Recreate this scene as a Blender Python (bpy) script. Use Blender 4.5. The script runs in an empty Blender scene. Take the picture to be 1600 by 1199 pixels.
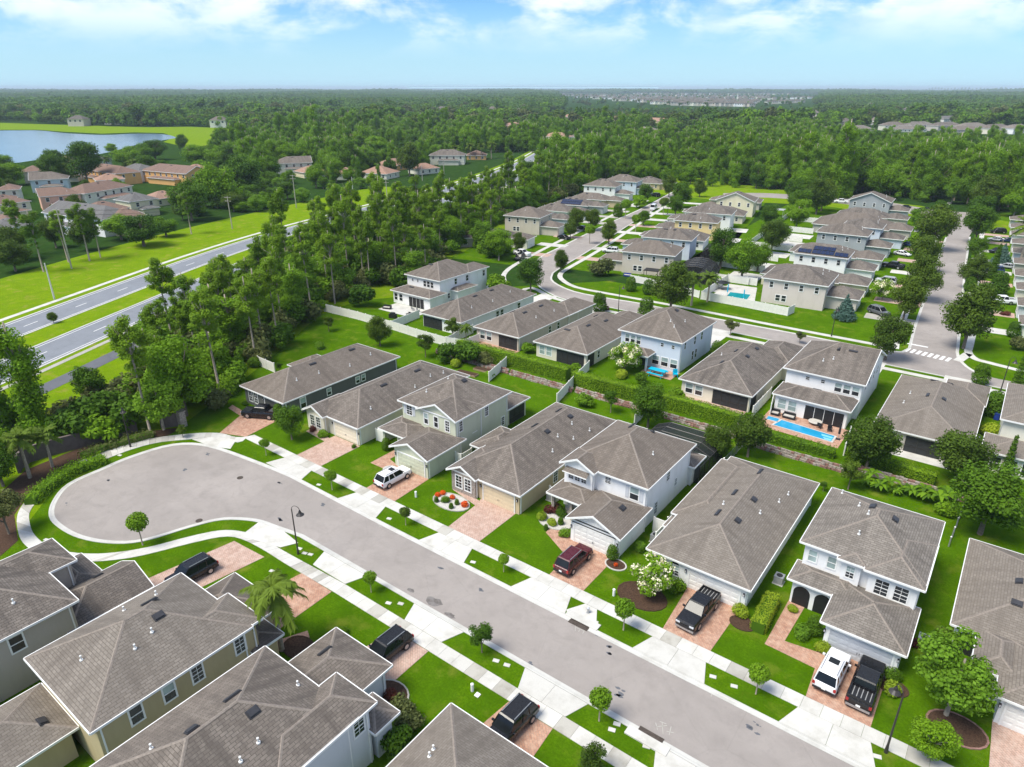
import bpy, bmesh, math, random
import numpy as np
from mathutils import Vector, Matrix
S=bpy.context.scene; COL=S.collection
# ---------------- camera, sky, sun, exposure ----------------
cam_d=bpy.data.cameras.new('camera'); cam_d.sensor_width=36; cam_d.lens=24.0; cam_d.clip_end=90000; cam_d.clip_start=.5
cam=bpy.data.objects.new('camera',cam_d); COL.objects.link(cam); S.camera=cam
YAW=36.95; PITCH=23.4338
cam.location=(0,0,45); cam.rotation_euler=(math.radians(90-PITCH),0,math.radians(YAW))
SUN_EL,SUN_AZ=60,-152      # azimuth measured from +Y, positive clockwise (towards +X)
W=bpy.data.worlds.new('World'); S.world=W; W.use_nodes=True
def nd(t,typ,**k):
    n=t.nodes.new(typ)
    for a,b in k.items(): setattr(n,a,b)
    return n
def world():
    t=W.node_tree; t.nodes.clear(); L=t.links.new
    out=nd(t,'ShaderNodeOutputWorld'); bg=nd(t,'ShaderNodeBackground'); bg.inputs[1].default_value=.15
    sk=nd(t,'ShaderNodeTexSky',sky_type='NISHITA',sun_disc=False); sk.sun_elevation=math.radians(SUN_EL); sk.sun_rotation=math.radians(SUN_AZ)
    sk.air_density=1.0; sk.dust_density=.4; sk.ozone_density=2.5
    tint=nd(t,'ShaderNodeMixRGB',blend_type='MULTIPLY'); tint.inputs[0].default_value=1; tint.inputs[2].default_value=(.23,.36,.50,1)
    L(sk.outputs[0],tint.inputs[1])
    tc=nd(t,'ShaderNodeTexCoord'); sp=nd(t,'ShaderNodeSeparateXYZ'); L(tc.outputs['Generated'],sp.inputs[0])
    def M(op,a,b=None,c=None,cl=False):
        n=nd(t,'ShaderNodeMath',operation=op,use_clamp=cl)
        for i,v in enumerate((a,b,c)):
            if v is None: continue
            if isinstance(v,(int,float)): n.inputs[i].default_value=v
            else: L(v,n.inputs[i])
        return n.outputs[0]
    z=M('MAXIMUM',sp.outputs[2],0.0); den=M('ADD',z,.05)
    cx=M('DIVIDE',sp.outputs[0],den); cy=M('DIVIDE',sp.outputs[1],den)
    cb=nd(t,'ShaderNodeCombineXYZ'); L(cx,cb.inputs[0]); L(cy,cb.inputs[1]); L(M('MULTIPLY',z,7.0),cb.inputs[2])
    n1=nd(t,'ShaderNodeTexNoise'); n1.inputs['Scale'].default_value=.8; n1.inputs['Detail'].default_value=11; n1.inputs['Roughness'].default_value=.62; n1.inputs['Distortion'].default_value=.5; L(cb.outputs[0],n1.inputs['Vector'])
    n2=nd(t,'ShaderNodeTexNoise'); n2.inputs['Scale'].default_value=.2; n2.inputs['Detail'].default_value=3; L(cb.outputs[0],n2.inputs['Vector'])
    cov=M('ADD',M('MULTIPLY',n1.outputs[0],.62),M('MULTIPLY',n2.outputs[0],.46))
    up=M('MULTIPLY',z,1.0)
    mr=nd(t,'ShaderNodeMapRange',interpolation_type='SMOOTHSTEP'); mr.inputs[1].default_value=.44; mr.inputs[2].default_value=.63; mpv=nd(t,'ShaderNodeMapping'); mpv.inputs['Scale'].default_value=(1,1,2.3); L(tc.outputs['Generated'],mpv.inputs[0]); pf=nd(t,'ShaderNodeTexNoise'); pf.inputs['Scale'].default_value=8.5; pf.inputs['Detail'].default_value=10; pf.inputs['Roughness'].default_value=.58; pf.inputs['Distortion'].default_value=.25; L(mpv.outputs[0],pf.inputs['Vector']); cov=M('ADD',M('MULTIPLY',cov,.22),M('MULTIPLY',pf.outputs[0],.82)); L(cov,mr.inputs[0])
    fade=nd(t,'ShaderNodeMapRange',interpolation_type='SMOOTHSTEP'); fade.inputs[1].default_value=.025; fade.inputs[2].default_value=.09; L(z,fade.inputs[0])
    f=M('MULTIPLY',M('MULTIPLY',mr.outputs[0],fade.outputs[0]),.8)
    cc=nd(t,'ShaderNodeMixRGB'); cc.inputs[1].default_value=(3.7,3.8,3.9,1); cc.inputs[2].default_value=(2.2,2.75,3.25,1); n3=nd(t,'ShaderNodeTexNoise'); n3.inputs['Scale'].default_value=14; n3.inputs['Detail'].default_value=8; L(mpv.outputs[0],n3.inputs['Vector']); g3=nd(t,'ShaderNodeMapRange'); g3.inputs[1].default_value=.45; g3.inputs[2].default_value=.7; L(n3.outputs[0],g3.inputs[0]); L(g3.outputs[0],cc.inputs[0])
    mix=nd(t,'ShaderNodeMixRGB'); L(f,mix.inputs[0]); L(tint.outputs[0],mix.inputs[1]); L(cc.outputs[0],mix.inputs[2]); pass
    # pale layer low over the horizon
    hz=nd(t,'ShaderNodeMapRange'); hz.inputs[1].default_value=0; hz.inputs[2].default_value=.10; hz.inputs[3].default_value=.85; hz.inputs[4].default_value=0; L(z,hz.inputs[0])
    mx2=nd(t,'ShaderNodeMixRGB'); L(hz.outputs[0],mx2.inputs[0]); L(mix.outputs[0],mx2.inputs[1]); mx2.inputs[2].default_value=(1.75,2.72,3.3,1)
    L(mx2.outputs[0],bg.inputs[0]); L(bg.outputs[0],out.inputs[0])
world()
sd=bpy.data.lights.new('sun','SUN'); sd.energy=2.3; sd.angle=math.radians(28); sd.color=(1,.94,.83)
sun=bpy.data.objects.new('sun',sd); COL.objects.link(sun)
a,e=math.radians(SUN_AZ),math.radians(SUN_EL)
sdir=Vector((math.sin(a)*math.cos(e),math.cos(a)*math.cos(e),math.sin(e)))
sun.rotation_euler=sdir.to_track_quat('Z','Y').to_euler(); sun.location=(0,0,120)
S.view_settings.view_transform='Standard'; S.view_settings.look='None'; S.view_settings.exposure=1.16; S.view_settings.gamma=1; S.view_settings.use_curve_mapping=False
S.render.engine='CYCLES'; S.cycles.max_bounces=6; S.cycles.transparent_max_bounces=8; S.cycles.volume_bounces=0

# ---------------- materials ----------------
MT={}
def nodemat(name):
    m=bpy.data.materials.new(name); m.use_nodes=True; MT[name]=m
    t=m.node_tree; b=t.nodes['Principled BSDF']; return m,t,b
def simple(name,col,rough=.8,var=.12,scale=3.0,spec=.3,metal=0,bump=0):
    m,t,b=nodemat(name); L=t.links.new
    b.inputs['Roughness'].default_value=rough; b.inputs['Specular IOR Level'].default_value=spec; b.inputs['Metallic'].default_value=metal
    tc=nd(t,'ShaderNodeTexCoord'); n=nd(t,'ShaderNodeTexNoise'); n.inputs['Scale'].default_value=scale; n.inputs['Detail'].default_value=5
    L(tc.outputs['Object'],n.inputs['Vector'])
    r=nd(t,'ShaderNodeMapRange'); r.inputs[1].default_value=.3; r.inputs[2].default_value=.7; r.inputs[3].default_value=1-var; r.inputs[4].default_value=1+var; L(n.outputs[0],r.inputs[0])
    x=nd(t,'ShaderNodeVectorMath',operation='SCALE'); x.inputs[0].default_value=col[:3]; L(r.outputs[0],x.inputs['Scale']); L(x.outputs[0],b.inputs['Base Color'])
    if bump:
        bp=nd(t,'ShaderNodeBump'); bp.inputs['Strength'].default_value=bump; L(n.outputs[0],bp.inputs['Height']); L(bp.outputs[0],b.inputs['Normal'])
    return m
def ramp(t,fac,stops):
    r=nd(t,'ShaderNodeValToRGB'); e=r.color_ramp.elements
    while len(e)<len(stops): e.new(.5)
    for i,(p,c) in enumerate(stops): e[i].position=p; e[i].color=(*c,1)
    t.links.new(fac,r.inputs[0]); return r.outputs[0]
def noise(t,vec,scale,det=5,rough=.55,dist=0):
    n=nd(t,'ShaderNodeTexNoise'); n.inputs['Scale'].default_value=scale; n.inputs['Detail'].default_value=det; n.inputs['Roughness'].default_value=rough; n.inputs['Distortion'].default_value=dist
    if vec is not None: t.links.new(vec,n.inputs['Vector'])
    return n.outputs[0]
def mixc(t,f,a,b,bt='MIX'):
    n=nd(t,'ShaderNodeMixRGB',blend_type=bt); 
    for i,v in ((0,f),(1,a),(2,b)):
        if isinstance(v,(int,float)): n.inputs[i].default_value=v
        elif isinstance(v,tuple): n.inputs[i].default_value=(*v,1)
        else: t.links.new(v,n.inputs[i])
    return n.outputs[0]
def mapr(t,v,a,b,c=0,d=1):
    n=nd(t,'ShaderNodeMapRange'); 
    for i,x in enumerate((a,b,c,d)): n.inputs[i+1].default_value=x
    t.links.new(v,n.inputs[0]); return n.outputs[0]
def mapping(t,src,sc,rot=(0,0,0)):
    m=nd(t,'ShaderNodeMapping'); m.inputs['Scale'].default_value=sc; m.inputs['Rotation'].default_value=rot; t.links.new(src,m.inputs[0]); return m.outputs[0]
def grassmat(name,c1,c2,c3,dry,dryamt=.5,stripe=0):
    m,t,b=nodemat(name); tc=nd(t,'ShaderNodeTexCoord').outputs['Object']
    a=noise(t,tc,.3,7,.68); f=noise(t,tc,5,6,.75); ff=noise(t,tc,26,3,.8)
    c=ramp(t,a,[(.32,c1),(.5,c2),(.68,c3)])
    c=mixc(t,mapr(t,f,.36,.66),c,tuple(v*.55 for v in c2)); md=noise(t,tc,1.1,5,.7); c=mixc(t,mapr(t,md,.5,.72,0,.55),c,(c1[0]*.8,c1[1]*.72,c1[2]))
    d=noise(t,tc,.35,4,.6,.4); c=mixc(t,mapr(t,d,.55,.76,0,dryamt),c,dry)
    c=mixc(t,mapr(t,ff,.35,.7,0,.5),c,tuple(v*.5 for v in c1))
    if stripe:
        w=nd(t,'ShaderNodeTexWave'); w.inputs['Scale'].default_value=stripe; w.inputs['Distortion'].default_value=.6
        t.links.new(tc,w.inputs['Vector']); c=mixc(t,mapr(t,w.outputs[1],0,1,0,.16),c,tuple(v*1.5 for v in c3))
    t.links.new(c,b.inputs['Base Color']); b.inputs['Roughness'].default_value=1; b.inputs['Specular IOR Level'].default_value=0
    bp=nd(t,'ShaderNodeBump'); bp.inputs['Strength'].default_value=.6; bp.inputs['Distance'].default_value=.08; t.links.new(ff,bp.inputs['Height']); t.links.new(bp.outputs[0],b.inputs['Normal'])
grassmat('lawn',(.058,.145,.003),(.095,.205,.004),(.14,.27,.005),(.25,.25,.04),.6,0)
grassmat('verge',(.15,.27,.006),(.21,.34,.008),(.28,.40,.012),(.33,.27,.07),.9)
grassmat('land',(.025,.06,.012),(.035,.085,.015),(.06,.13,.02),(.12,.12,.05),.4)
def asphalt(name,base,var):
    m,t,b=nodemat(name); tc=nd(t,'ShaderNodeTexCoord').outputs['Object']
    a=noise(t,tc,.12,5,.6,.3); g=noise(t,tc,22,4,.85); st=noise(t,mapping(t,tc,(.05,.6,1)),1,4,.6)
    c=ramp(t,a,[(.3,tuple(v*(1-var) for v in base)),(.7,tuple(v*(1+var) for v in base))])
    c=mixc(t,mapr(t,g,.3,.7,0,.35),c,tuple(v*.72 for v in base))
    c=mixc(t,mapr(t,st,.5,.75,0,.3),c,tuple(v*.78 for v in base)); md=noise(t,tc,.55,7,.7,.5); c=mixc(t,mapr(t,md,.47,.72,0,.5),c,tuple(v*.66 for v in base)); md2=noise(t,tc,2.6,5,.7); c=mixc(t,mapr(t,md2,.55,.75,0,.3),c,tuple(v*.7 for v in base))
    v=nd(t,'ShaderNodeTexVoronoi',feature='DISTANCE_TO_EDGE'); v.inputs['Scale'].default_value=.16; t.links.new(mixc(t,.25,tc,noise(t,tc,.8,4,.6)),v.inputs['Vector'])
    c=mixc(t,mapr(t,v.outputs[0],.0,.004,.22,0),c,tuple(v*.5 for v in base))
    t.links.new(c,b.inputs["Base Color"]); b.inputs["Roughness"].default_value=.85; b.inputs["Specular IOR Level"].default_value=.25
    bp=nd(t,'ShaderNodeBump'); bp.inputs['Strength'].default_value=.35; bp.inputs['Distance'].default_value=.02; t.links.new(g,bp.inputs['Height']); t.links.new(bp.outputs[0],b.inputs['Normal'])
asphalt('asphalt',(.325,.292,.268),.14); asphalt('highway_asphalt',(.22,.235,.26),.08); asphalt('path_asphalt',(.13,.135,.15),.08)
def concrete(name,base,dirt=.5):
    m,t,b=nodemat(name); g=nd(t,'ShaderNodeNewGeometry').outputs['Position']; oi=nd(t,'ShaderNodeObjectInfo').outputs['Random']
    a=noise(t,g,.5,6,.65); f=noise(t,g,9,4,.7)
    c=mixc(t,mapr(t,a,.46,.7,0,dirt),base,(base[0]*.55,base[1]*.53,base[2]*.48))
    c=mixc(t,mapr(t,f,.35,.7,0,.25),c,tuple(v*.75 for v in base)); c=mixc(t,mapr(t,oi,0,1,0,dirt*.55),c,tuple(v*.62 for v in base))
    t.links.new(c,b.inputs['Base Color']); b.inputs['Roughness'].default_value=.8; b.inputs['Specular IOR Level'].default_value=.2
concrete('concrete',(.62,.605,.56),.6); concrete('kerb',(.6,.59,.55),.6); concrete('old_concrete',(.48,.46,.41),.8)
def paver(name,c1,c2,c3):
    m,t,b=nodemat(name); tc=nd(t,'ShaderNodeTexCoord').outputs['Object']
    br=nd(t,'ShaderNodeTexBrick'); t.links.new(mapping(t,tc,(1,1,1),(0,0,.785)),br.inputs['Vector']); br.inputs['Scale'].default_value=1; br.inputs['Brick Width'].default_value=.34; br.inputs['Row Height'].default_value=.2
    br.inputs['Mortar Size'].default_value=.012; br.inputs['Color1'].default_value=(*c1,1); br.inputs['Color2'].default_value=(*c2,1); br.inputs['Mortar'].default_value=(.22,.17,.14,1)
    a=noise(t,tc,1.6,5,.7); c=mixc(t,mapr(t,a,.42,.66,0,.7),br.outputs[0],c3)
    a2=noise(t,tc,.35,4,.6); c=mixc(t,mapr(t,a2,.5,.75,0,.5),c,(c1[0]*.62,c1[1]*.55,c1[2]*.5))
    t.links.new(c,b.inputs['Base Color']); b.inputs['Roughness'].default_value=.85; b.inputs['Specular IOR Level'].default_value=.2
    bp=nd(t,'ShaderNodeBump'); bp.inputs['Strength'].default_value=.4; bp.inputs['Distance'].default_value=.02; t.links.new(br.outputs[1],bp.inputs['Height']); bp.invert=True; t.links.new(bp.outputs[0],b.inputs['Normal'])
paver('paver',(.50,.28,.19),(.36,.19,.13),(.56,.39,.29)); paver('paver_pale',(.52,.35,.28),(.42,.28,.22),(.56,.43,.36))
def shingle(name,c1,c2,stain):
    m,t,b=nodemat(name); uv=nd(t,'ShaderNodeUVMap').outputs[0]; g=nd(t,'ShaderNodeNewGeometry').outputs['Position']; oi=nd(t,'ShaderNodeObjectInfo').outputs['Random']
    br=nd(t,'ShaderNodeTexBrick'); t.links.new(uv,br.inputs['Vector']); br.inputs['Scale'].default_value=1; br.inputs['Brick Width'].default_value=.5; br.inputs['Row Height'].default_value=.23; br.inputs['Mortar Size'].default_value=.022; br.inputs['Bias'].default_value=-.1
    br.inputs['Color1'].default_value=(*c1,1); br.inputs['Color2'].default_value=(*c2,1); br.inputs['Mortar'].default_value=(c2[0]*.5,c2[1]*.5,c2[2]*.5,1)
    f=noise(t,g,6,4,.75); c=mixc(t,mapr(t,f,.3,.7,0,.55),br.outputs[0],tuple((x+y)/2*1.08 for x,y in zip(c1,c2)))
    st=noise(t,mapping(t,uv,(.9,.10,1)),1.1,5,.65); bl=noise(t,g,.22,4,.6)
    ma=nd(t,'ShaderNodeMath',operation='MULTIPLY'); t.links.new(mapr(t,st,.42,.64,0,1),ma.inputs[0]); t.links.new(mapr(t,bl,.36,.56,.2,1),ma.inputs[1])
    mb=nd(t,'ShaderNodeMath',operation='MULTIPLY'); t.links.new(ma.outputs[0],mb.inputs[0]); mb.inputs[1].default_value=stain
    c=mixc(t,mb.outputs[0],c,(.075,.066,.06))
    c=mixc(t,mapr(t,oi,0,1,0,.4),c,(c1[0]*.8,c1[1]*.74,c1[2]*.68))
    t.links.new(c,b.inputs['Base Color']); b.inputs['Roughness'].default_value=.9; b.inputs['Specular IOR Level'].default_value=.15
    bp=nd(t,'ShaderNodeBump'); bp.inputs['Strength'].default_value=.6; bp.inputs['Distance'].default_value=.03; t.links.new(br.outputs[1],bp.inputs['Height']); bp.invert=True; t.links.new(bp.outputs[0],b.inputs['Normal'])
shingle('shingle',(.24,.21,.182),(.125,.107,.093),.85); shingle('shingle_dark',(.19,.165,.145),(.115,.1,.09),.85); shingle('shingle_pale',(.265,.238,.208),(.155,.138,.12),.6)
shingle('shingle_brown',(.27,.185,.15),(.2,.13,.1),.4); shingle('shingle_tile',(.42,.27,.2),(.33,.2,.15),.3); shingle('shingle_slate',(.2,.2,.2),(.14,.14,.14),.6)
simple('ridge',(.235,.2,.17),.9,.2,6)
def stucco(name,col,dirt=.18):
    m,t,b=nodemat(name); g=nd(t,'ShaderNodeNewGeometry').outputs['Position']
    a=noise(t,mapping(t,g,(.8,.8,.22)),.9,5,.65); f=noise(t,g,14,3,.7)
    c=mixc(t,mapr(t,a,.48,.75,0,dirt*1.6),col,(col[0]*.6,col[1]*.58,col[2]*.52)); c=mixc(t,mapr(t,f,.35,.7,0,.12),c,tuple(v*.8 for v in col))
    t.links.new(c,b.inputs['Base Color']); b.inputs['Roughness'].default_value=.88; b.inputs['Specular IOR Level'].default_value=.2
    bp=nd(t,'ShaderNodeBump'); bp.inputs['Strength'].default_value=.25; bp.inputs['Distance'].default_value=.01; t.links.new(f,bp.inputs['Height']); t.links.new(bp.outputs[0],b.inputs['Normal'])
for n,c in dict(white=(.84,.84,.83),cream=(.72,.67,.55),sage=(.58,.6,.46),tan=(.56,.45,.28),darkgrey=(.14,.145,.135),greybeige=(.46,.41,.355),olive=(.47,.385,.225),palegrey=(.62,.64,.66),paleblue=(.60,.66,.74),
  greige=(.5,.47,.42),palecream=(.72,.71,.6),pinkbeige=(.64,.57,.52),grey=(.36,.38,.40),yellow=(.78,.6,.3),peach=(.74,.45,.33),orange=(.72,.42,.16),lightteal=(.5,.6,.62),beige=(.58,.52,.44),ivory=(.76,.7,.5)).items(): stucco(n,c)
simple('trim',(.8,.8,.78),.6,.05,4); simple('fence',(.8,.785,.73),.6,.06,1.5); simple('vent',(.035,.035,.04),.45,.2,3,.5); simple('pipe',(.72,.72,.7),.5,.05)
simple('door_white',(.78,.77,.74),.55,.04,3); simple('door_cream',(.74,.68,.54),.55,.05,3); simple('door_sage',(.56,.58,.44),.55,.05,3); simple('door_tan',(.66,.55,.38),.55,.05,3); simple('door_grey',(.5,.52,.55),.55,.05,3); simple('door_dark',(.09,.095,.09),.55,.05,3)
simple('black',(.018,.018,.02),.5,.2,3,.4); simple('dark_bronze',(.035,.03,.028),.45,.2,3,.5); simple('screen',(.03,.032,.034),.6,.2,2,.3)
simple('stone',(.31,.265,.23),.9,.4,6,.2,0,.5); simple('bark',(.17,.14,.11),.95,.3,6,.1,0,.5); simple('pale_bark',(.30,.26,.21),.95,.25,5,.1,0,.4); simple('mulch',(.07,.042,.028),.95,.4,9,.1,0,.6); simple('wood',(.3,.22,.14),.8,.2,4)
simple('white_stone',(.5,.48,.45),.8,.3,12,.2,0,.5); simple('red_stone',(.25,.145,.12),.9,.4,4,.2,0,.5); simple('paint_line',(.74,.74,.72),.7,.15,4); simple('wall_brown',(.135,.11,.10),.9,.15,2)
simple('tyre',(.02,.02,.02),.85,.2); simple('rim',(.5,.5,.52),.3,.05,3,.6,.8); simple('red_lens',(.35,.01,.01),.2,.1,3,.6); simple('lens',(.6,.62,.65),.1,.05,3,.8); simple('blue_plastic',(.015,.04,.25),.5,.1); simple('turquoise',(.0,.42,.62),.5,.08)
simple('flower_red',(.5,.02,.01),.7,.3); simple('metal',(.42,.43,.44),.4,.1,3,.5,.6); simple('cushion',(.5,.47,.42),.9,.1); simple('wire',(.05,.05,.05),.6,.1); simple('solar',(.012,.02,.06),.15,.15,2,.7); simple('pole_wood',(.42,.38,.33),.9,.15,3); simple('iron',(.07,.055,.045),.8,.3,6,.3)
simple('plastic_grey',(.3,.3,.3),.5,.1)
for n,c in dict(black=(.006,.006,.008),white=(.78,.78,.79),maroon=(.075,.006,.012),silver=(.42,.43,.45),blue=(.02,.045,.13),grey=(.10,.105,.115),red=(.3,.01,.01)).items():
    m,t,b=nodemat('car_'+n); b.inputs['Base Color'].default_value=(*c,1); b.inputs['Roughness'].default_value=.28; b.inputs['Coat Weight'].default_value=.35; b.inputs['Specular IOR Level'].default_value=.35; b.inputs['Coat Roughness'].default_value=.06
    fl=noise(t,nd(t,'ShaderNodeTexCoord').outputs['Object'],3,3); t.links.new(mapr(t,fl,.3,.7,.22,.36),b.inputs['Roughness'])
def glass(name,c,r=.06):
    m,t,b=nodemat(name); g=nd(t,'ShaderNodeNewGeometry').outputs['Position']; n=noise(t,g,.7,3)
    t.links.new(mixc(t,mapr(t,n,.35,.65),c,tuple(v*1.6 for v in c)),b.inputs['Base Color']); b.inputs['Roughness'].default_value=r; b.inputs['Specular IOR Level'].default_value=.8
glass('pane',(.018,.022,.026)); glass('pane_blind',(.26,.33,.32),.25); glass('car_glass',(.008,.01,.012),.08); MT['car_glass'].node_tree.nodes['Principled BSDF'].inputs['Specular IOR Level'].default_value=.3
def water(name,c,bump,sc,r=.05):
    m,t,b=nodemat(name); tc=nd(t,'ShaderNodeTexCoord').outputs['Object']; n=noise(t,tc,sc,4,.6)
    c2=mixc(t,mapr(t,noise(t,tc,sc*.12,4),.35,.65),c,tuple(v*1.25 for v in c)); t.links.new(c2,b.inputs['Base Color']); b.inputs['Roughness'].default_value=r
    bp=nd(t,'ShaderNodeBump'); bp.inputs['Strength'].default_value=bump; bp.inputs['Distance'].default_value=.05; t.links.new(n,bp.inputs['Height']); t.links.new(bp.outputs[0],b.inputs['Normal'])
water('pool_water',(.012,.26,.46),.8,1.6); water('teal_water',(.01,.25,.28),.3,2.5); water('lake_water',(.10,.15,.19),.5,.35,.18); water('pool_step',(.18,.5,.62),.2,2.5)
def leafmat(name,c1,c2,tr=.25):
    m,t,b=nodemat(name); g=nd(t,'ShaderNodeNewGeometry'); oi=nd(t,'ShaderNodeObjectInfo').outputs['Random']
    n=noise(t,g.outputs['Position'],.35,4,.6)
    big=noise(t,g.outputs['Position'],.011,3,.6); c=mixc(t,g.outputs['Random Per Island'],c1,c2); c=mixc(t,mapr(t,big,.38,.62,0,.45),c,(c2[0]*1.35,c2[1]*1.25,c2[2]*.9)); c=mixc(t,mapr(t,n,.38,.65,0,.55),c,tuple(v*.5 for v in c1)); c=mixc(t,mapr(t,oi,0,1,0,.6),c,(c2[0]*1.25,c2[1]*1.15,c2[2]*.8))
    t.links.new(c,b.inputs['Base Color']); b.inputs['Roughness'].default_value=.6; b.inputs['Specular IOR Level'].default_value=.12
    tl=nd(t,'ShaderNodeBsdfTranslucent'); mx=nd(t,'ShaderNodeMixShader'); mx.inputs[0].default_value=tr; t.links.new(c,tl.inputs[0])
    t.links.new(b.outputs[0],mx.inputs[1]); t.links.new(tl.outputs[0],mx.inputs[2]); t.links.new(mx.outputs[0],t.nodes['Material Output'].inputs[0])
leafmat('leaf_dark',(.03,.085,.008),(.09,.19,.014)); leafmat('leaf_mid',(.055,.145,.007),(.18,.34,.018),.3); leafmat('leaf_bright',(.10,.22,.015),(.18,.34,.03),.35); leafmat('leaf_hedge',(.15,.29,.012),(.24,.40,.02),.3); leafmat('leaf_oak',(.034,.08,.008),(.105,.175,.022)); leafmat('leaf_olive',(.07,.095,.03),(.13,.16,.06)); leafmat('leaf_lime',(.2,.33,.02),(.33,.44,.04),.35)
leafmat('leaf_pine',(.06,.14,.01),(.19,.33,.025),.3); leafmat('leaf_blue',(.07,.14,.12),(.12,.22,.19)); leafmat('leaf_grey',(.15,.13,.10),(.24,.21,.17)); leafmat('flower_white',(.7,.7,.6),(.85,.84,.78),.2); leafmat('flower_orange',(.6,.05,.01),(.7,.13,.02),.1); leafmat('leaf_maroon',(.09,.025,.03),(.16,.05,.04)); leafmat('leaf_palm',(.06,.12,.015),(.14,.22,.03))

# ---------------- mesh helpers ----------------
ICO=[(-.526,0,.851),(.526,0,.851),(-.526,0,-.851),(.526,0,-.851),(0,.851,.526),(0,.851,-.526),(0,-.851,.526),(0,-.851,-.526),(.851,.526,0),(-.851,.526,0),(.851,-.526,0),(-.851,-.526,0)]
class MB:
    def __init__(s): s.v=[]; s.f=[]; s.m=[]; s.uv=[]; s.mats=[]; s.hasuv=False
    def mi(s,mat):
        if mat not in s.mats: s.mats.append(mat)
        return s.mats.index(mat)
    def face(s,pts,mat,uv=None):
        i=len(s.v); s.v+=[tuple(p) for p in pts]; s.f.append(tuple(range(i,i+len(pts)))); s.m.append(s.mi(mat))
        if uv: s.hasuv=True
        s.uv+=uv or [(0,0)]*len(pts)
    def shared(s,vs,fs,mat):
        i=len(s.v); s.v+=[tuple(p) for p in vs]; k=s.mi(mat)
        for f in fs: s.f.append(tuple(i+j for j in f)); s.m.append(k); s.uv+=[(0,0)]*len(f)
    def box(s,x0,x1,y0,y1,z0,z1,mat,tf=None):
        vs=[(x,y,z) for z in (z0,z1) for y in (y0,y1) for x in (x0,x1)]
        if tf: vs=[tf@Vector(p) for p in vs]
        s.shared(vs,[(0,2,3,1),(4,5,7,6),(0,1,5,4),(1,3,7,5),(3,2,6,7),(2,0,4,6)],mat)
    def tube(s,path,rad,mat,seg=6,cap=True):
        path=[Vector(p) for p in path]; n=len(path)
        if isinstance(rad,(int,float)): rad=[rad]*n
        vs=[]; fs=[]; ref=Vector((1,0,0))
        for i,p in enumerate(path):
            d=(path[min(i+1,n-1)]-path[max(i-1,0)]).normalized()
            if abs(d.dot(ref))>.9: ref=Vector((0,1,0))
            u=d.cross(ref).normalized(); w=d.cross(u)
            for k in range(seg):
                a=2*math.pi*k/seg; vs.append(p+u*math.cos(a)*rad[i]+w*math.sin(a)*rad[i])
        for i in range(n-1):
            for k in range(seg):
                k2=(k+1)%seg; fs.append((i*seg+k,i*seg+k2,(i+1)*seg+k2,(i+1)*seg+k))
        if cap: fs+= [tuple(range(seg)),tuple(range((n-1)*seg,n*seg))]
        s.shared(vs,fs,mat)
    def cyl(s,x,y,z0,z1,r,mat,seg=12,r1=None): s.tube([(x,y,z0),(x,y,z1)],[r,r if r1 is None else r1],mat,seg)
    def wheelx(s,x0,x1,y,z,r,mat,seg=14): s.tube([(x0,y,z),(x1,y,z)],r,mat,seg)
    def prism(s,pts,z0,z1,mat,side=None):
        n=len(pts); b=len(s.v)
        s.face([(x,y,z1) for x,y in pts],mat)
        for i in range(n):
            a,c=pts[i],pts[(i+1)%n]; s.face([(a[0],a[1],z0),(c[0],c[1],z0),(c[0],c[1],z1),(a[0],a[1],z1)],side or mat)
    def mesh(s,name,smooth=False):
        me=bpy.data.meshes.new(name); me.from_pydata(s.v,[],s.f)
        for k in s.mats: me.materials.append(MT[k])
        me.polygons.foreach_set('material_index',s.m)
        if s.hasuv:
            u=me.uv_layers.new(name='UVMap'); u.data.foreach_set('uv',[c for p in s.uv for c in p])
        if smooth: me.polygons.foreach_set('use_smooth',[True]*len(s.f))
        me.update(); return me
    def build(s,name,parent=None,smooth=False,loc=None,rz=None): return link(name,s.mesh(name,smooth),parent,loc,rz)
def link(name,me,parent=None,loc=None,rz=None):
    o=bpy.data.objects.new(name,me); COL.objects.link(o); o.parent=parent
    if loc is not None: o.location=loc
    if rz is not None: o.rotation_euler=(0,0,rz)
    return o
def tag(o,label,cat,group=None):
    o['label']=label; o['category']=cat
    if group: o['group']=group
    THINGS.append(o); return o
THINGS=[]
def empty(name,loc,rz=0,sc=1):
    o=bpy.data.objects.new(name,None); COL.objects.link(o); o.location=loc if len(loc)==3 else (*loc,0); o.rotation_euler=(0,0,rz); o.scale=(sc,)*3 if isinstance(sc,(int,float)) else sc
    o.empty_display_size=.3; return o
def struct(o,kind='structure'): o['kind']=kind; return o
def ccw(p):
    a=sum(p[i][0]*p[(i+1)%len(p)][1]-p[(i+1)%len(p)][0]*p[i][1] for i in range(len(p))); return p if a>0 else p[::-1]
def sheet(name,polys,z,mat,parent=None,thick=.04,kind='structure',z0=None):
    m=MB()
    for p in polys: m.prism(ccw(list(p)),z-thick if z0 is None else z0,z,mat)
    me=m.mesh(name); bm=bmesh.new(); bm.from_mesh(me); bmesh.ops.triangulate(bm,faces=[f for f in bm.faces if len(f.verts)>4]); bm.to_mesh(me); bm.free()
    o=link(name,me,parent)
    if parent is None: o['kind']=kind
    return o
def off(path,d):
    out=[]; n=len(path)
    for i,p in enumerate(path):
        a=path[max(i-1,0)]; b=path[min(i+1,n-1)]; dx,dy=b[0]-a[0],b[1]-a[1]; l=math.hypot(dx,dy) or 1; out.append((p[0]-dy/l*d,p[1]+dx/l*d))
    return out
def band(path,d0,d1): return off(path,d0)+off(path,d1)[::-1]
def quads(path,d0,d1):
    a=off(path,d0); b=off(path,d1); return [[a[i],a[i+1],b[i+1],b[i]] for i in range(len(path)-1)]
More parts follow.
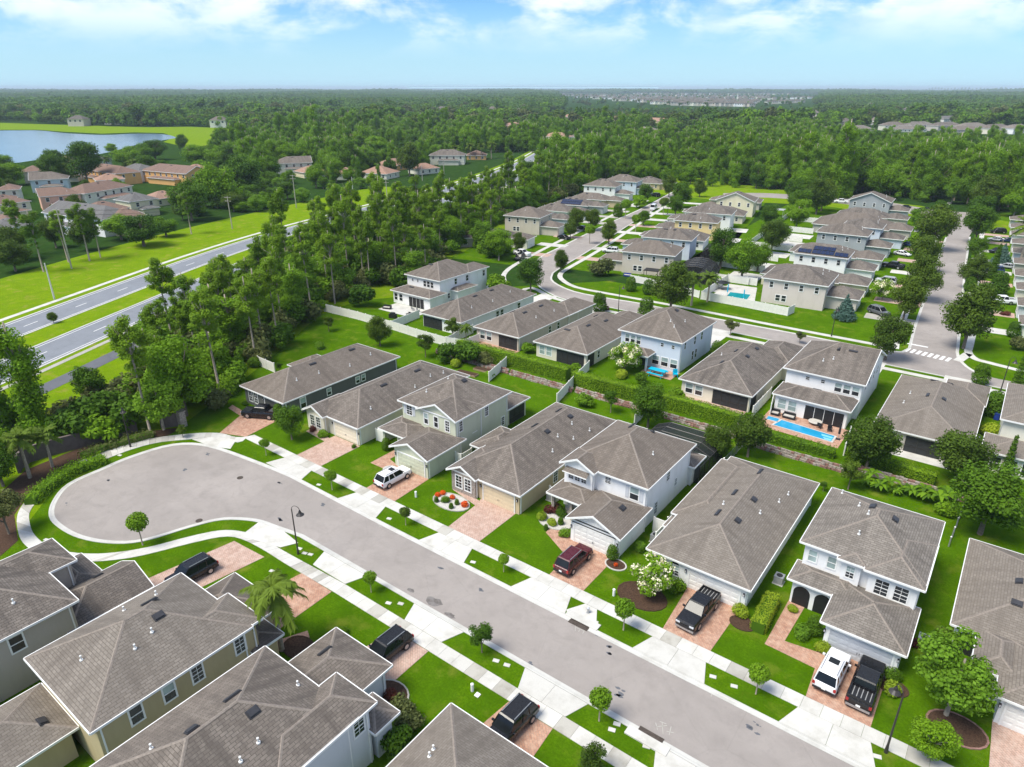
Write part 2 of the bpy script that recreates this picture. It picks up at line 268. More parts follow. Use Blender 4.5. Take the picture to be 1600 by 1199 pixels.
def smoothp(pts,n=4):
    out=[]; m=len(pts)
    for i in range(m-1):
        p0,p1,p2,p3=pts[max(i-1,0)],pts[i],pts[i+1],pts[min(i+2,m-1)]
        for k in range(n):
            t=k/n; out.append(tuple(.5*(2*b+(c-a)*t+(2*a-5*b+4*c-d)*t*t+(-a+3*b-3*c+d)*t**3) for a,b,c,d in zip(p0,p1,p2,p3)))
    return out+[tuple(pts[-1])]
FRM={'A':(0,0,0),'B':(-12.3,135,3.8),'C':(-97,146,12.4),'D':(-131.6,32.4,22.5)}
def fw(fr,u,v):
    px,py,a=FRM[fr]; a=math.radians(a); 
    if fr=='A': return (u,v)
    return (px+u*math.cos(a)-v*math.sin(a),py+u*math.sin(a)+v*math.cos(a))
# ---------------- ground, roads, water ----------------
def big_ground():
    m=MB(); R=[0,60,150,400,1000,3000,9000,30000,60000]
    m.face([(-60000,-9000,0),(60000,-9000,0),(60000,80000,0),(-60000,80000,0)],'land'); return struct(m.build('ground'))
big_ground()
Z1=.006
# lawns round the houses
sheet('lawn',[[(-100,-20),(60,-20),(60,150),(-60,150),(-82,150),(-101,128),(-119.48,100.04),(-117.98,87.9),(-106.89,70.12),(-99.87,58.02),(-91.23,41.38),(-90.67,36.45),(-92.21,30.36),(-87.02,22.89),(-78.52,15.24),(-100,20)]],Z1,'lawn')
sheet('lawn',[[fw('B',7.5,6),fw('B',60,6),fw('B',60,235),fw('B',7.5,190)],[fw('B',-60,6),fw('B',0,6),fw('B',0,188),fw('B',-60,175)],[fw('C',0,8),fw('C',38,8),fw('C',38,160),fw('C',0,165)],[fw('C',-34,6),fw('C',-8,6),fw('C',-6,170),fw('C',-34,170)]],Z1+.004,'lawn')
sheet('lawn',[[(-176.6,303.21),(-166.75,378.83),(-132.54,358.13),(-78.04,341.72),(-38.01,332.79),(-22.87,318.85),(-2.03,309.14),(-1.12,287.78),(-32.51,294.27),(-69.79,308.88),(-114.76,297.1),(-150.52,300.23)]],Z1+.008,'verge')
# cul-de-sac street
edge=smoothp([(-67.23,42.41),(-73.25,41.88),(-82.41,40.6),(-86.59,37.9),(-87.8,33.02),(-87.56,29.08),(-87.07,25.21),(-84.58,22.63),(-81.55,21.09),(-78.38,20.83),(-74.77,21.31),(-71.3,22.77),(-68.87,25.02),(-67.17,29.57),(-65.54,32.5),(-62.4,34.54),(-59.21,35.24),(-55.6,35.9)],4)
edge=[(60,42.2),(20,42.2),(-20,42.2),(-50,42.2)]+edge+[(-45,35.9),(-20,35.9),(20,35.9),(60,35.9)]
sheet('street',[edge],.014,'asphalt',thick=.02)
kb=off(edge,0)
side=1 if off(edge,.6)[0][1]>edge[0][1] else -1
def kerb(path,d,w=.55,h=.07,mat='kerb',name='kerb'):
    m=MB(); s=1 if d>0 else -1
    a=off(path,0); b=off(path,s*w*.55); c=off(path,s*w)
    for i in range(len(path)-1):
        m.face([(*a[i],.022),(*a[i+1],.022),(*b[i+1],.03),(*b[i],.03)],mat)
        m.face([(*b[i],.03),(*b[i+1],.03),(*off_mid(b[i+1],c[i+1],.3),h),(*off_mid(b[i],c[i],.3),h)],mat)
        m.face([(*off_mid(b[i],c[i],.3),h),(*off_mid(b[i+1],c[i+1],.3),h),(*c[i+1],h),(*c[i],h)],mat)
        m.face([(*c[i],h),(*c[i+1],h),(*c[i+1],0),(*c[i],0)],mat)
    return struct(m.build(name))
def off_mid(p,q,t): return (p[0]+(q[0]-p[0])*t,p[1]+(q[1]-p[1])*t)
def dens(path,step):
    out=[]
    for a,b in zip(path,path[1:]):
        n=max(1,int(math.dist(a,b)/step)); out+=[off_mid(a,b,i/n) for i in range(n)]
    return out+[path[-1]]
kerb(edge,side)
# pavement slabs round the loop and along both sides
pav=bpy.data.objects.new('pavement',None); COL.objects.link(pav); pav['kind']='structure'
def slabs(parent,inner,outer,mat,z=.05,gap=.02,name='pavement_slab',step=None):
    for i in range(len(inner)-1):
        a,b,c,d=inner[i],inner[i+1],outer[i+1],outer[i]
        l=math.dist(a,b) or 1; g=gap/l/2*1.0
        q=[off_mid(a,b,g),off_mid(a,b,1-g),off_mid(d,c,1-g),off_mid(d,c,g)]
        m=MB(); zz=z+random.uniform(-.006,.006); m.prism(ccw(q),0,zz,mat if random.random()<.8 or mat!='concrete' else 'old_concrete'); o=m.build(name,parent)
random.seed(3)
def resamp(path,n):
    L=[0]
    for a,b in zip(path,path[1:]): L.append(L[-1]+math.dist(a,b))
    out=[]; j=0
    for i in range(n+1):
        s=L[-1]*i/n
        while j<len(path)-2 and L[j+1]<s: j+=1
        out.append(off_mid(path[j],path[j+1],(s-L[j])/max(L[j+1]-L[j],1e-6)))
    return out
ow=smoothp([(-80.5,46.5),(-81.62,44.67),(-85.16,43.71),(-88.63,40.61),(-91.95,35.49),(-92.57,30.52),(-91.14,25.01),(-88.56,21.37),(-85.57,18.88),(-82.15,17.54),(-78.31,16.79),(-73.97,17.19),(-70.25,19.07),(-67.82,21.16),(-66.01,23.58),(-63.95,27.73),(-62.24,30.44),(-60.27,31.35),(-56.73,31.63),(-52.54,31.62),(-45.5,31.8)],4)
iw=smoothp([(-80.5,45.1),(-80.28,43.8),(-84.06,42.84),(-86.6,40.22),(-89.45,36.45),(-90.15,31.47),(-89.18,26.09),(-87.8,22.84),(-84.88,19.88),(-81.69,18.64),(-78.47,18.09),(-74.47,18.43),(-70.25,20.65),(-67.2,24.17),(-65.14,28.41),(-63.31,31.11),(-60.52,32.47),(-57.44,32.76),(-53.68,32.85),(-45.5,33.2)],4)
n=100; slabs(pav,resamp(iw,n),resamp(ow,n),'concrete')
x=[-80.5+1.5*i for i in range(81)]
slabs(pav,[(v,45.1) for v in x],[(v,46.5) for v in x],'concrete')
x=[-45.5+1.5*i for i in range(60)]
slabs(pav,[(v,33.2) for v in x],[(v,31.8) for v in x],'concrete')
# driveway aprons between pavement and kerb
ap=[]
def apron(name,x0,x1,y0,y1,fl=.8,parent=None):
    m=MB(); xm=(x0+x1)/2; g=.012
    for a,b,a2,b2 in ((x0,xm,x0-fl,xm),(xm,x1,xm,x1+fl)):
        m.prism(ccw([(a+g,y0),(b-g,y0),(b2-g,y1),(a2+g,y1)]),0,.058,'concrete')
    return struct(m.build(name,parent))
for x0,x1 in ((-71.6,-66),(-57.5,-52.4),(-44,-39.2),(-31.5,-26.8),(-18.2,-13.2),(-5.6,-.3),(7,12.4),(20,25)): apron('driveway_apron',x0,x1,45.07,42.78)
for x0,x1 in ((-50.6,-45.6),(-37.4,-32.8),(-24.4,-19.8),(-12.3,-7.6),(.5,5)): apron('driveway_apron',x0,x1,33.23,35.32)
sheet('driveway_apron',[[(-86.24,40.48),(-84.45,42.79),(-81.16,44.07),(-79.48,42.13),(-82.23,40.96)]],.057,'concrete')
sheet('driveway_apron',[[(-60.89,31.6),(-61.57,34.39),(-59.38,35.12),(-54.82,34.6),(-55.69,32.96)]],.057,'concrete')
# brick driveways and paths, from the garages to the pavement
D='paver'
sheet('driveway',[[(-70.9,46.52),(-66,46.52),(-66,53.2),(-71.2,53.2),(-71.2,52.2),(-75.6,53),(-75.6,51.6),(-71,51.2)]],.042,'paver_pale')
sheet('driveway',[[(-57.3,46.52),(-52.4,46.52),(-52.6,52.6),(-58,52.6),(-60.2,53.2),(-60.2,56),(-61.5,56),(-61.5,51),(-57.4,51)]],.042,D)
sheet('driveway',[[(-43.9,46.52),(-39.4,46.52),(-39.4,53.2),(-44.6,53.2),(-44.4,52.6),(-48.6,53.6),(-48.6,52.6),(-44.2,51.6)]],.042,'paver_pale')
sheet('driveway',[[(-30.3,46.52),(-26.3,46.52),(-26.3,53),(-31.6,53),(-33.6,54.6),(-33.6,56.5),(-35,56.5),(-34.6,52.2),(-30.4,50)]],.042,D)
sheet('driveway',[[(-17.9,46.52),(-13.4,46.52),(-13.2,53.2),(-18.6,53.2),(-18.4,53.2)]],.042,D)
sheet('driveway',[[(-5.4,46.52),(-.6,46.52),(-.6,53),(-5.8,53),(-5.9,52),(-8.6,51.6),(-8.4,57.5),(-9.9,57.5),(-9.9,50.2),(-5.6,50)]],.042,D)
sheet('driveway',[[(7,46.52),(12.2,46.52),(12.4,53),(6.8,53)]],.042,'paver_pale')
sheet('driveway',[[(-84.94,43.87),(-80.93,45.43),(-81.75,51.62),(-85.85,52.62),(-86.28,49.82),(-91.93,50.33),(-91.37,49.32),(-87.58,48.84)]],.042,D)
sheet('driveway',[[(-55.65,30.97),(-60.63,30.65),(-62.2,20.6),(-57,20.6)]],.042,'paver_pale')
sheet('driveway',[[(-50.4,31.7),(-45.8,31.7),(-45.6,25),(-44.4,25),(-43.4,27),(-42.6,26.6),(-44,22),(-51.6,22)]],.042,D)
sheet('driveway',[[(-37.2,31.75),(-33,31.75),(-33,27.8),(-31,27.2),(-31.2,25.6),(-33,26),(-38.4,25)]],.042,'paver_pale')
sheet('driveway',[[(-24.2,31.75),(-20,31.75),(-19.6,26),(-24.9,26)]],.042,D)
sheet('driveway',[[(-12.2,31.75),(-7.7,31.75),(-7.6,24),(-12.5,24)]],.042,D)
# cross street with its bend
ce=smoothp([(-132.49,313.79),(-128.2,286.99),(-118.55,238),(-105.98,183.66),(-99.45,152.98),(-97.13,146.12),(-92.93,140.46),(-84.08,136.08),(-74.35,135.94),(-66.52,136.71),(-54,136.2),(-37.5,136.5)],3)+[(-22,136.5),(-16,136.5),(-13.2,138),(-12.4,141),fw('B',0,20),fw('B',0,70),fw('B',0,130),fw('B',0,172)]
back=smoothp([fw('B',-1.5,178),(-36.08,307.09),(-49.4,316.06),(-72.52,319.76),(-96.46,317.98),(-112.41,305.98)],3)
bk2=smoothp([(-117.68,319.63),(-101.05,332.13),(-76.46,335.45),(-53.18,336.55),(-37.21,327.23),(-25.6,324.23),fw('B',9,193),fw('B',11,183),fw('B',8,172)],3)
cw=[fw('B',6,135),fw('B',6.3,80),fw('B',7,40),fw('B',7.4,12)]+smoothp([fw('B',7.4,9),(-4.67,140.01),(-2.47,135.57),(0.48,133.85),(5.4,133.8)],3)+[(60,134.5),(60,128.6),(5,129.6),(-19.3,129.9),(-35.6,130.4),(-63,130.4),(-77,130.6)]
ol=smoothp([(-77,130.6),(-81.79,129.69),(-87.76,131.92),(-94.25,136.42),(-102.97,145.96),(-110.54,160.76),(-113.88,177.72),(-121.64,219.17),(-126.74,253.93),(-136.08,300.61),(-139.81,319.3)],3)
sheet('cross_street',[ce+back+bk2+cw+ol],.02,'asphalt',thick=.02)
def kk(path,d): kerb(path,d,.5,.08)
kk(ce[:-1],-1 if off(ce,-1)[0][0]>ce[0][0] else 1)
kk(cw[:12],1 if off(cw,1)[1][0]>cw[1][0] else -1); kk(ol,1 if off(ol,1)[0][1]<ol[0][1] else -1); kk(cw[-7:],1 if off(cw[-7:],1)[2][1]<cw[-7:][2][1] else -1)
# paths along the cross street and the two side streets
def walk(path,w,mat='concrete',step=3): 
    return sheet('footpath',quads(dens(path,step),-w/2,w/2),.05,mat,z0=0)
walk(smoothp([(-122.75,269.04),(-113.02,227.23),(-101.98,178.77),(-97.73,156.07),(-95.86,148.75),(-92.37,144.01),(-85.6,139.95),(-76.49,139.7),(-68.17,139.93),(-54,140),(-37,139.6),(-18,139.6)],3),1.3)
walk(smoothp([(-14.8,139.4),fw('B',-2.8,20),fw('B',-2.8,70),fw('B',-2.8,130),fw('B',-3.5,160)],3),1.3)
walk(smoothp([fw('B',9.6,160),fw('B',9.4,80),fw('B',10,40),(-3.83,151.14),(-3.62,145.68),(-2.21,142.26),(-0.1,141.49),(5.13,140.19)],3),1.3)
walk(smoothp([(60,127.4),(5,127.4),(-35,127.4),(-70,127.6),(-84,128.6),(-94,133),(-94.47,126.87),(-102.98,133.68),(-108.68,141.66),(-112.62,154.24),(-118.61,181.29),(-126.73,223.4),(-137.69,275.25)],3),1.3)
walk([(-17,139.2),(-15.8,136.8)],1.5); walk([(-3.5,144.5),(-4.6,139)],1.5)
# footpath through the trees at the far end of the side street
walk([(-30.02,317.15),(-29.53,339.16),(-30.04,351.71)],1.4)
# white crossing bars and stop line
cb=bpy.data.objects.new('crosswalk',None); COL.objects.link(cb); cb['kind']='structure'
a=Vector((-12.82,140.02)); b2=Vector((-6.05,138.97)); dr=(b2-a).normalized(); nr=Vector((-dr.y,dr.x))
for i in range(8):
    c=a+(b2-a)*i/7; m=MB(); q=[c+dr*.28+nr*1.2,c-dr*.28+nr*1.2,c-dr*.28-nr*1.2,c+dr*.28-nr*1.2]; m.prism(ccw([tuple(v) for v in q]),.018,.026,'paint_line'); m.build('stripe',cb)
c0=Vector((-13.43,143.91)); c1=Vector((-9.97,143.88)); sheet('stop_line',[[tuple(c0+nr*.3),tuple(c0-nr*.3),tuple(c1-nr*.3),tuple(c1+nr*.3)]],.026,'paint_line',thick=.005)
# driveways in the far blocks
dv=[]
for v in (24,39,54,70,86,103,120,137,152): dv.append([fw('B',-.5,v-2),fw('B',-.5,v+2),fw('B',-10,v+2),fw('B',-10,v-2)])
for v in (27,41,55,70,84,98,113,128,143): dv.append([fw('B',7.6,v-2),fw('B',7.6,v+2),fw('B',17,v+2),fw('B',17,v-2)])
for v in (22,36,50,64,78,92,106,121,137): dv.append([fw('C',-.6,v-2),fw('C',-.6,v+2),fw('C',14,v+2),fw('C',14,v-2)]); dv.append([fw('C',-8.6,v-3),fw('C',-8.6,v+1),fw('C',-18,v+1),fw('C',-18,v-3)])
for p in dv: sheet('driveway',[p],.036,random.choice(['concrete','paver_pale','old_concrete']))
for x0 in (-106,-89,-75,-61,-47,-33,-19,-5.5,8): sheet('driveway',[[(x0,130.2),(x0+4.4,130.2),(x0+4.4,119),(x0,119)]],.036,'concrete')
# ---------------- highway west of the wood ----------------
HC=smoothp([fw('D',-8,-60),fw('D',-11.3,-20),fw('D',-11.7,0),fw('D',-12.4,15),fw('D',-13.8,40),fw('D',-16,85),fw('D',-14.5,125),fw('D',-7,180),fw('D',5,256),fw('D',9,340),fw('D',4,450),fw('D',-20,700),fw('D',-60,1000)],8)
s_=-1 if off(HC,1)[0][0]<HC[0][0] else 1     # s_*d > 0 lies to the east
def hb(a,b): return quads(HC,s_*a,s_*b)
sheet('verge',hb(-46,60)[:62],.004,'verge',thick=.01)
sheet('verge',hb(-20,22)[62:],.004,'verge',thick=.01)
sheet('highway',hb(3.9,13),.016,'highway_asphalt',thick=.02); sheet('highway',hb(-13,-3.9),.016,'highway_asphalt',thick=.02)
for a,b in ((3.5,3.9),(-3.9,-3.5),(13,13.5),(-13.5,-13)): sheet('kerb',hb(a,b),.07,'kerb',z0=0)
sheet('footpath',hb(14.6,15.7),.04,'old_concrete',z0=0); sheet('footpath',hb(-17,-15.6),.04,'concrete',z0=0)
sheet('bike_path',hb(20,23.4),.03,'path_asphalt',z0=0)
for a in (12.3,-12.3,4.5,-4.5): sheet('edge_line',hb(a-.09,a+.09),.024,'paint_line',thick=.005)
dd=dens(HC,1.0); ds=[]
for side_ in (8.2,-8.2):
    A=off(dd,s_*(side_-.1)); B=off(dd,s_*(side_+.1))
    for i in range(0,700,12): ds.append([A[i],A[i+3],B[i+3],B[i]])
sheet('lane_dashes',ds,.024,'paint_line',thick=.005)
# ---------------- lake and marsh ----------------
lake=smoothp([(-670.19,42.45),(-595.55,117.46),(-539.89,169.25),(-548.36,194.72),(-540.8,211.79),(-572.22,251.81),(-631.14,302.77),(-671.89,351.32),(-691.65,370.35),(-750.56,388.71),(-785.65,375.89),(-790.58,345.39),(-857.6,335.73),(-932.9,339.1),(-968,312.7),(-1101.62,228.34),(-1339.17,49.66)],3)
sheet('lake',[lake],.05,'lake_water',thick=.02)
sheet('marsh',[[(-1270.07,93.5),(-1596.57,121.29),(-1181.76,384.33),(-1098.63,401.33),(-1014.49,422.18),(-901.61,448.55),(-878.03,485.15),(-762.98,499.7),(-694.75,458.23),(-647.12,380.97),(-650.17,356.92),(-702.31,374.21),(-772.04,400.09),(-808.43,387.08),(-812.87,355.42),(-882.8,345.91),(-947.22,344.48),(-982.85,317.68)]],.03,'verge',thick=.02)
sheet('meadow',[[(-642.95,331.63),(-710.16,380.5),(-742.78,482.11),(-675.39,445.25),(-548.09,347.61),(-555.47,309.04)]],.04,'verge',thick=.02)
sheet('meadow',[[(-368.21,319.24),(-409.23,374.41),(-411.06,417.66),(-376.32,385.44),(-345.26,320.72)]],.04,'verge',thick=.02)
sheet('field',[[(-1677.28,7635.26),(-886.25,7705.48),(-313.76,7669.63),(-232.39,5748.32),(-682.16,5950.69),(-1367.06,6230)]],.04,'verge',thick=.02)
# ---------------- retaining walls ----------------
def jitter_pts(): pass
# ---------------- houses ----------------
WINC={}; DOORC={}; MISC={}
def win_mesh(w,h,st):
    k=(w,h,st)
    if k in WINC: return WINC[k]
    m=MB(); t=.09; fr='trim'
    tr=.13 if 't' in st else .06
    m.box(-w/2-tr,w/2+tr,-.05,.0,-h/2-tr,-h/2,fr); m.box(-w/2-tr,w/2+tr,-.05,0,h/2,h/2+tr,fr)
    m.box(-w/2-tr,-w/2,-.045,0,-h/2,h/2,fr); m.box(w/2,w/2+tr,-.045,0,-h/2,h/2,fr)
    m.box(-w/2,w/2,-.04,0,-.035,.035,fr)
    if 'g' in st:
        m.box(-.018,.018,-.034,0,-h/2,h/2,fr)
        for q in (-.25,.25): m.box(-w/2,w/2,-.032,0,h*q-.016,h*q+.016,fr)
    if 'a' in st:
        n=8; pts=[(w/2*math.cos(math.pi*i/n),h/2+w/2*math.sin(math.pi*i/n)) for i in range(n+1)]
        for a,b in zip(pts,pts[1:]):
            s=1+tr*2/w; m.face([(a[0],-.04,a[1]),(b[0],-.04,b[1]),(b[0]*s,-.04,h/2+(b[1]-h/2)*s),(a[0]*s,-.04,h/2+(a[1]-h/2)*s)],fr)
    if 's' in st:
        for sx in (-1,1): 
            x=sx*(w/2+tr+.24); m.box(x-.2,x+.2,-.05,0,-h/2,h/2,'lens')
    p=MB(); 
    if 'b' in st: p.face([(-w/2,-.012,0),(w/2,-.012,0),(w/2,-.012,h/2),(-w/2,-.012,h/2)],'pane_blind'); p.face([(-w/2,-.012,-h/2),(w/2,-.012,-h/2),(w/2,-.012,0),(-w/2,-.012,0)],'pane' if 'B' not in st else 'pane_blind')
    else: p.face([(-w/2,-.012,-h/2),(w/2,-.012,-h/2),(w/2,-.012,h/2),(-w/2,-.012,h/2)],'pane')
    if 'a' in st: p.face([(w/2*math.cos(math.pi*i/8),-.012,h/2+w/2*math.sin(math.pi*i/8)) for i in range(9)],'pane')
    WINC[k]=(m.mesh('window'),p.mesh('pane')); return WINC[k]
SIDE={'S':0,'E':90,'N':180,'W':-90}
def door_mesh(w,mat):
    if (w,mat) in DOORC: return DOORC[w,mat]
    m=MB(); h=2.25; 
    for i in range(4):
        z0=.02+i*h/4
        m.box(-w/2,w/2,-.05,0,z0,z0+h/4-.03,mat)
        for k in range(6):
            x=-w/2+w*(k+.12)/6; m.box(x,x+w/6*.76,-.075,-.05,z0+.1,z0+h/4-.13,mat)
    m.box(-w/2-.14,-w/2,-.09,0,0,h+.12,'trim'); m.box(w/2,w/2+.14,-.09,0,0,h+.12,'trim'); m.box(-w/2-.14,w/2+.14,-.092,0,h,h+.16,'trim')
    for s in (-.09,.09): m.box(s-.02,s+.02,-.1,-.075,.75,.95,'black')
    DOORC[w,mat]=m.mesh('garage_door'); return DOORC[w,mat]
HOUSES=[]
OV=.45
def roofplanes(M):
    x0,x1,y0,y1,z,p=M['x0'],M['x1'],M['y0'],M['y1'],M['z'],M['p']; w,l=x1-x0,y1-y0; ax=M.get('ax') or ('y' if l>=w else 'x'); g=M.get('g','')
    if ax=='y':
        hw=w/2; xm=(x0+x1)/2; h=hw*p; i0=0 if 'S' in g else min(hw,l/2-.01); i1=0 if 'N' in g else min(hw,l/2-.01)
        A,B=(xm,y0+i0,z+h),(xm,y1-i1,z+h); c=[(x0,y0,z),(x1,y0,z),(x1,y1,z),(x0,y1,z)]
        pl=[('E',[c[1],c[2],B,A]),('W',[c[3],c[0],A,B])]
        pl+= [('S',[c[0],c[1],A])] if 'S' not in g else []; pl+= [('N',[c[2],c[3],B])] if 'N' not in g else []
    else:
        hw=l/2; ym=(y0+y1)/2; h=hw*p; i0=0 if 'W' in g else min(hw,w/2-.01); i1=0 if 'E' in g else min(hw,w/2-.01)
        A,B=(x0+i0,ym,z+h),(x1-i1,ym,z+h); c=[(x0,y0,z),(x1,y0,z),(x1,y1,z),(x0,y1,z)]
        pl=[('S',[c[0],c[1],B,A]),('N',[c[2],c[3],A,B])]
        pl+= [('W',[c[3],c[0],A])] if 'W' not in g else []; pl+= [('E',[c[1],c[2],B])] if 'E' not in g else []
    return ax,h,A,B,c,pl
def roofz(M,x,y):
    ax,h,A,B,c,pl=roofplanes(M); z=1e9
    p=M['p']; g=M.get('g','')
    ds=[]
    if ax=='y': ds=[x-M['x0'],M['x1']-x]+([y-M['y0']] if 'S' not in g else [])+([M['y1']-y] if 'N' not in g else [])
    else: ds=[y-M['y0'],M['y1']-y]+([x-M['x0']] if 'W' not in g else [])+([M['x1']-x] if 'E' not in g else [])
    k=min(range(len(ds)),key=lambda i:ds[i]); order=(['W','E']+([] if 'S' in g else ['S'])+([] if 'N' in g else ['N'])) if ax=='y' else (['S','N']+([] if 'W' in g else ['W'])+([] if 'E' in g else ['E']))
    return M['z']+ds[k]*p, order[k]
def vent_mesh():
    if 'v' not in MISC:
        m=MB(); m.box(-.62,.62,-.2,.2,0,.1,'vent'); m.box(-.56,.56,-.15,.15,.1,.15,'vent'); MISC['v']=m.mesh('roof_vent')
        m=MB(); m.box(-.42,.42,-.3,.3,0,.09,'vent'); m.box(-.34,.34,-.22,.26,.09,.17,'vent'); MISC['V']=m.mesh('roof_vent')
        m=MB(); m.cyl(0,0,-.1,.38,.055,'pipe',8); m.cyl(0,0,-.05,.06,.14,'pipe',8); m.cyl(0,0,.36,.42,.08,'pipe',8); MISC['p']=m.mesh('vent_pipe')
def house(desc,label,cat,frame,mods,wall,wins=(),doors=(),vents=(),roof='shingle',group=None,detail=2,name='house',cols=(),openings=()):
    vent_mesh()
    px,py,ang=FRM[frame] if isinstance(frame,str) else frame
    t=empty(name,(px,py,0),math.radians(ang)) if frame!='A' else empty(name,((mods[0][0]+mods[0][1])/2,(mods[0][2]+mods[0][3])/2,0))
    ox,oy=(t.location.x,t.location.y) if frame=='A' else (0,0)
    MM=[]
    for i,q in enumerate(mods):
        d=dict(x0=q[0]-ox,x1=q[1]-ox,y0=q[2]-oy,y1=q[3]-oy,z=q[4],g='',p=.47,i=i); d.update(q[5] if len(q)>5 else {}); MM.append(d)
    if frame!='A':   # put the empty at the house's own base
        cx,cy=(MM[0]['x0']+MM[0]['x1'])/2,(MM[0]['y0']+MM[0]['y1'])/2; a=math.radians(ang)
        t.location=(px+cx*math.cos(a)-cy*math.sin(a),py+cx*math.sin(a)+cy*math.cos(a),0)
        for d in MM: d['x0']-=cx; d['x1']-=cx; d['y0']-=cy; d['y1']-=cy
        ox,oy=cx,cy
    wm=MB(); rm=MB(); fm=MB(); cm=MB(); dpl=[]
    for d in MM:
        x0,x1,y0,y1,z,p,g=d['x0'],d['x1'],d['y0'],d['y1'],d['z'],d['p'],d['g']; o=d.get('ov',OV)+.004*d['i']; W0=(x0+o,x1-o,y0+o,y1-o)
        ax,h,A,B,c,pl=roofplanes(d); wmt=d.get('wall',wall); wt=z-.1
        if not d.get('open'):
            wm.box(*W0,d.get('zb',0),wt,wmt)
        else:   # porch: posts and a beam
            e=.3
            wm.box(W0[0],W0[1],W0[2],W0[2]+e,z-.55,wt,'white' if wall!='sage' else 'sage')
            wm.box(W0[0],W0[0]+e,W0[2]+e,W0[3],z-.55,wt-.003,wmt); wm.box(W0[1]-e,W0[1],W0[2]+e,W0[3],z-.55,wt-.003,wmt)
            for xx in d['open']: wm.box(xx-ox-e/2,xx-ox+e/2,W0[2]-.01,W0[2]+e+.01,0,z-.5,d.get('post',wmt))
        if g:
            ins=o
            if ax=='y':
                xm=(x0+x1)/2
                for ch,yy in (('S',y0+ins),('N',y1-ins)):
                    if ch in g: wm.face([(W0[0],yy,wt),(W0[1],yy,wt),(xm,yy,wt+(W0[1]-xm)*p+.0)],wmt)
            else:
                ym=(y0+y1)/2
                for ch,xx in (('W',x0+ins),('E',x1-ins)):
                    if ch in g: wm.face([(xx,W0[2],wt),(xx,W0[3],wt),(xx,ym,wt+(W0[3]-ym)*p)],wmt)
        sl=math.sqrt(1+p*p)
        for s,pts in pl:
            if s in 'EW': uv=[(q[1]+d['i']*.37,(abs(q[0]-(x1 if s=='E' else x0)))*sl) for q in pts]
            else: uv=[(q[0]+d['i']*.61,(abs(q[1]-(y1 if s=='N' else y0)))*sl) for q in pts]
            rm.face(pts,roof if 'roof' not in d else d['roof'],uv); rm.face([(q[0],q[1],q[2]-.12) for q in pts][::-1],'trim',uv)
        # gutters and rake boards
        def bar(a,b,w=.07,up=.02,dn=.17):
            a,b=Vector(a),Vector(b); dr=(b-a); nrm=Vector((dr.y,-dr.x,0)).normalized(); u=Vector((0,0,1))
            q=[a-u*dn,b-u*dn,b+u*up,a+u*up]; fm.shared([*(v for v in q),*(v+nrm*w for v in q)],[(0,3,2,1),(4,5,6,7),(0,1,5,4),(1,2,6,5),(2,3,7,6),(3,0,4,7)],'trim')
        S_=[('S',c[0],c[1]),('E',c[1],c[2]),('N',c[2],c[3]),('W',c[3],c[0])]
        for s,a,b in S_:
            if s in g:
                apx=A if (s in 'SW') else B
                apx=(apx[0],apx[1],apx[2]); bar(a,apx,.08,.03,.2); bar(apx,b,.08,.03,.2)
            else: bar(a,b)
        if detail>1 and z-d.get('zb',0)>2 and not d.get('open'):
            for dx_,dy_ in ((W0[1]+.05,W0[2]+.25),(W0[1]+.05,W0[3]-.25)) if d['i']<3 else ():
                dpl.append((dx_,dy_,round(z-.15,2)))
        if detail>1:
            segs=[(A,B)]
            if ax=='y': segs+=([(c[0],A),(c[1],A)] if 'S' not in g else [])+([(c[2],B),(c[3],B)] if 'N' not in g else [])
            else: segs+=([(c[0],A),(c[3],A)] if 'W' not in g else [])+([(c[1],B),(c[2],B)] if 'E' not in g else [])
            for a,b in segs:
                a,b=Vector(a),Vector(b)
                if (b-a).length<.3: continue
                dr=(b-a).normalized(); sd=Vector((dr.y,-dr.x,0)).normalized()*.12; u=Vector((0,0,.035)); dn=Vector((0,0,-.03))
                cm.face([a+u,b+u,b+sd+dn,a+sd+dn],'ridge'); cm.face([a-sd+dn,b-sd+dn,b+u,a+u],'ridge')
    wm.build('wall',t); ro=rm.build('roof',t); fm.build('gutter',t); 
    for dx_,dy_,hz_ in dpl:
        if ('dp',hz_) not in MISC:
            k=MB(); k.box(-.05,.05,-.05,.05,.05,hz_,'trim'); MISC['dp',hz_]=k.mesh('downpipe')
        link('downpipe',MISC['dp',hz_],t,(dx_,dy_,0))
    if detail>1: cm.build('ridge_cap',ro)
    for wv in wins:
        mi,s,pos,z,w,h=wv[:6]; st=wv[6] if len(wv)>6 else 't'; d=MM[mi]; o=d.get('ov',OV)+.004*d['i']
        wmsh,pm=win_mesh(w,h,st)
        loc={'S':(pos-ox,d['y0']+o,z),'N':(pos-ox,d['y1']-o,z),'E':(d['x1']-o,pos-oy,z),'W':(d['x0']+o,pos-oy,z)}[s]
        wo=link('window',wmsh,t,loc,math.radians(SIDE[s])); link('pane',pm,wo)
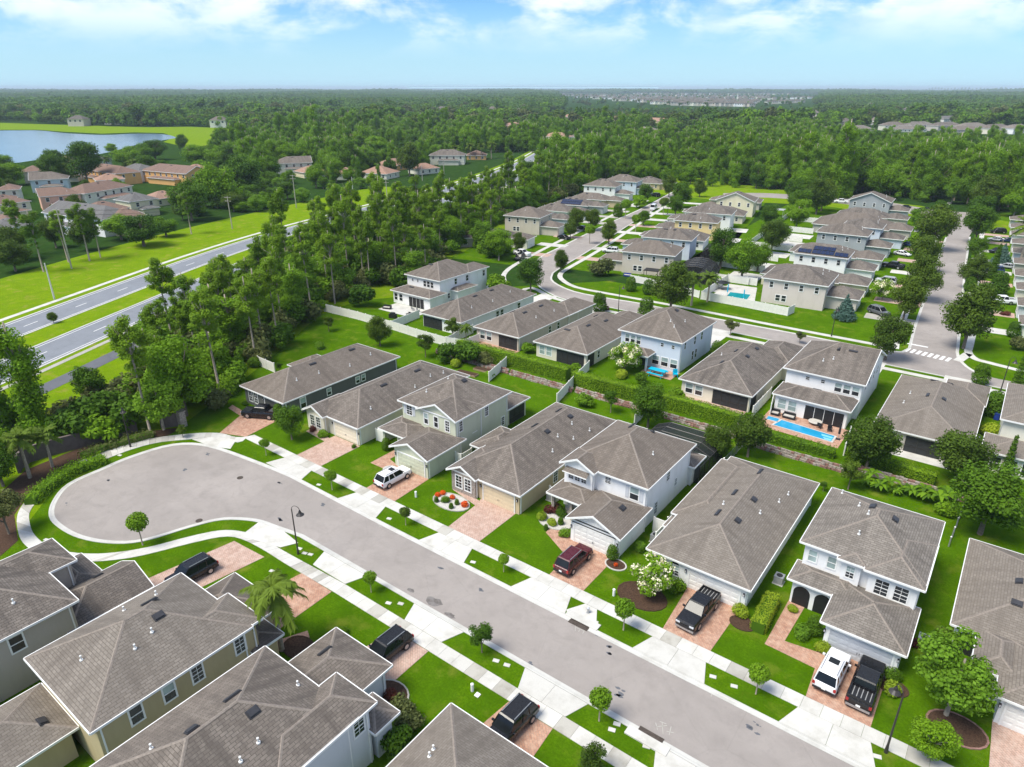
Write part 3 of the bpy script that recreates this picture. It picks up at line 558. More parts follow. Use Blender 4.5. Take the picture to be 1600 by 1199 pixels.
    for dv_ in doors:
        mi,s,pos,w,mat=dv_[:5]; d=MM[mi]; o=d.get('ov',OV)+.004*d['i']
        loc={'S':(pos-ox,d['y0']+o,0),'N':(pos-ox,d['y1']-o,0),'E':(d['x1']-o,pos-oy,0),'W':(d['x0']+o,pos-oy,0)}[s]
        link('garage_door',door_mesh(w,mat),t,loc,math.radians(SIDE[s]))
        if detail>1:
            if 'lamp' not in MISC:
                k=MB(); k.box(-.08,.08,-.16,0,-.16,.16,'black'); k.box(-.05,.05,-.17,-.16,-.1,.1,'lens'); MISC['lamp']=k.mesh('wall_lamp')
            for q in (-1,1):
                dx=q*(w/2+.42); c_,s_2=math.cos(math.radians(SIDE[s])),math.sin(math.radians(SIDE[s])); link('wall_lamp',MISC['lamp'],t,(loc[0]+dx*c_,loc[1]+dx*s_2,1.85),math.radians(SIDE[s]))
    for mi,s,pos,w,h,mat,kind in openings:
        d=MM[mi]; o=d.get('ov',OV)+.004*d['i']; m=MB()
        if kind=='arch':
            pts=[(-w/2,0),(w/2,0)]+[(w/2*math.cos(math.pi*i/10),h-w/2+w/2*math.sin(math.pi*i/10)) for i in range(11)]
            m.face([(a,-.012,b) for a,b in pts],mat)
            for a,b in zip(pts[2:],pts[3:]): m.face([(a[0],-.04,a[1]),(b[0],-.04,b[1]),(b[0]*1.12,-.04,(b[1]-h+w/2)*1.12+h-w/2),(a[0]*1.12,-.04,(a[1]-h+w/2)*1.12+h-w/2)],'trim')
            nm='archway'
        else:
            m.box(-w/2,w/2,-.015,0,.03,h,mat); nm={'screen':'porch_screen','door':'door','slider':'patio_door'}[kind]
            n=max(2,int(w/1.1))
            fmat='dark_bronze' if kind!='slider' else 'trim'
            for i in range(n+1): xx=-w/2+w*i/n; m.box(xx-.03,xx+.03,-.05,0,0,h,fmat)
            m.box(-w/2,w/2,-.048,0,h-.05,h,fmat); m.box(-w/2,w/2,-.046,0,.9,.95,fmat) if kind=='screen' else None
        loc={'S':(pos-ox,d['y0']+o,0),'N':(pos-ox,d['y1']-o,0),'E':(d['x1']-o,pos-oy,0),'W':(d['x0']+o,pos-oy,0)}[s]
        m.build(nm,t,loc=loc,rz=math.radians(SIDE[s]))
    for mi,kind,x,y in vents:
        d=MM[mi]; z,s=roofz(d,x-ox,y-oy); o=link('vent_pipe' if kind=='p' else 'roof_vent',MISC[kind],ro,(x-ox,y-oy,z-.01))
        if kind!='p': o.rotation_euler=Matrix.Rotation(math.radians(SIDE[s]),3,'Z').to_euler(); o.rotation_euler=(Matrix.Rotation(math.radians(SIDE[s]),3,'Z')@Matrix.Rotation(math.atan(d['p']),3,'X')).to_euler()
    tag(t,label,cat,group); HOUSES.append((desc,t.location.x,t.location.y,t)); t['_d']=0; del t['_d']
    return t
def autovents(m,n=3,seed=0):
    r=random.Random(seed); x0,x1,y0,y1=m[:4]; out=[]; ax='y' if y1-y0>=x1-x0 else 'x'
    for i in range(n):
        if ax=='y': out.append((0,r.choice('vV'),(x0+x1)/2+r.choice((-1.1,1.1)),y0+(y1-y0)*(.32+.36*(i+.5)/n)))
        else: out.append((0,r.choice('vV'),x0+(x1-x0)*(.32+.36*(i+.5)/n),(y0+y1)/2+r.choice((-1.1,1.1))))
    for i in range(n): out.append((0,'p',x0+(x1-x0)*r.uniform(.15,.85),y0+(y1-y0)*r.uniform(.15,.85)))
    return out
e1,e2=2.9,5.7
F=('dark grey one-storey house','cream house with a gabled window bay','sage green two-storey house','tan one-storey house','white two-storey house with the awning window','long white one-storey house','white two-storey house with porch arches','white house at the right edge')
# --- far row of the near street
house(F[0],'dark grey one-storey house with brown roof, on the far side by the turning circle','house','A',
 [(-91.5,-80.6,51.8,75.4,e1),(-93.6,-88,62,68,e1-.3)],'darkgrey',
 [(0,'S',-89.6,1.5,.8,1.7,'gat'),(0,'S',-88.2,1.5,.8,1.7,'gat'),(0,'E',55.5,1.5,.9,1.6,'bt'),(0,'E',60.4,1.6,.7,1,'bt'),(0,'E',66.2,1.6,.7,1,'bt'),(0,'E',67.4,1.6,.7,1,'bt')],[(0,'S',-83.6,4.5,'door_dark')],
 [(0,'v',-85.2,61),(0,'v',-85.2,69),(0,'p',-83.4,56.5),(0,'p',-83.2,60.5),(0,'p',-82.4,66),(0,'p',-83,71)])
house(F[1],'cream one-storey house with a white gabled window bay beside its garage','house','A',
 [(-76.6,-65.75,52.9,76.2,e1),(-76.8,-72.2,52.2,59,e1+.02,dict(g='S',wall='cream',p=.5))],'cream',
 [(1,'S',-75.2,1.5,.85,1.6,'gt'),(1,'S',-73.9,1.5,.85,1.6,'gt'),(0,'E',62.5,1.5,.9,1.6,'bt')],[(0,'S',-68.9,4.6,'door_cream')],
 [(0,'v',-70.2,62),(0,'v',-70.2,69),(0,'p',-67.6,57),(0,'p',-67.8,66),(0,'p',-68.4,70),(0,'p',-68,72.5)])
house(F[2],'sage green two-storey house with a gabled garage and three upstairs windows','house','A',
 [(-63.7,-52.8,58.5,70.2,e2),(-59.8,-52.75,58.1,64.4,e2+.015,dict(g='S',ax='y',p=.44)),(-58.9,-52.2,52.1,59.5,e1,dict(g='S',p=.42,ax='y')),(-63.9,-58.4,54.8,59.4,e1-.06,dict(open=(-63.3,-60.6,-59.1),p=.3,ax='x')),(-58,-53.2,69.4,75.2,e1-.02,dict(p=.3))],'sage',
 [(0,'S',-61.9,4.5,1,1.35,'gts'),(1,'S',-58.4,4.4,.65,1.5,'bt'),(1,'S',-56.6,4.4,.65,1.5,'t'),(1,'S',-54.6,4.4,.65,1.5,'gt'),(1,'E',59.6,4.4,.6,1.4,'gt'),(0,'E',65,4.5,.6,1.3,'gt'),(0,'E',62.4,1.5,.8,1.7,'bt'),(0,'E',68.6,1.6,.6,1.2,'gt')],[(2,'S',-55.5,4.6,'door_sage')],
 [(0,'V',-57.4,65.3),(0,'p',-60.5,61),(0,'p',-61,66)],openings=[(0,'S',-61.3,1.1,2.2,'black','door'),(4,'E',72.5,3.6,2.2,'screen','screen')])
house(F[3],'tan one-storey house with brown streaked roof and stone-faced gable','house','A',
 [(-49.1,-38.5,52.7,76,e1,dict(p=.5)),(-49.2,-44.6,52.2,59,e1+.02,dict(g='S',wall='stone',p=.5)),(-51.2,-46,59,65.5,e1-.25,dict(p=.4))],'tan',
 [(1,'S',-47.6,1.5,.9,1.6,'gt'),(1,'S',-46.2,1.5,.9,1.6,'gt'),(0,'E',60.6,1.6,.8,1.5,'gt')],[(0,'S',-41.9,4.5,'door_tan')],
 [(0,'V',-42.7,64.2),(0,'v',-44.9,64.6),(0,'V',-42.7,69.6),(0,'v',-44.9,70.2),(0,'p',-41.5,64.8),(0,'p',-40.4,62),(0,'p',-41.8,68.6),(0,'p',-40.2,66.5),(0,'p',-39.9,70)])
house(F[4],'white two-storey house with an awning over its triple gable window','house','A',
 [(-36.5,-25.8,58.5,71.2,e2,dict(p=.52)),(-36.6,-32,57.7,62,e2+.015,dict(g='S',ax='y',p=.5)),(-32.2,-25.6,52.3,59.5,e1,dict(g='S',ax='y',p=.46)),(-36.7,-31.4,55.3,59.4,e1-.05,dict(open=(-36.1,-33.7),p=.3,ax='x',post='stone')),(-29,-25.4,70.4,74,e1,dict(p=.3))],'white',
 [(1,'S',-35.25,4.3,.62,1,'g'),(1,'S',-34.4,4.3,.62,1,'g'),(1,'S',-33.55,4.3,.62,1,'g'),(0,'S',-30.9,4.75,.65,.75,'g'),(0,'S',-27.6,4.25,1.0,1.5,'tbs'),(0,'E',64.6,4.4,.7,1.4,'gt'),(0,'E',67,2.3,.55,.9,'gt'),(0,'E',61.9,1.4,.6,1.5,'gt')],[(2,'S',-28.9,4.7,'door_white')],
 [(0,'V',-30,67.2),(0,'v',-32.4,67),(2,'V',-27.6,56.3),(0,'p',-28,63.8)],openings=[(0,'S',-35.2,1.1,2.2,'wood','door')])
house(F[5],'long white one-storey house with two arched windows behind the white blossom tree','house','A',
 [(-22.9,-12.4,52.7,75.8,e1,dict(p=.42)),(-23.6,-18,60,74.6,e1-.02,dict(p=.42)),(-23.5,-20.2,57.8,60.5,2.5,dict(p=.2))],'white',
 [(0,'S',-21.5,1.4,.8,1.2,'ga'),(0,'S',-19.9,1.4,.8,1.2,'gab'),(0,'E',55.5,1.5,.8,1.3,'gt'),(0,'E',57.2,1.5,.8,1.3,'gt')],[(0,'S',-15.9,4.9,'door_white')],
 [(0,'V',-16.6,60.2),(0,'v',-18.7,60.3),(0,'V',-16.6,65),(0,'v',-18.7,65.1),(0,'v',-17.8,70.5),(0,'p',-15.4,63.6),(0,'p',-18.9,62.3),(0,'p',-14.6,67.5),(0,'p',-14.3,69.8)],roof='shingle_pale')
house(F[6],'white two-storey house with two porch arches and black wicker chairs','house','A',
 [(-10.25,.25,58.9,70.7,e2,dict(p=.42)),(-4.5,.3,58.1,66,e2-.012,dict(ax='y',p=.42)),(-6.3,.35,52.5,59.4,e1,dict(p=.4)),(-10.3,-4.4,56.6,60,e1-.03,dict(p=.36,ax='x')),(-6.8,-4.3,58.4,62,e2-.03,dict(p=.3))],'white',
 [(0,'S',-9,4.3,.7,1.2,'tbB'),(0,'S',-7.3,4.3,.7,1.2,'tbB'),(4,'S',-5.6,4.35,.65,1.2,'gtb'),(1,'S',-2.9,4.15,1.05,1.5,'gt'),(1,'S',-1.35,4.15,1.05,1.5,'gt')],[(2,'S',-3,4.9,'door_grey')],
 [(0,'V',-5.7,66),(0,'V',-3.6,65.4),(0,'p',-9,69.2),(0,'p',-6.9,66.2),(0,'p',-5.8,64.4),(0,'p',-5.9,61.6)],roof='shingle_pale',openings=[(3,'S',-8.9,1.5,2.2,'black','arch'),(3,'S',-7,1.5,2.2,'black','arch')])
house(F[7],'white one-storey house at the right edge with pale shingle roof and porch arch','house','A',
 [(2.7,14,58.9,74,e1,dict(p=.42)),(6.4,14,52.3,60,e1-.01,dict(p=.42)),(4.6,8,54.6,60,e1-.02,dict(p=.42))],'white',
 [(2,'S',5.5,1.4,.9,1.3,'gat')],[(1,'S',9.6,4.6,'door_white')],[(0,'V',6.8,66.2),(0,'V',6.8,62.8),(0,'p',6.3,57.8),(0,'p',7.4,57)],roof='shingle_pale',openings=[(0,'S',4,1.5,2.2,'black','arch')])
h_=HOUSES[4][3]; m=MB()
for i in range(-6,7): m.box(-28.9+i*.36-.04,-28.9+i*.36+.04,52.715,52.75,2.92,2.92+max(.1,(2.5-abs(i*.36))*.46-.12),'trim')
m.box(-31.6,-26.2,52.7,52.76,2.78,2.9,'vent'); m.box(-31.6,-26.2,52.69,52.76,2.45,2.53,'vent')
o=m.build('gable_batten',h_); o.location=(-h_.location.x,-h_.location.y,0)
# --- near row (south side)
N=('grey-beige two-storey house at the left edge','tan two-storey house at lower left','light grey two-storey house at bottom centre-left','one-storey house at the bottom edge')
house(N[0],'grey-beige two-storey house at the left edge with a dark shingled garage wing','house','A',
 [(-67,-56.1,1.5,14.3,e2),(-67.2,-61.9,8,16.6,e2+.01,dict(ax='y')),(-62.6,-56.5,13,20.3,e1,dict(g='N',ax='y',roof='shingle_dark')),(-67.1,-61.6,15,18.5,e1-.02,dict(p=.3,roof='shingle_dark')),(-66,-56.2,-5,2.2,e1)],'greybeige',
 [(0,'E',4.4,4.4,.9,1.4,'t'),(0,'E',2.4,2,.9,1.2,'t'),(0,'E',9.6,4.4,.9,1.4,'t')],[(2,'N',-59.5,4.6,'door_cream')],
 [(0,'p',-58.4,10.6),(0,'p',-59.6,5.6),(2,'V',-61,17.6)])
house(N[1],'tan two-storey house with four dark windows on its long right wall','house','A',
 [(-52.6,-41.8,9,21.3,e2,dict(p=.5)),(-46.9,-42,15,22.3,e2-.01,dict(p=.5,ax='y')),(-52.3,-45,19,25.9,e1,dict(g='',ax='y',roof='shingle_dark')),(-45.6,-42,21,23.9,e1-.03,dict(p=.3,roof='shingle_dark')),(-52.5,-46,1.5,9.4,e1,dict(p=.4))],'olive',
 [(0,'E',12.0,4.35,.8,1.4,'t'),(0,'E',14.4,4.35,.8,1.4,'tb'),(0,'E',16.6,4.35,.8,1.4,'gt'),(0,'E',20.2,4.35,.8,1.4,'gt'),(0,'S',-44.6,4.4,.9,1.2,'t')],[(2,'N',-48.6,4.6,'door_tan')],
 [(0,'v',-48.4,16.8),(0,'V',-46.2,16.4),(0,'p',-49.5,17.8),(0,'p',-50.2,15.5),(0,'p',-45.4,15.4),(0,'p',-45,13.9),(0,'p',-47.6,11.2),(4,'V',-47.9,7.9)],roof='shingle_pale')
house(N[2],'light grey two-storey house with water-stained walls and three side windows','house','A',
 [(-39.2,-28.6,6.5,20.6,e2,dict(p=.5)),(-32.8,-28.5,14,22.2,e2-.01,dict(p=.5,ax='y',g='')),(-38.9,-32.1,18,26.9,e1+.1,dict(ax='y',p=.45)),(-31.2,-28.3,21.6,24,e1+.3,dict(p=.35,ax='y'))],'palegrey',
 [(0,'E',15.8,4.3,.85,1.4,'tb'),(0,'E',17.8,4.3,.85,1.4,'gt'),(1,'E',20.8,4.3,.85,1.4,'gt'),(0,'E',12.6,4.3,.85,1.4,'gt')],[(2,'N',-35.6,4.6,'door_grey')],
 [(0,'v',-34.9,15.5),(0,'V',-32.8,15.6),(0,'V',-34.4,12.4),(0,'p',-31.2,14.8),(0,'p',-31,13.4),(0,'p',-35.8,10.4),(0,'p',-33.6,19.5),(2,'v',-36.6,24)],roof='shingle')
house(N[3],'one-storey grey-roofed house cut by the bottom edge beside a parked black car','house','A',
 [(-26,-15.2,4,27,e1,dict(p=.46))],'palecream',[(0,'W',20,1.5,.8,1.3,'t'),(0,'E',22,1.5,.8,1.3,'t')],[(0,'N',-22.4,4.6,'door_white')],
 [(0,'p',-23.8,22.8),(0,'p',-23.6,22.2),(0,'p',-18.4,24.4),(0,'V',-19.4,16)],roof='shingle_pale')
# --- second row, backs to the camera
Rw=('white two-storey house at the edge of the wood','white one-storey house with the screened corner porch','grey one-storey house with the brick patio','cream one-storey house behind the left hedge','pale blue two-storey house','cream one-storey house with the wide dark screen porch','white two-storey house by the blue pool','greige one-storey house right of the pool','pale green-cream two-storey house at the right edge')
house(Rw[0],'white two-storey house at the edge of the wood with a covered back porch','house','A',
 [(-112.4,-101.4,108.2,122.6,e2),(-106.6,-101.3,118,125.6,e2-.01,dict(ax='y')),(-112.6,-100.3,103.7,109.4,e1+.05,dict(p=.36)),(-103,-99.4,112,119,e1,dict(p=.3))],'white',
 [(0,'S',-110.2,4.6,.45,.5,''),(0,'S',-108.6,4.6,.45,.5,''),(0,'S',-106.4,4.3,.8,1.3,'t'),(0,'S',-105.3,4.3,.8,1.3,'t'),(0,'S',-104.2,4.3,.8,1.3,'t'),(2,'S',-111.3,1.5,.95,1.5,'t'),(2,'S',-109.7,1.5,.95,1.5,'t'),(0,'E',114,4.4,.8,1.3,'t'),(0,'E',118,4.4,.8,1.3,'t'),(0,'E',120.5,4.4,.8,1.3,'t'),(0,'E',111.5,1.6,.7,1.1,'t'),(1,'E',124,4.4,.8,1.3,'t')],[],
 [(0,'v',-108,112.5),(0,'v',-107.4,116.5),(2,'v',-108,106)],openings=[(2,'S',-104.9,4.6,2.25,'black','slider')])
house(Rw[1],'white one-storey house with a black screened porch at its back corner','house','A',
 [(-95.3,-84.2,95.4,121,e1)],'white',[(0,'S',-87.4,1.5,1,1.4,'tbB'),(0,'E',107.5,1.5,.9,1.3,'t'),(0,'E',109,1.5,.9,1.3,'t'),(0,'E',115,1.5,.9,1.3,'t')],[],
 [(0,'v',-91,100.5),(0,'v',-89,105.5),(0,'v',-89,111),(0,'p',-86.6,101.5),(0,'p',-86.3,108),(0,'p',-87,115)],openings=[(0,'S',-92.2,5,2.3,'screen','screen')])
house(Rw[2],'grey one-storey house with pink patio, twin windows and black screen porch','house','A',
 [(-80.9,-70,95.2,117,e1),(-76.5,-69.9,112,122.6,e1-.02,dict(g='',ax='y'))],'beige',[(0,'S',-79,1.5,1.1,1.5,'tb'),(0,'S',-77.4,1.5,1.1,1.5,'tb'),(0,'E',106,1.5,.8,1.3,'t'),(0,'E',109,1.5,.8,1.3,'t')],[],
 [(0,'v',-76.6,102),(0,'v',-74.4,108.5),(0,'v',-74.4,103),(0,'p',-72.4,104),(0,'p',-72.2,110)],openings=[(0,'S',-72.9,4.2,2.35,'screen','screen')])
house(Rw[3],'cream one-storey house with twin blue-green windows above the left hedge','house','A',
 [(-66.9,-55.5,95.3,117,e1,dict(p=.45)),(-63,-55.7,110,121,e1-.02,dict(ax='y',p=.45))],'cream',[(0,'S',-65.2,1.5,1.05,1.5,'tbB'),(0,'S',-63.7,1.5,1.05,1.5,'tbB'),(0,'E',100,1.5,.7,1.3,'t')],[],
 [(0,'v',-62.4,99.6),(0,'v',-60.3,103.4),(0,'v',-62,109),(0,'v',-59.6,108.6)],openings=[(0,'S',-59.2,5.6,2.35,'screen','screen'),(0,'E',97.2,2.4,2.3,'screen','screen')])
house(Rw[4],'pale blue two-storey house with a turquoise picnic table on its back patio','house','A',
 [(-54,-41.8,103.1,118,e2,dict(p=.52)),(-51.6,-46.7,100.6,104.4,e1,dict(open=(-51,-47.2),p=.36,ax='x'))],'paleblue',
 [(0,'S',-52.3,4.35,.75,1.35,'tb'),(0,'S',-51.2,4.35,.75,1.35,'tb'),(0,'S',-50.1,4.35,.75,1.35,'tb'),(0,'S',-45.6,4.5,.5,.6,''),(0,'S',-43.6,4.5,.5,.6,''),(0,'S',-46.6,1.5,1.2,1.5,'tb'),(0,'S',-44.9,1.5,1.2,1.5,'tb'),(0,'S',-43.2,1.5,1.2,1.5,'tb'),(0,'E',105.4,4.5,.5,1.2,''),(0,'E',109.6,4.3,.7,1.4,''),(0,'E',112.6,4.3,.7,1.4,''),(0,'E',109.2,1.6,.7,1.6,''),(0,'E',110.6,1.6,.7,1.6,'')],[],
 [(0,'V',-47,111.5),(0,'p',-44.6,110),(0,'p',-46,107),(0,'p',-44.8,106),(1,'v',-49.2,101.9)],openings=[(0,'S',-49.6,2.6,2.2,'screen','slider')])
house(Rw[5],'cream one-storey house with a wide dark screened porch and wall clock','house','A',
 [(-38.6,-26.9,95.1,117,e1,dict(p=.45)),(-33,-25.9,111,121.5,e1-.01,dict(ax='y',p=.45))],'cream',[(0,'S',-36.9,1.5,1.1,1.5,'tb'),(0,'S',-35.3,1.5,1.1,1.5,'tb')],[],
 [(0,'v',-33.9,100.5),(0,'V',-31.6,105.5),(0,'V',-31.6,110),(0,'v',-34,107),(0,'p',-36,106)],openings=[(0,'S',-30.3,5.4,2.35,'screen','screen'),(0,'E',97.3,2.6,2.3,'screen','screen')])
house(Rw[6],'white two-storey house with a brown roof standing behind a blue pool','house','A',
 [(-25,-13.4,102.4,117.6,e2,dict(p=.42,g='E',ax='x')),(-24.9,-13.9,98,103.6,e1+.1,dict(p=.36))],'white',
 [(0,'S',-21.4,4.7,.5,.5,''),(0,'S',-19.2,4.7,.5,.5,''),(0,'S',-17,4.3,.9,1.3,'tb'),(0,'S',-15.8,4.3,.9,1.3,'tb'),(0,'S',-14.6,4.3,.9,1.3,'tb'),(1,'S',-23.4,1.5,1.1,1.5,'tbB'),(1,'S',-21.9,1.5,1.1,1.5,'tbB'),(0,'E',106,4.3,.7,1.3,'t'),(0,'E',108.6,4.3,.7,1.3,'t'),(0,'E',111.5,4.3,.7,1.3,'t'),(0,'E',114,4.3,.7,1.3,'t')],[],
 [(0,'v',-20.6,108.6),(0,'v',-18.9,108.6),(0,'v',-16.9,108.6),(0,'p',-20.2,105.4),(0,'p',-19,106.2),(1,'v',-19.4,101)],openings=[(1,'S',-17.4,5.4,2.3,'black','slider')])
house(Rw[7],'greige one-storey house with a pale mottled roof right of the pool','house','A',
 [(-10.7,.9,96,118,e1,dict(p=.38)),(-4.6,1.1,112,120.5,e1-.01,dict(p=.38))],'greige',[(0,'S',-8.6,1.5,1.3,1.6,'tb'),(0,'S',-10,1.5,.8,1.6,'tb')],[],
 [(0,'V',-3.9,106.4),(0,'v',-5.9,106.6),(0,'V',-3.9,113.6),(0,'v',-5.9,113.2),(0,'p',-8.2,108),(0,'p',-8.4,104)],roof='shingle_pale',openings=[(0,'S',-4.4,4.2,2.3,'screen','screen')])
house(Rw[8],'pale green-cream two-storey house cut by the right edge behind the blue bin','house','A',
 [(2.9,14,101.3,116,e2,dict(p=.4)),(1.8,14,96.6,102.5,e1,dict(p=.36))],'palecream',[(1,'S',5.2,1.4,1.2,1.6,'t'),(1,'S',7,1.4,1.2,1.6,'t'),(1,'S',3.6,1.4,1,1.6,'t')],[],[(0,'V',7,106)],roof='shingle_pale')
# --- blocks beyond the cross street
def fhouse(fr,u0,u1,v0,v1,st,wall,desc,label,face='E',garage=True,roof='shingle',g='',solar=None,gv=None,extra=(),seed=0,gname=None):
    z=e2 if st==2 else e1; M=[(u0,u1,v0,v1,z,dict(g=g,p=.42,**({'ax':'y'} if g else {})))]; wins=[]; doors=[]
    r=random.Random(int(abs(u0*31+v0*7)))
    if garage:
        gv=gv or (v0+1,v0+8)
        if face=='E': M.append((u1-2,u1+6.2,gv[0],gv[1],e1,dict(p=.4,g='',ax='x'))); doors=[(1,'E',(gv[0]+gv[1])/2,4.4,'door_white')]
        else: M.append((u0-6.2,u0+2,gv[0],gv[1],e1,dict(p=.4,ax='x'))); doors=[(1,'W',(gv[0]+gv[1])/2,4.4,'door_white')]
    M+=list(extra)
    n=4 if u1-u0>12 else 3
    for i in range(n):
        x=u0+(u1-u0)*(i+.7)/(n+.4); 
        if st==2: wins.append((0,'S',x,4.35,.75,1.3,'t'))
        else: wins.append((0,'S',x,1.55,.8,1.3,'t'))
    if st==2: wins+= [(0,'S',u0+4,1.5,.9,1.3,'t'),(0,'S',u0+5.3,1.5,.9,1.3,'t')]
    for y in (v0+2.5,v1-2.5): wins.append((0,face,y,4.3 if st==2 else 1.5,.8,1.3,'t'))
    t=house(desc,label,'house',fr,M,wall,wins,doors,autovents(M[0],2,seed)[:5],roof=roof,detail=1,group=gname)
    if solar:
        m=MB(); cx,cy=(u0+u1)/2,(v0+v1)/2
        for i,(du,dv_) in enumerate(solar):
            zz=M[0][4]+(dv_-0)*.42+.1; k=math.atan(.42)
        px_,py_,an=FRM[fr]
        for du,dv_ in solar:   # panels lie on the slope that faces the camera
            loc=(du-cx,v0+dv_-cy,z+dv_*.42+.1); o=link('solar_panel',solar_mesh(),t,loc); o.rotation_euler=(math.atan(.42),0,0)
    return t
def solar_mesh():
    if 'sol' not in MISC:
        m=MB(); m.box(-.52,.52,-.84,.84,0,.05,'black'); m.box(-.46,.46,-.76,.76,.05,.06,'solar'); MISC['sol']=m.mesh('solar_panel')
    return MISC['sol']
SOL=[(-27+i*1.04,1.2+j*1.7) for i in range(5) for j in range(2)]+[(-30.4+i*1.04,1.2) for i in range(3)]+[(-21.6+i*1.04,1.1) for i in range(3)]
TB=[('B',-32,-17.9,21.6,34,2,'pinkbeige','pinkish two-storey house on the street corner','pinkish beige two-storey house on the corner of the side street, teal pool behind it',dict(gv=(24.5,33))),
 ('B',-36,-18,37,47,1,'ivory','one-storey house behind the corner house','one-storey grey-roofed house directly behind the pinkish corner house',dict(gv=(38,46))),
 ('B',-31.9,-18.7,52,62,2,'white','white house with the blue solar panels','white two-storey house with dark blue solar panels on the roof slope',dict(gv=(54,62))),
 ('B',-36,-18.6,67,77,1,'white','one-storey house behind the solar roof','low grey-roofed house right behind the house with solar panels',dict(gv=(68,76))),
 ('B',-32.7,-18.5,85,95.5,2,'grey','slate grey two-storey house','slate grey two-storey house with four white-framed upstairs windows, mid block',dict(gv=(86,94))),
 ('B',-28,-16.6,100,110,2,'paleblue','pale house with a small solar array','pale blue two-storey house with a small solar array behind the slate grey house',dict(gv=(101,108),g='')),
 ('B',-39.4,-16,115,132,1,'greige','broad one-storey house','broad low one-storey house with a wide hipped roof near the end of the block',dict(gv=(118,127))),
 ('B',-35.2,-20.5,159,172,2,'grey','grey gabled house at the end of the block','grey two-storey house with a broad low gable at the end of the block',dict(g='S',gv=(160,168))),
 ('B',-36,-19,139,150,1,'beige','low house before the grey gable','one-storey house just in front of the grey gabled house at the end of the block',dict(gv=(140,148)))]
for fr,u0,u1,v0,v1,st,w,d,l,k in TB:
    fhouse(fr,u0,u1,v0,v1,st,w,d,l,'E',solar=SOL if 'dark blue solar' in l else None,**k)
UB=[('C',15.4,29.7,10.2,21.8,2,'beige','beige two-storey house by the black pool cage','beige two-storey house on the left corner beside the curved black pool cage'),
 ('C',15.5,29.8,31,42,2,'paleblue','pale blue-grey two-storey house','pale blue-grey two-storey house directly behind the beige corner house'),
 ('C',17,31,46,57,1,'white','low house in front of the yellow house','low grey-roofed house in front of the yellow house'),
 ('C',18,32,61.7,71.5,2,'yellow','yellow two-storey house','yellow two-storey house with one side window, middle of the block'),
 ('C',18.2,33.8,79.5,91,2,'white','white two-storey house behind the yellow one','white two-storey house with a broad grey roof just behind the yellow house'),
 ('C',20,36,96,107,1,'cream','low house in front of the cream gable','low one-storey house with dark vents in front of the cream gabled house'),
 ('C',23,37.5,112,124,2,'ivory','cream gabled house near the end','cream two-storey house with a low gable and four narrow windows near the street end'),
 ('C',24,38,130,141,1,'greige','low house at the far street end','low house behind the cream gabled house at the far street end')]
for i,(fr,u0,u1,v0,v1,st,w,d,l) in enumerate(UB):
    fhouse(fr,u0,u1,v0,v1,st,w,d,l,'W',g='S' if 'cream two-storey' in l else '',seed=i)
VB=[(-35,-24,24.8,34,1,'palecream','low pale house by the white pickup','low pale house beside the white pickup, first along the left side street',{}),
 (-36,-22.6,47,59,2,'beige','beige house with arched entry','beige two-storey house with a small gable, second along the left side street',{}),
 (-37,-24.5,62,72,1,'paleblue','pale blue low house','long pale blue one-storey house with one square solar array, left side street',{}),
 (-38,-24,78,88,1,'white','low white house left side street','one-storey white-walled house between the two solar roofs, left side street',{}),
 (-37,-22,94,105,1,'grey','low house with long solar array','one-storey grey house with a long solar array on the roof, left side street',{}),
 (-36,-20,111,121,1,'tan','tan low house on the left side street','tan one-storey house behind clipped trees on the left side street',{}),
 (-37,-22,131,143,2,'white','white two-storey house with two gables','white two-storey house toward the far end of the left side street',{}),
 (-34,-18,151,163,2,'paleblue','pale two-storey house near the far wood','pale blue-grey two-storey house near the far wood, left side street',{}),
 (-26,-12,172,184,1,'tan','tan low house, last on the left street','tan one-storey house, last one on the left side street before the trees',{})]
for i,(u0,u1,v0,v1,st,w,d,l,k) in enumerate(VB):
    s=None
    if 'square solar' in l: s=[(-33+a*1.04,1.2+b*1.7) for a in range(5) for b in range(2)]
    if 'long solar' in l: s=[(-33+a*1.04,1.2+b*1.7) for a in range(8) for b in range(2)]
    fhouse('C',u0,u1,v0,v1,st,w,d,l,'E',solar=s,seed=i+20)
cols=['palecream','palegrey','cream','white','greige','paleblue','beige','white','palecream','grey']
for i,v in enumerate((23,38,53,68,83,98,113,128,143,160)):
    nth=('first','second','third','fourth','fifth','sixth','seventh','eighth','ninth','tenth')[i]
    fhouse('B',23,36,v,v+10.5,1+(i in (3,5,8,9)),cols[i],'%s house on the right of the side street'%nth,'%s-walled house, %s from the crossroads right of the side street'%({'palecream':'pale cream','palegrey':'light grey','paleblue':'pale blue'}.get(cols[i],cols[i]),nth),'W',seed=i+40)
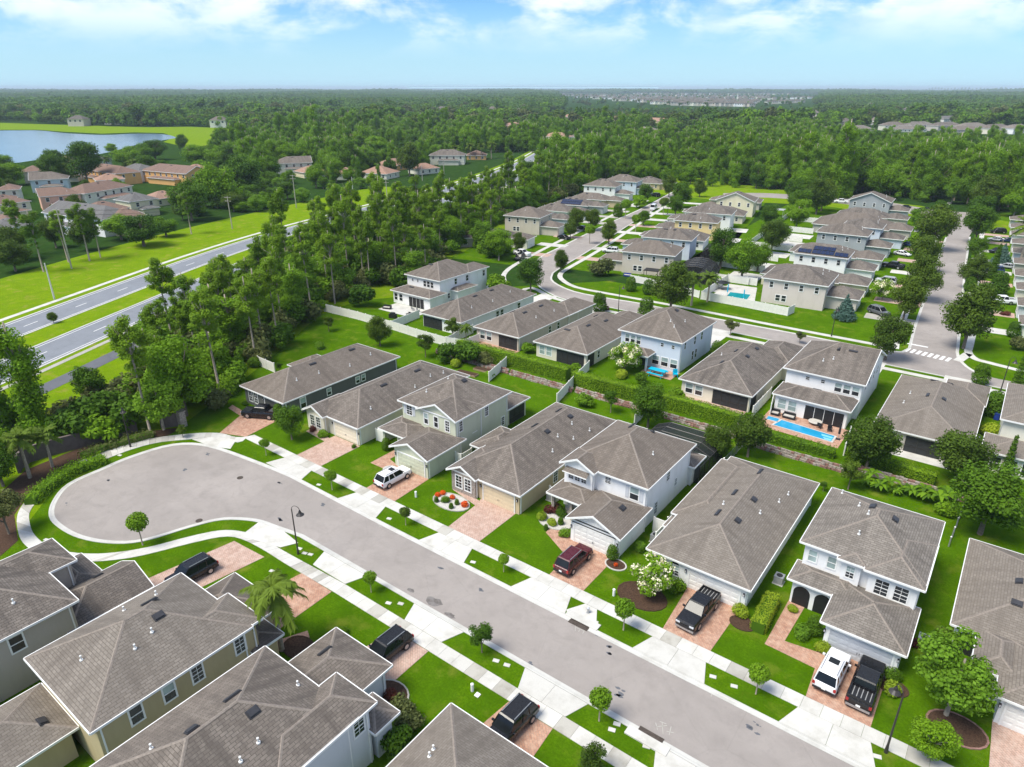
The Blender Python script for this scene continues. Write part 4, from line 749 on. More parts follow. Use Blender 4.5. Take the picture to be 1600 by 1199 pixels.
# --- suburb beyond the highway
def ehouse(a,b,dep,st,wall,roof,desc,label,g='',p=.45):
    ang=math.degrees(math.atan2(b[1]-a[1],b[0]-a[0])); l=math.dist(a,b); z=e2 if st==2 else e1
    wn=[(0,'S',l*(i+.6)/(max(2,int(l/4))+.2),z-1.4,1.1,1.4,'t') for i in range(max(2,int(l/4)))]
    M=[(0,l,0,dep,z,dict(g=g,p=p,**({'ax':'x'} if g in('E','W','EW') else {})))]
    wn+=[(0,'E',dep*.3,z-1.4,1,1.3,'t'),(0,'E',dep*.7,z-1.4,1,1.3,'t')]
    if st==2: M.append((l*.25,l*.85,-3.2,2,e1,dict(p=.3)))
    house(desc,label,'house',(a[0],a[1],ang),M,wall,wn,(),autovents(M[0],1,int(l*9)),roof=roof,detail=1)
EH=[((-302.97,87.72),(-304.17,102.04),12,2,'ivory','shingle_brown','cream house at the left edge','cream two-storey house with brown roof and shuttered windows at the far left edge',''),
 ((-313,107.76),(-308.92,121.8),12,2,'peach','shingle_brown','pink two-storey house','pink two-storey house with a brown roof beyond the highway','W'),
 ((-307.88,122.58),(-317.91,146.94),13,2,'palecream','shingle_brown','long cream house','long cream house with reddish-brown roof and arched windows beyond the highway',''),
 ((-272.51,93.35),(-240.58,98.84),14,2,'white','shingle_slate','white gabled house with slate roof','white house with a slate grey roof and white gable end behind the tall pines','W'),
 ((-256.75,103.57),(-258.8,117.34),12,2,'ivory','shingle_brown','cream house with three dark windows','cream two-storey house with three dark windows in a row and brown roof',''),
 ((-271.6,122.83),(-272,134.3),12,2,'ivory','shingle_slate','small house with pale metal roof','small cream house with a pale grey ribbed roof beside the woods',''),
 ((-407.19,163.19),(-368.76,163.01),13,2,'orange','shingle_brown','orange two-storey house','bright orange two-storey house with rounded gable near the lake',''),
 ((-374.73,126.68),(-367.92,140.88),13,2,'lightteal','shingle','pale teal house','pale teal two-storey house with a greyish-tan roof','W'),
 ((-415.5,138.35),(-411.78,148.41),13,2,'palecream','shingle_brown','brown-roofed house by the lake','brown-roofed house at the lake shore, far left',''),
 ((-472.85,174.61),(-437.56,173.34),13,2,'ivory','shingle_tile','tan house by the water','tan house standing at the water edge, yellow right wall',''),
 ((-453.9,184.03),(-445.19,190.58),12,2,'white','shingle_slate','slate-roofed house by the lake','white house with slate roof right at the lake, partly behind the orange house',''),
 ((-391.02,175.35),(-373.86,176.93),12,2,'white','shingle_slate','small white house with black shutters','small white house with black shutters beside the orange gabled house',''),
 ((-376.31,178.81),(-340.87,183.99),14,2,'orange','shingle_brown','big orange gabled house','large orange and yellow house with a broad brown gabled roof below the oaks','E'),
 ((-268.26,76.85),(-266.19,86.82),12,1,'white','shingle_slate','low slate-roofed house','low house with a dark slate roof at the left edge behind the pines',''),
 ((-348.1,240.63),(-336.96,257.96),14,2,'palecream','shingle','pale two-storey house above the highway','pale two-storey house with greyish roof among the oaks above the highway','E'),
 ((-319.32,237.87),(-316.25,251.74),13,1,'ivory','shingle_tile','low tan-roofed house','low pinkish tan-roofed house right of the pale two-storey house above the highway',''),
 ((-295.67,255.66),(-279.2,260.63),15,1,'palecream','shingle_tile','low house with white porch','low tan-roofed house with a white porch behind the highway trees',''),
 ((-306.92,287.92),(-305.19,312.17),15,1,'orange','shingle_tile','low orange-walled house','low tan-roofed house with orange left wall beside the bright lawn',''),
 ((-314.22,330.35),(-296.14,343.95),14,2,'palecream','shingle','cream house before the palms','cream two-storey house with grey roof near the row of palms',''),
 ((-142.17,152.32),(-134.77,160.35),10,1,'greybeige','shingle_dark','brown house hidden in the wood','brown house glimpsed between the tall pines of the wood',''),
 ((-440.62,869.41),(-399.71,854.07),16,2,'ivory','shingle_tile','tan villa in the far trees','tan villa with layered roofs rising from the far trees, centre',''),
 ((-344.9,663.65),(-320.36,654.34),14,2,'white','shingle_pale','white gabled house in the far trees','white gabled house in the far trees below the tan villa','S'),
 ((-596.58,915.06),(-571.48,903.82),14,2,'palecream','shingle_tile','small tan house among far oaks','small tan-roofed house among the far oaks left of the villa',''),
 ((-128.59,1154),(-110.81,1193.88),16,2,'white','shingle_slate','white house with blue-black roof','white house with a blue-black roof above the far row, right','')]
EH+=[((-347.11,104.74),(-343.85,112.06),12,2,'palecream','shingle_brown','brown house at the left edge under the oak','brown-roofed house at the left edge, half under the round oak',''),
 ((-239.42,101.76),(-237.19,112.41),12,2,'ivory','shingle_brown','cream house behind the dark oaks','cream house with brown roof right behind the dark oaks at the highway lawn',''),
 ((-348.51,144.81),(-344.89,156.41),11,2,'palecream','shingle_tile','cream house below the orange one','cream house with reddish tiled roof just below the orange two-storey house',''),
 ((-288.9,140.88),(-290.1,154.13),11,1,'ivory','shingle_tile','tan low house below the orange gable','low tan house just below the big orange gabled house',''),
 ((-351.79,190.68),(-348.9,203.87),12,2,'palecream','shingle_tile','tan-roofed house right of the orange gable','tan-roofed house directly right of the big orange gabled house',''),
 ((-283.91,85.15),(-284.68,92.88),9,1,'ivory','shingle_brown','low house before the cream one','low brown-roofed wing in front of the cream house at the left edge',''),
 ((-408.15,154.86),(-403.93,161.8),12,2,'white','shingle_brown','white house between teal and orange','white brown-roofed house between the teal and the orange houses',''),
 ((-302.53,242.53),(-291.73,250.66),13,1,'palecream','shingle_tile','tan house left of the white porch','tan-roofed house left of the low house with the white porch',''),
 ((-280.65,286.87),(-278.15,301.54),12,1,'palecream','shingle_tile','small tan house below the cream house','small tan house below the cream house near the palms',''),
 ((-316.16,368.62),(-305.12,376.92),13,1,'orange','shingle_brown','red-brown house behind the palms','red-brown roofed house just behind the row of palms',''),
 ((-364.56,527.99),(-340.07,525.55),15,2,'palecream','shingle_tile','tan house left of the big wood','tan house in the oaks above the far end of the highway',''),
 ((-499.54,874.98),(-468.81,872.66),16,2,'ivory','shingle_tile','tan house left of the villa','tan house in the far trees, immediately left of the tan villa',''),
 ((-366.01,572.04),(-344.83,564.8),14,1,'palegrey','shingle','grey low house in the oaks','grey low roof among the oaks right of the highway end',''),
 ((-506.55,654.11),(-484.24,653.28),16,2,'peach','shingle_tile','peach house in the far oaks','small peach house among the far oaks above mid picture','')]
for i in range(7):
    x=(1310,1347,1384,1424,1468,1506,1547)[i]; nth=('first','second','third','fourth','fifth','sixth','seventh')[i]
FR=[((-222.23,965.78),(-211.75,1041.57)),((-214.13,1064.22),(-184.44,1038.61)),((-159.02,915.51),(-137.55,931.66)),((-135.23,933.41),(-115.31,966.6)),((-108.28,936.08),(-87.66,969.19)),((-82.2,938.66),(-63.21,969.98)),((-56.48,910.11),(-40.96,953.2)),((-37.76,924.19),(-22.22,951.34)),((-204.58,817.55),(-186.79,846)),((-187.58,860.93),(-165.53,893.53)),((-91.45,917.71),(-63.74,938.55)),((-143.68,893.95),(-115.54,915.12))]
for a in EH: ehouse(*a[:8],g=a[8])
NTH=('first','second','third','fourth','fifth','sixth','seventh','eighth','ninth','tenth','eleventh','twelfth')
for i,(a,b) in enumerate(FR):
    w=['ivory','white','palecream','cream','greige','palecream','cream','white','palegrey','cream','greige','palecream'][i]
    l=('%s pale house from the left in the back row beyond the big wood'%NTH[i]) if i<8 else ('%s low dark-roofed house from the left in the front row beyond the wood'%NTH[i-8])
    ehouse(a,b,16,2 if i<8 else 1,w,'shingle_pale' if i%2 else 'shingle','%s'%l,l)
# distant town: simple houses, each its own object
r=random.Random(5); FT=[]
for wl in ('palecream','white','greige','beige'):
    m=MB(); m.box(-6.5,6.5,-6,6,0,5.6,wl); 
    for sx in (-4,0,4): m.box(sx-.7,sx+.7,-6.05,-6,3.6,5,'pane')
    k=MB(); a=[(-7,-6.5,5.6),(7,-6.5,5.6),(7,6.5,5.6),(-7,6.5,5.6)]; A,B=(-2,0,8.6),(2,0,8.6)
    k.face([a[0],a[1],B,A],'shingle_pale'); k.face([a[2],a[3],A,B],'shingle_pale'); k.face([a[1],a[2],B],'shingle_pale'); k.face([a[3],a[0],A],'shingle_pale'); k.face(a[::-1],'trim')
    FT.append((m.mesh('wall'),k.mesh('roof')))
def townhouse(x,y,a,k,sc,label,group):
    t=empty('house',(x,y,0),a,sc); link('wall',FT[k][0],t); link('roof',FT[k][1],t); tag(t,label,'house',group)
def lerp(a,b,t): return tuple(p+(q-p)*t for p,q in zip(a,b))
TOWN=[]
for row,(a,b,n) in enumerate([((-1609.95,2729.63),(-928.45,2845.74),30),((-1138.12,2222.57),(-756.09,2261.69),26),((-2384.42,3672.09),(-1202.64,3829),40),((-855.8,1880.81),(-634.65,1877.23),18),((-1886.15,3017.5),(-989.36,3196.43),34),((-1322.29,2379.57),(-814.34,2466.12),28),((-2544.32,4858.96),(-1469.98,5076.01),34),((-975.3,1987),(-680.82,2012.43),22)]):
    for i in range(n):
        x,y=lerp(a,b,(i+r.uniform(-.2,.2))/n); TOWN.append((x,y)); townhouse(x,y,math.radians(37+r.uniform(-20,20)),r.randrange(4),r.uniform(1.2,1.65),'pale distant house among the close-packed roofs of the town below the horizon','houses of the distant town')
for a,b,n in [((-967.61,3004.1),(-898.38,3498.1),9),((-703.95,2191.11),(-695.05,2555.85),7)]:
    for i in range(n):
        x,y=lerp(a,b,i/n); TOWN.append((x,y)); townhouse(x,y,math.radians(37+r.uniform(-20,20)),r.randrange(4),1.3,'distant pale house in the cluster right of the grey town, before the dark tree line','houses right of the distant town')
for (x,y),l in [((-2361.39,842.74),'pale house among dark trees across the lake, far left'),((-1864.59,735.81),'lakeside house with white roof beyond the marsh, far left'),((-1000.65,412.42),'long white boathouse on the marsh edge across the lake'),((-828.91,503.23),'small white house at the meadow edge left of centre'),((-1016.11,463.4),'white lakeside house right of the boathouse'),((-499.07,2703.26),'house with pale roof in the far trees, right'),((-330.87,2275.66),'grey-roofed house in the far trees above the dark-roofed one'),((-385.53,1724.75),'reddish-roofed house in the far trees above the right-hand row'),((-1419.31,2011.07),'small pale house in the far wood just left of the distant town'),((-202.42,3221.92),'far house with grey roof near the right edge below the field')]:
    townhouse(x,y,math.radians(40),r.randrange(4),1.5,l,None)

SCT=[]
q=random.Random(15)
for i,(px_,py_) in enumerate([((-1726.44,979.25),0),((-1645.18,968.43),0),((-1567.65,959.16),0),((-1929.91,686.68),0),((-2029.89,751),0),((-1870.9,1671.38),0),((-1261.78,1405.51),0),((-1275.96,1476.88),0),((-977.94,1070.01),0),((-897.54,1130.48),0),((-774.68,1052.67),0),((-454.21,2094.99),0),((-386.22,1987.35),0),((-379.87,2150.9),0),((-302.71,1910.63),0),((-285.07,2063.44),0),((-237.39,1959.77),0),((-209.21,2120.5),0),((-155.13,1958.03),0),((-112.67,2053.58),0),((-102.8,2359.31),0),((-603.71,2920.08),0),((-501.06,2997.29),0),((-320.13,2837.85),0),((-277.08,3165.76),0),((-364.89,1531.14),0),((-325.8,1249.05),0),((-366.93,1285.6),0),((-324.69,1561.38),0),((-231.8,1541.98),0)]):
    SCT.append(px_); townhouse(*px_,math.radians(37+q.uniform(-30,30)),q.randrange(4),q.uniform(1.1,1.6),'lone pale roof among the trees of the far woods, away from the dense town','scattered houses in the far woods')
# ---------------- fences, walls, hedges ----------------
PANC={}
def fence(path,label,h=1.8,mat='fence',step=2.4,name='fence',group=None,rail=False,cat='fence'):
    t=empty(name,path[0]); ox,oy=path[0]
    for a,b in zip(path,path[1:]):
        l=math.dist(a,b); n=max(1,round(l/step)); w=l/n; an=math.atan2(b[1]-a[1],b[0]-a[0])
        key=(round(w,1),h,mat,rail)
        if key not in PANC:
            m=MB(); ww=round(w,1)
            if rail:
                m.box(0,ww,-.02,.02,h-.1,h,mat); m.box(0,ww,-.02,.02,.1,.18,mat)
                k=int(ww/.15)
                for i in range(k): m.box(i*.15+.06,i*.15+.08,-.01,.01,.18,h-.1,mat)
            else:
                k=int(ww/.2); 
                for i in range(k): m.box(i*ww/k+.008,(i+1)*ww/k-.008,-.02,.02,.12,h-.12,mat)
                m.box(0,ww,-.035,.035,h-.12,h,mat); m.box(0,ww,-.035,.035,.05,.15,mat)
            q=MB(); q.box(-.07,.07,-.07,.07,0,h+.08,mat); q.face([(-.09,-.09,h+.08),(.09,-.09,h+.08),(0,0,h+.16)],mat); q.face([(.09,-.09,h+.08),(.09,.09,h+.08),(0,0,h+.16)],mat); q.face([(.09,.09,h+.08),(-.09,.09,h+.08),(0,0,h+.16)],mat); q.face([(-.09,.09,h+.08),(-.09,-.09,h+.08),(0,0,h+.16)],mat)
            PANC[key]=(m.mesh('panel'),q.mesh('post'))
        pm,qm=PANC[key]
        for i in range(n+1):
            x,y=a[0]+(b[0]-a[0])*i/n-ox,a[1]+(b[1]-a[1])*i/n-oy
            link('post',qm,t,(x,y,0),an)
            if i<n: link('panel',pm,t,(x,y,0),an)
    tag(t,label,cat,group); return t
fence([(-119.05,89.96),(-108.64,90.49),(-98.58,90.26),(-90.8,89.83),(-83.13,89.72),(-79.51,90.71)],'long white vinyl fence from the wood behind the bright green lawn to the second-row yards')
fence([(-98.47,90.33),(-99.3,99.15)],'short white fence beside the patio of the white two-storey house near the wood')
fence([(-83.04,89.79),(-83.79,98.43)],'white fence with a small palm at its corner, left of the pink patio')
fence([(-65.88,81.19),(-67.72,88.35)],'white fence dividing the back gardens behind the sage green house')
fence([(-105.47,62.62),(-97.66,62.15)],'short white fence from the wood to the dark grey house')
fence([(-52,80.66),(-53.83,88.59),(-55.2,95.5)],'white fence rising between the hedges left of the pale blue house')
fence([(-38.94,81.22),(-39.42,85.61)],'short white fence behind the pool cage of the white two-storey house')
fence([(-26.31,94.39),(-26.4,102.89)],'white fence left of the blue pool garden')
fence([(-24.46,96.86),(-25.46,101.21),(-25.6,106)],'white fence between the cream screened-porch house and the pool house')
fence([(-25.3,59.6),(-23.9,59.6),(-23.9,57.2)],'white side-gate fence between the white two-storey house and the long white house')
fence([(-65.5,55.8),(-64.1,55.8),(-64.1,58)],'white side fence between the cream house and the sage green house')
fence([(-52.4,57.5),(-51.4,57.5),(-51.4,59.5)],'white fence piece beside the sage green garage and its meter boxes')
fence([(-38.3,58.4),(-37,58.4),(-37,57)],'low cream fence hiding the air conditioner beside the tan house',h=1.5)
fence([(-24.3,61),(-24.2,84.5)],'thin white railing fence along the left side of the long white house',h=1.4,mat='metal',rail=True)
fence([(-79.4,84.5),(-79.4,95)],'white fence between the garden with beds and the pink patio lawn')
fence([(-22.62,71.32),(-23,72.48)],'fence post piece',h=1.2) if False else None
fence([(-56.92,148.4),(-47.09,148.25),(-37.1,147.6),(-36.68,150.76)],'pale cream fence along the corner lawn in front of the teal pool',h=1.9)
fence([(-56.92,148.4),(-57.84,167.64),(-50.57,167.78)],'pale cream fence behind the teal pool courtyard',h=1.9)
fence([(-77.5,152.85),(-66.63,152.04),(-57.7,149.12)],'pale fence behind the bushes beside the black pool cage',h=1.7)
fence([(-13.2,96),(-12.6,90.2)],'white garden fence post panel at the left end of the bright hedge')
fence([(1.2,76),(1.6,85)],'thin fence between the arched-porch house lawn and the right lawn',h=1.2,mat='metal',rail=True)
def wall_run(path,h,w,mat,name,label,cap=None):
    t=empty(name,path[0]); ox,oy=path[0]; m=MB()
    for a,b in zip(path,path[1:]):
        l=math.dist(a,b); an=math.atan2(b[1]-a[1],b[0]-a[0]); tf=Matrix.Translation((a[0]-ox,a[1]-oy,0))@Matrix.Rotation(an,4,'Z'); m.box(-.01,l+.01,-w/2,w/2,0,h,mat,tf)
    m.build('wall_body',t); c=MB()
    for a,b in zip(path,path[1:]):
        l=math.dist(a,b); an=math.atan2(b[1]-a[1],b[0]-a[0]); tf=Matrix.Translation((a[0]-ox,a[1]-oy,0))@Matrix.Rotation(an,4,'Z'); c.box(-.02,l+.02,-w/2-.05,w/2+.05,h+.002,h+.12,cap or mat,tf)
    c.build('coping',t); tag(t,label,'wall'); return t
wall_run(smoothp([(-95.18,22.36),(-97.33,24.38),(-96.17,30.03),(-95.51,33.52),(-94.82,37.18)],2),2.1,.3,'wall_brown','boundary_wall','brown curved boundary wall behind the shrubs left of the turning circle')
wall_run([(-93.1,39.72),(-91.59,41.87)],2.0,.3,'wall_brown','boundary_wall','short brown wall end behind the birch-like trees right of the curved wall')
m=MB(); m.box(-.45,.45,-.45,.45,0,2.3,'stone'); m.box(-.55,.55,-.55,.55,2.302,2.45,'stone'); tag(m.build('stone_pillar',loc=(*(-91.17,41.93),0)),'square stone pillar ending the brown wall beside the dark grey house lawn','pillar')
# rough stone retaining wall between the two rows of gardens
def stonewall(x0,x1,y,h,label):
    r=random.Random(int(x0)); t=empty('retaining_wall',(x0,y)); m=MB(); x=0; n=0
    me=[]
    for k in range(5):
        q=MB(); vs=[(a*(1+r.uniform(-.25,.25)),b*(1+r.uniform(-.25,.25)),c*(1+r.uniform(-.25,.25))) for a,b,c in [(-.22,-.15,-.14),(.22,-.15,-.14),(.22,.15,-.14),(-.22,.15,-.14),(-.22,-.15,.14),(.22,-.15,.14),(.22,.15,.14),(-.22,.15,.14)]]
        q.shared(vs,[(0,3,2,1),(4,5,6,7),(0,1,5,4),(1,2,6,5),(2,3,7,6),(3,0,4,7)],'red_stone' if k%2 else 'stone'); me.append(q)
    for row in range(int(h/.26)):
        x=0
        while x<x1-x0:
            q=r.choice(me); dx,dy,dz=x,row*.2+r.uniform(-.1,.1),.13+row*.26
            m.shared([(a+dx,b+dy,c+dz) for a,b,c in q.v],q.f,q.mats[0]); x+=r.uniform(.38,.5)
    o=m.build('stonework',t); o['kind']='stuff'; tag(t,label,'stone wall')
stonewall(-82,-65.5,85.8,.95,'rough reddish stone retaining wall behind the garden with vegetable beds')
stonewall(-64.8,-52.5,85.8,.95,'rough reddish stone retaining wall below the left hedge behind the tan house')
stonewall(-52,-26,86.2,1.0,'rough reddish stone retaining wall below the long hedge behind the white two-storey house')
stonewall(-25,-11,85.4,.9,'rough reddish stone retaining wall below the blue pool garden')
stonewall(-10.6,12,86.8,1.0,'rough stone retaining wall behind the banana plants at right')
# ---------------- foliage ----------------
rng=np.random.default_rng(11)
def leafcloud(n,lobes,size,seed,shell=.4,up=.25,flat=1.0):
    g=np.random.default_rng(seed); L=np.array(lobes,float); w=L[:,3]*L[:,5]; w/=w.sum(); k=g.choice(len(L),n,p=w)
    d=g.normal(size=(n,3)); d/=np.linalg.norm(d,axis=1)[:,None]; rad=g.random(n)**shell
    pos=L[k,:3]+d*L[k,3:6]*rad[:,None]
    nr=d+g.normal(size=(n,3))*.55; nr[:,2]+=up; nr/=np.linalg.norm(nr,axis=1)[:,None]
    t=np.cross(nr,g.normal(size=(n,3))); t/=np.linalg.norm(t,axis=1)[:,None]; b=np.cross(nr,t)
    s=size*(.6+.8*g.random(n))[:,None]
    V=np.stack([pos-t*s*.5,pos-b*s*.32,pos+t*s*.5,pos+b*s*.32],1).reshape(-1,3)
    V[:,2]=np.maximum(V[:,2],.02); return V
def leafmesh(name,V,mats,midx=None):
    n=len(V)//4; me=bpy.data.meshes.new(name); me.vertices.add(n*4); me.vertices.foreach_set('co',V.ravel().astype('f')); me.loops.add(n*4); me.loops.foreach_set('vertex_index',np.arange(n*4,dtype='i')); me.polygons.add(n); me.polygons.foreach_set('loop_start',np.arange(0,n*4,4,dtype='i')); me.polygons.foreach_set('loop_total',np.full(n,4,dtype='i'))
    for k in mats: me.materials.append(MT[k])
    if midx is not None: me.polygons.foreach_set('material_index',midx.astype('i'))
    me.update(); me.validate(); return me
def lobes_ellipsoid(n,rx,rz,cz,lr,seed,zb=-1,inner=.75):
    r=random.Random(seed); out=[]
    for i in range(n):
        while 1:
            x,y,z=[r.uniform(-1,1) for _ in range(3)]
            q=x*x+y*y+z*z
            if .1<q<1 and z>zb: break
        f=inner; s=lr*r.uniform(.65,1.25); out.append((x*rx*f,y*rx*f,cz+z*rz*f,s,s,s*.8))
    return out
def trunkmesh(h,r0,limbs=(),mat='bark',lean=0,seg=6):
    m=MB(); m.tube([(0,0,-.1),(lean*.3,0,h*.4),(lean,0,h)],[r0,r0*.75,r0*.4],mat,seg)
    for (z,x,y,zz,rr) in limbs: m.tube([(lean*z/h,0,z),(x*.5,y*.5,(z+zz)/2+.1*(zz-z)),(x,y,zz)],[rr,rr*.7,rr*.3],mat,5)
    return m.mesh('trunk',True)
PR={}
def proto(key,trunk,crown,r,parts=()):
    v=np.empty(len(crown.vertices)*3,dtype='f'); crown.vertices.foreach_get('co',v); v=v.reshape(-1,3); v[:,:2]-=np.median(v[:,:2],0); r=float(np.percentile(np.hypot(v[:,0],v[:,1]),97)); PR.setdefault(key,[]).append((trunk,crown,r,parts))
def mklimbs(seed,n,h0,h1,R,rr):
    q=random.Random(seed); out=[]
    for i in range(n):
        a=i*2.4+q.uniform(0,1); z=q.uniform(h0,h0+(h1-h0)*.4); out.append((z,math.cos(a)*R*q.uniform(.5,.9),math.sin(a)*R*q.uniform(.5,.9),q.uniform(z+.5,h1),rr))
    return out
for s in range(3):   # clipped lollipop trees
    lb=[(0,0,2.05,.72,.72,.66)]+[(math.cos(a)*.28,math.sin(a)*.28,2.05+random.Random(s*9+int(a*5)).uniform(-.2,.2),.5,.5,.48) for a in (0,1.3,2.6,3.9,5.1)]
    proto('lolly',trunkmesh(1.9,.06,mklimbs(s,4,1.2,2.1,.4,.03),'pale_bark'),leafmesh('crown',leafcloud(2600,lb,.15,s,.22),['leaf_oak' if s==1 else 'leaf_mid']),.8)
    lb=lobes_ellipsoid(40,2.35,2.9,3.6,.95,s+5,-1)
    proto('oak',trunkmesh(3.8,.17,mklimbs(s+5,8,1.2,5,2.2,.07)),leafmesh('crown',leafcloud(12500,lb,.21,s+5,.45),[['leaf_dark','leaf_oak','leaf_oak'][s]]),3.1)
    lb=lobes_ellipsoid(16,1.5,1.3,2.6,.62,s+15,-.9)
    proto('small',trunkmesh(2.8,.09,mklimbs(s+5,5,1,3.2,1.3,.04)),leafmesh('crown',leafcloud(4800,lb,.17,s+15,.5),[['leaf_dark','leaf_oak','leaf_olive'][s]]),1.75)
    lb=lobes_ellipsoid(46,4.4,5.2,6.3,1.7,s+25,-1)
    proto('broad',trunkmesh(8,.35,mklimbs(s+3,9,2.5,10,4,.13)),leafmesh('crown',leafcloud(13000,lb,.36,s+25,.5),[['leaf_dark','leaf_mid','leaf_mid'][s]]),5.4)
    lb=lobes_ellipsoid(30,2.2,4.2,12.6,.85,s+35,-1,.9)+lobes_ellipsoid(4,1.5,3,7.5,.5,s+36,-1,.9)
    proto('pine',trunkmesh(16.5,.19,mklimbs(s+35,11,9.5,16,2.0,.05),'pale_bark',.3*s),leafmesh('crown',leafcloud(9000,lb,.27,s+35,.6,.5),['leaf_pine']),2.8)
    q=random.Random(s+50); lb=[(q.uniform(-1,1)*1.1,q.uniform(-1,1)*1.1,z*.62+q.uniform(-.5,.5),q.uniform(1,1.9),q.uniform(1,1.9),q.uniform(.9,1.7)) for z in range(1,23)]
    proto('vine',trunkmesh(15,.22,mklimbs(s+45,7,8,15,1.8,.06),'pale_bark'),leafmesh('crown',leafcloud(12000,lb,.30,s+55,.45,.3),[['leaf_mid','leaf_bright','leaf_mid'][s]]),2.6)
    proto('bush',None,leafmesh('bush',leafcloud(1500,[(0,0,.55,.62,.62,.55),(.25,.1,.4,.5,.5,.42),(-.2,-.2,.4,.5,.5,.42)],.14,s+65,.25),[['leaf_mid','leaf_dark','leaf_bright'][s]]),.8)
    proto('lime',None,leafmesh('bush',leafcloud(1500,[(0,0,.45,.6,.6,.45),(.25,.1,.35,.5,.5,.36)],.14,s+66,.25),['leaf_lime']),.75)
    proto('blob',None,leafmesh('shrub',leafcloud(2200,lobes_ellipsoid(9,1.1,.9,.9,.6,s+70,-.6),.24,s+75,.45),[['leaf_mid','leaf_dark','leaf_olive'][s]]),1.5)
lb=lobes_ellipsoid(26,1.5,1.15,1.5,.5,91,-1); V=leafcloud(6500,lb,.15,92,.35); cv=V.reshape(-1,4,3).mean(1); mi=((np.sin(cv[:,0]*7)+np.sin(cv[:,1]*8+1)+np.sin(cv[:,2]*7))*.35+np.random.default_rng(3).random(6500)>.85).astype(int)
proto('blossom',trunkmesh(1.6,.06,mklimbs(3,6,.3,2.2,1.2,.04)),leafmesh('crown',V,['leaf_mid','flower_white'],mi),2.0)
proto('bluespruce',trunkmesh(3,.09),leafmesh('crown',leafcloud(3800,[(0,0,.5+i*.45,1.75-i*.26,1.75-i*.26,.5) for i in range(7)],.24,95,.3),['leaf_blue']),1.8)
proto('cone',None,leafmesh('shrub',leafcloud(2400,[(0,0,.35+i*.5,.62-i*.055,.62-i*.055,.42) for i in range(9)],.15,96,.25),['leaf_dark']),.62)
proto('egg',None,leafmesh('shrub',leafcloud(2400,[(0,0,.7,.85,.85,.75),(0,0,1.4,.68,.68,.75)],.15,97,.2),['leaf_dark']),.85)
proto('moss',trunkmesh(8,.4,mklimbs(4,9,2.5,10,4,.15),'pale_bark'),leafmesh('crown',leafcloud(4500,lobes_ellipsoid(40,5,4.4,7.5,1.6,27,-.85),.6,28,.5),['leaf_grey','leaf_olive'],(np.random.default_rng(1).random(4500)<.5).astype(int)),5.6)
proto('redflower',None,leafmesh('flower_bush',leafcloud(500,[(0,0,.25,.3,.3,.25)],.11,99,.25),['flower_orange']),.36)
proto('maroon',None,leafmesh('shrub',leafcloud(900,[(0,0,.35,.55,.55,.38),(.5,.2,.3,.4,.4,.3)],.14,100,.3),['leaf_maroon']),.7)
for s in range(2):
    g=leafcloud(4500,lobes_ellipsoid(24,1.7,1.7,2.4,.65,s+110,-1),.17,s+111,.5); proto('lighttree',trunkmesh(3,.1,mklimbs(s,6,.8,3.4,1.4,.04),'pale_bark'),leafmesh('crown',np.concatenate([g,leafcloud(5500,lobes_ellipsoid(24,1.7,1.7,2.4,.65,s+110,-1),.15,s+114,.5)]),['leaf_bright' if s else 'leaf_mid']),2.2)
def palm(kind):
    m=MB(); q=random.Random(7)
    H=5.2 if kind!='fan' else 1.0
    n=30
    for i in range(n):
        a=i*2.399; el=q.uniform(-.5,1.1); L=q.uniform(1.7,2.3); pts=[]
        for k in range(7):
            t=k/6; pts.append(Vector((math.cos(a)*L*t*math.cos(el*(1-t*.2)),math.sin(a)*L*t*math.cos(el*(1-t*.2)),H+L*t*math.sin(el)-1.1*t*t*(1.2 if kind!='sabal' else .6))))
        for k in range(6):
            p0,p1=pts[k],pts[k+1]; d=(p1-p0).normalized(); sd=d.cross(Vector((0,0,1))).normalized(); w=.46*(math.sin(math.pi*min(.95,(k+.6)/6)))**.6
            for sgn in (-1,1):
                for e in (0,.25,.5,.75):
                    b=p0.lerp(p1,e); c=b+(p1-p0)*.22; tip=b+sd*sgn*w+d*.25-Vector((0,0,.18+.2*q.random())); m.face([b,c+d*.02,tip,b+sd*sgn*w*.35-Vector((0,0,.05))],'leaf_palm')
    return m.mesh('frond_crown')
def trunk_palm(h,r): 
    m=MB(); m.tube([(0,0,0),(.1,0,h*.5),(0,0,h)],[r*1.3,r,r*1.1],'pale_bark',8)
    for i in range(14): m.cyl(0,0,h-.1-i*.14,h-.02-i*.14,r*(1.55-i*.02),'bark',7,r*1.2)
    return m.mesh('trunk')
PR['palm']=[(trunk_palm(5.1,.13),palm('queen'),2.2,())]; PR['fan']=[(trunk_palm(.9,.12),palm('fan'),2.2,())]; PR['sabal']=[(trunk_palm(5.1,.17),palm('sabal'),2.0,())]
def banana():
    m=MB(); q=random.Random(4)
    for c in range(3):
        cx,cy=q.uniform(-.6,.6),q.uniform(-.6,.6); h=q.uniform(.5,1.1)
        for i in range(8):
            a=i*2.4+c; L=q.uniform(1.2,1.7); pts=[Vector((cx+math.cos(a)*L*t*.75,cy+math.sin(a)*L*t*.75,h+L*(t*.9-t*t*.85))) for t in (0,.3,.6,1)]
            sd=Vector((-math.sin(a),math.cos(a),0))
            for k in range(3):
                w0,w1=(.05,.2,.2,.03)[k],(.05,.2,.2,.03)[k+1]; m.face([pts[k]-sd*w0,pts[k+1]-sd*w1,pts[k+1]+sd*w1,pts[k]+sd*w0],'leaf_mid' if i%2 else 'leaf_dark')
    return m.mesh('leaves')
PR['banana']=[(None,banana(),1.3,())]
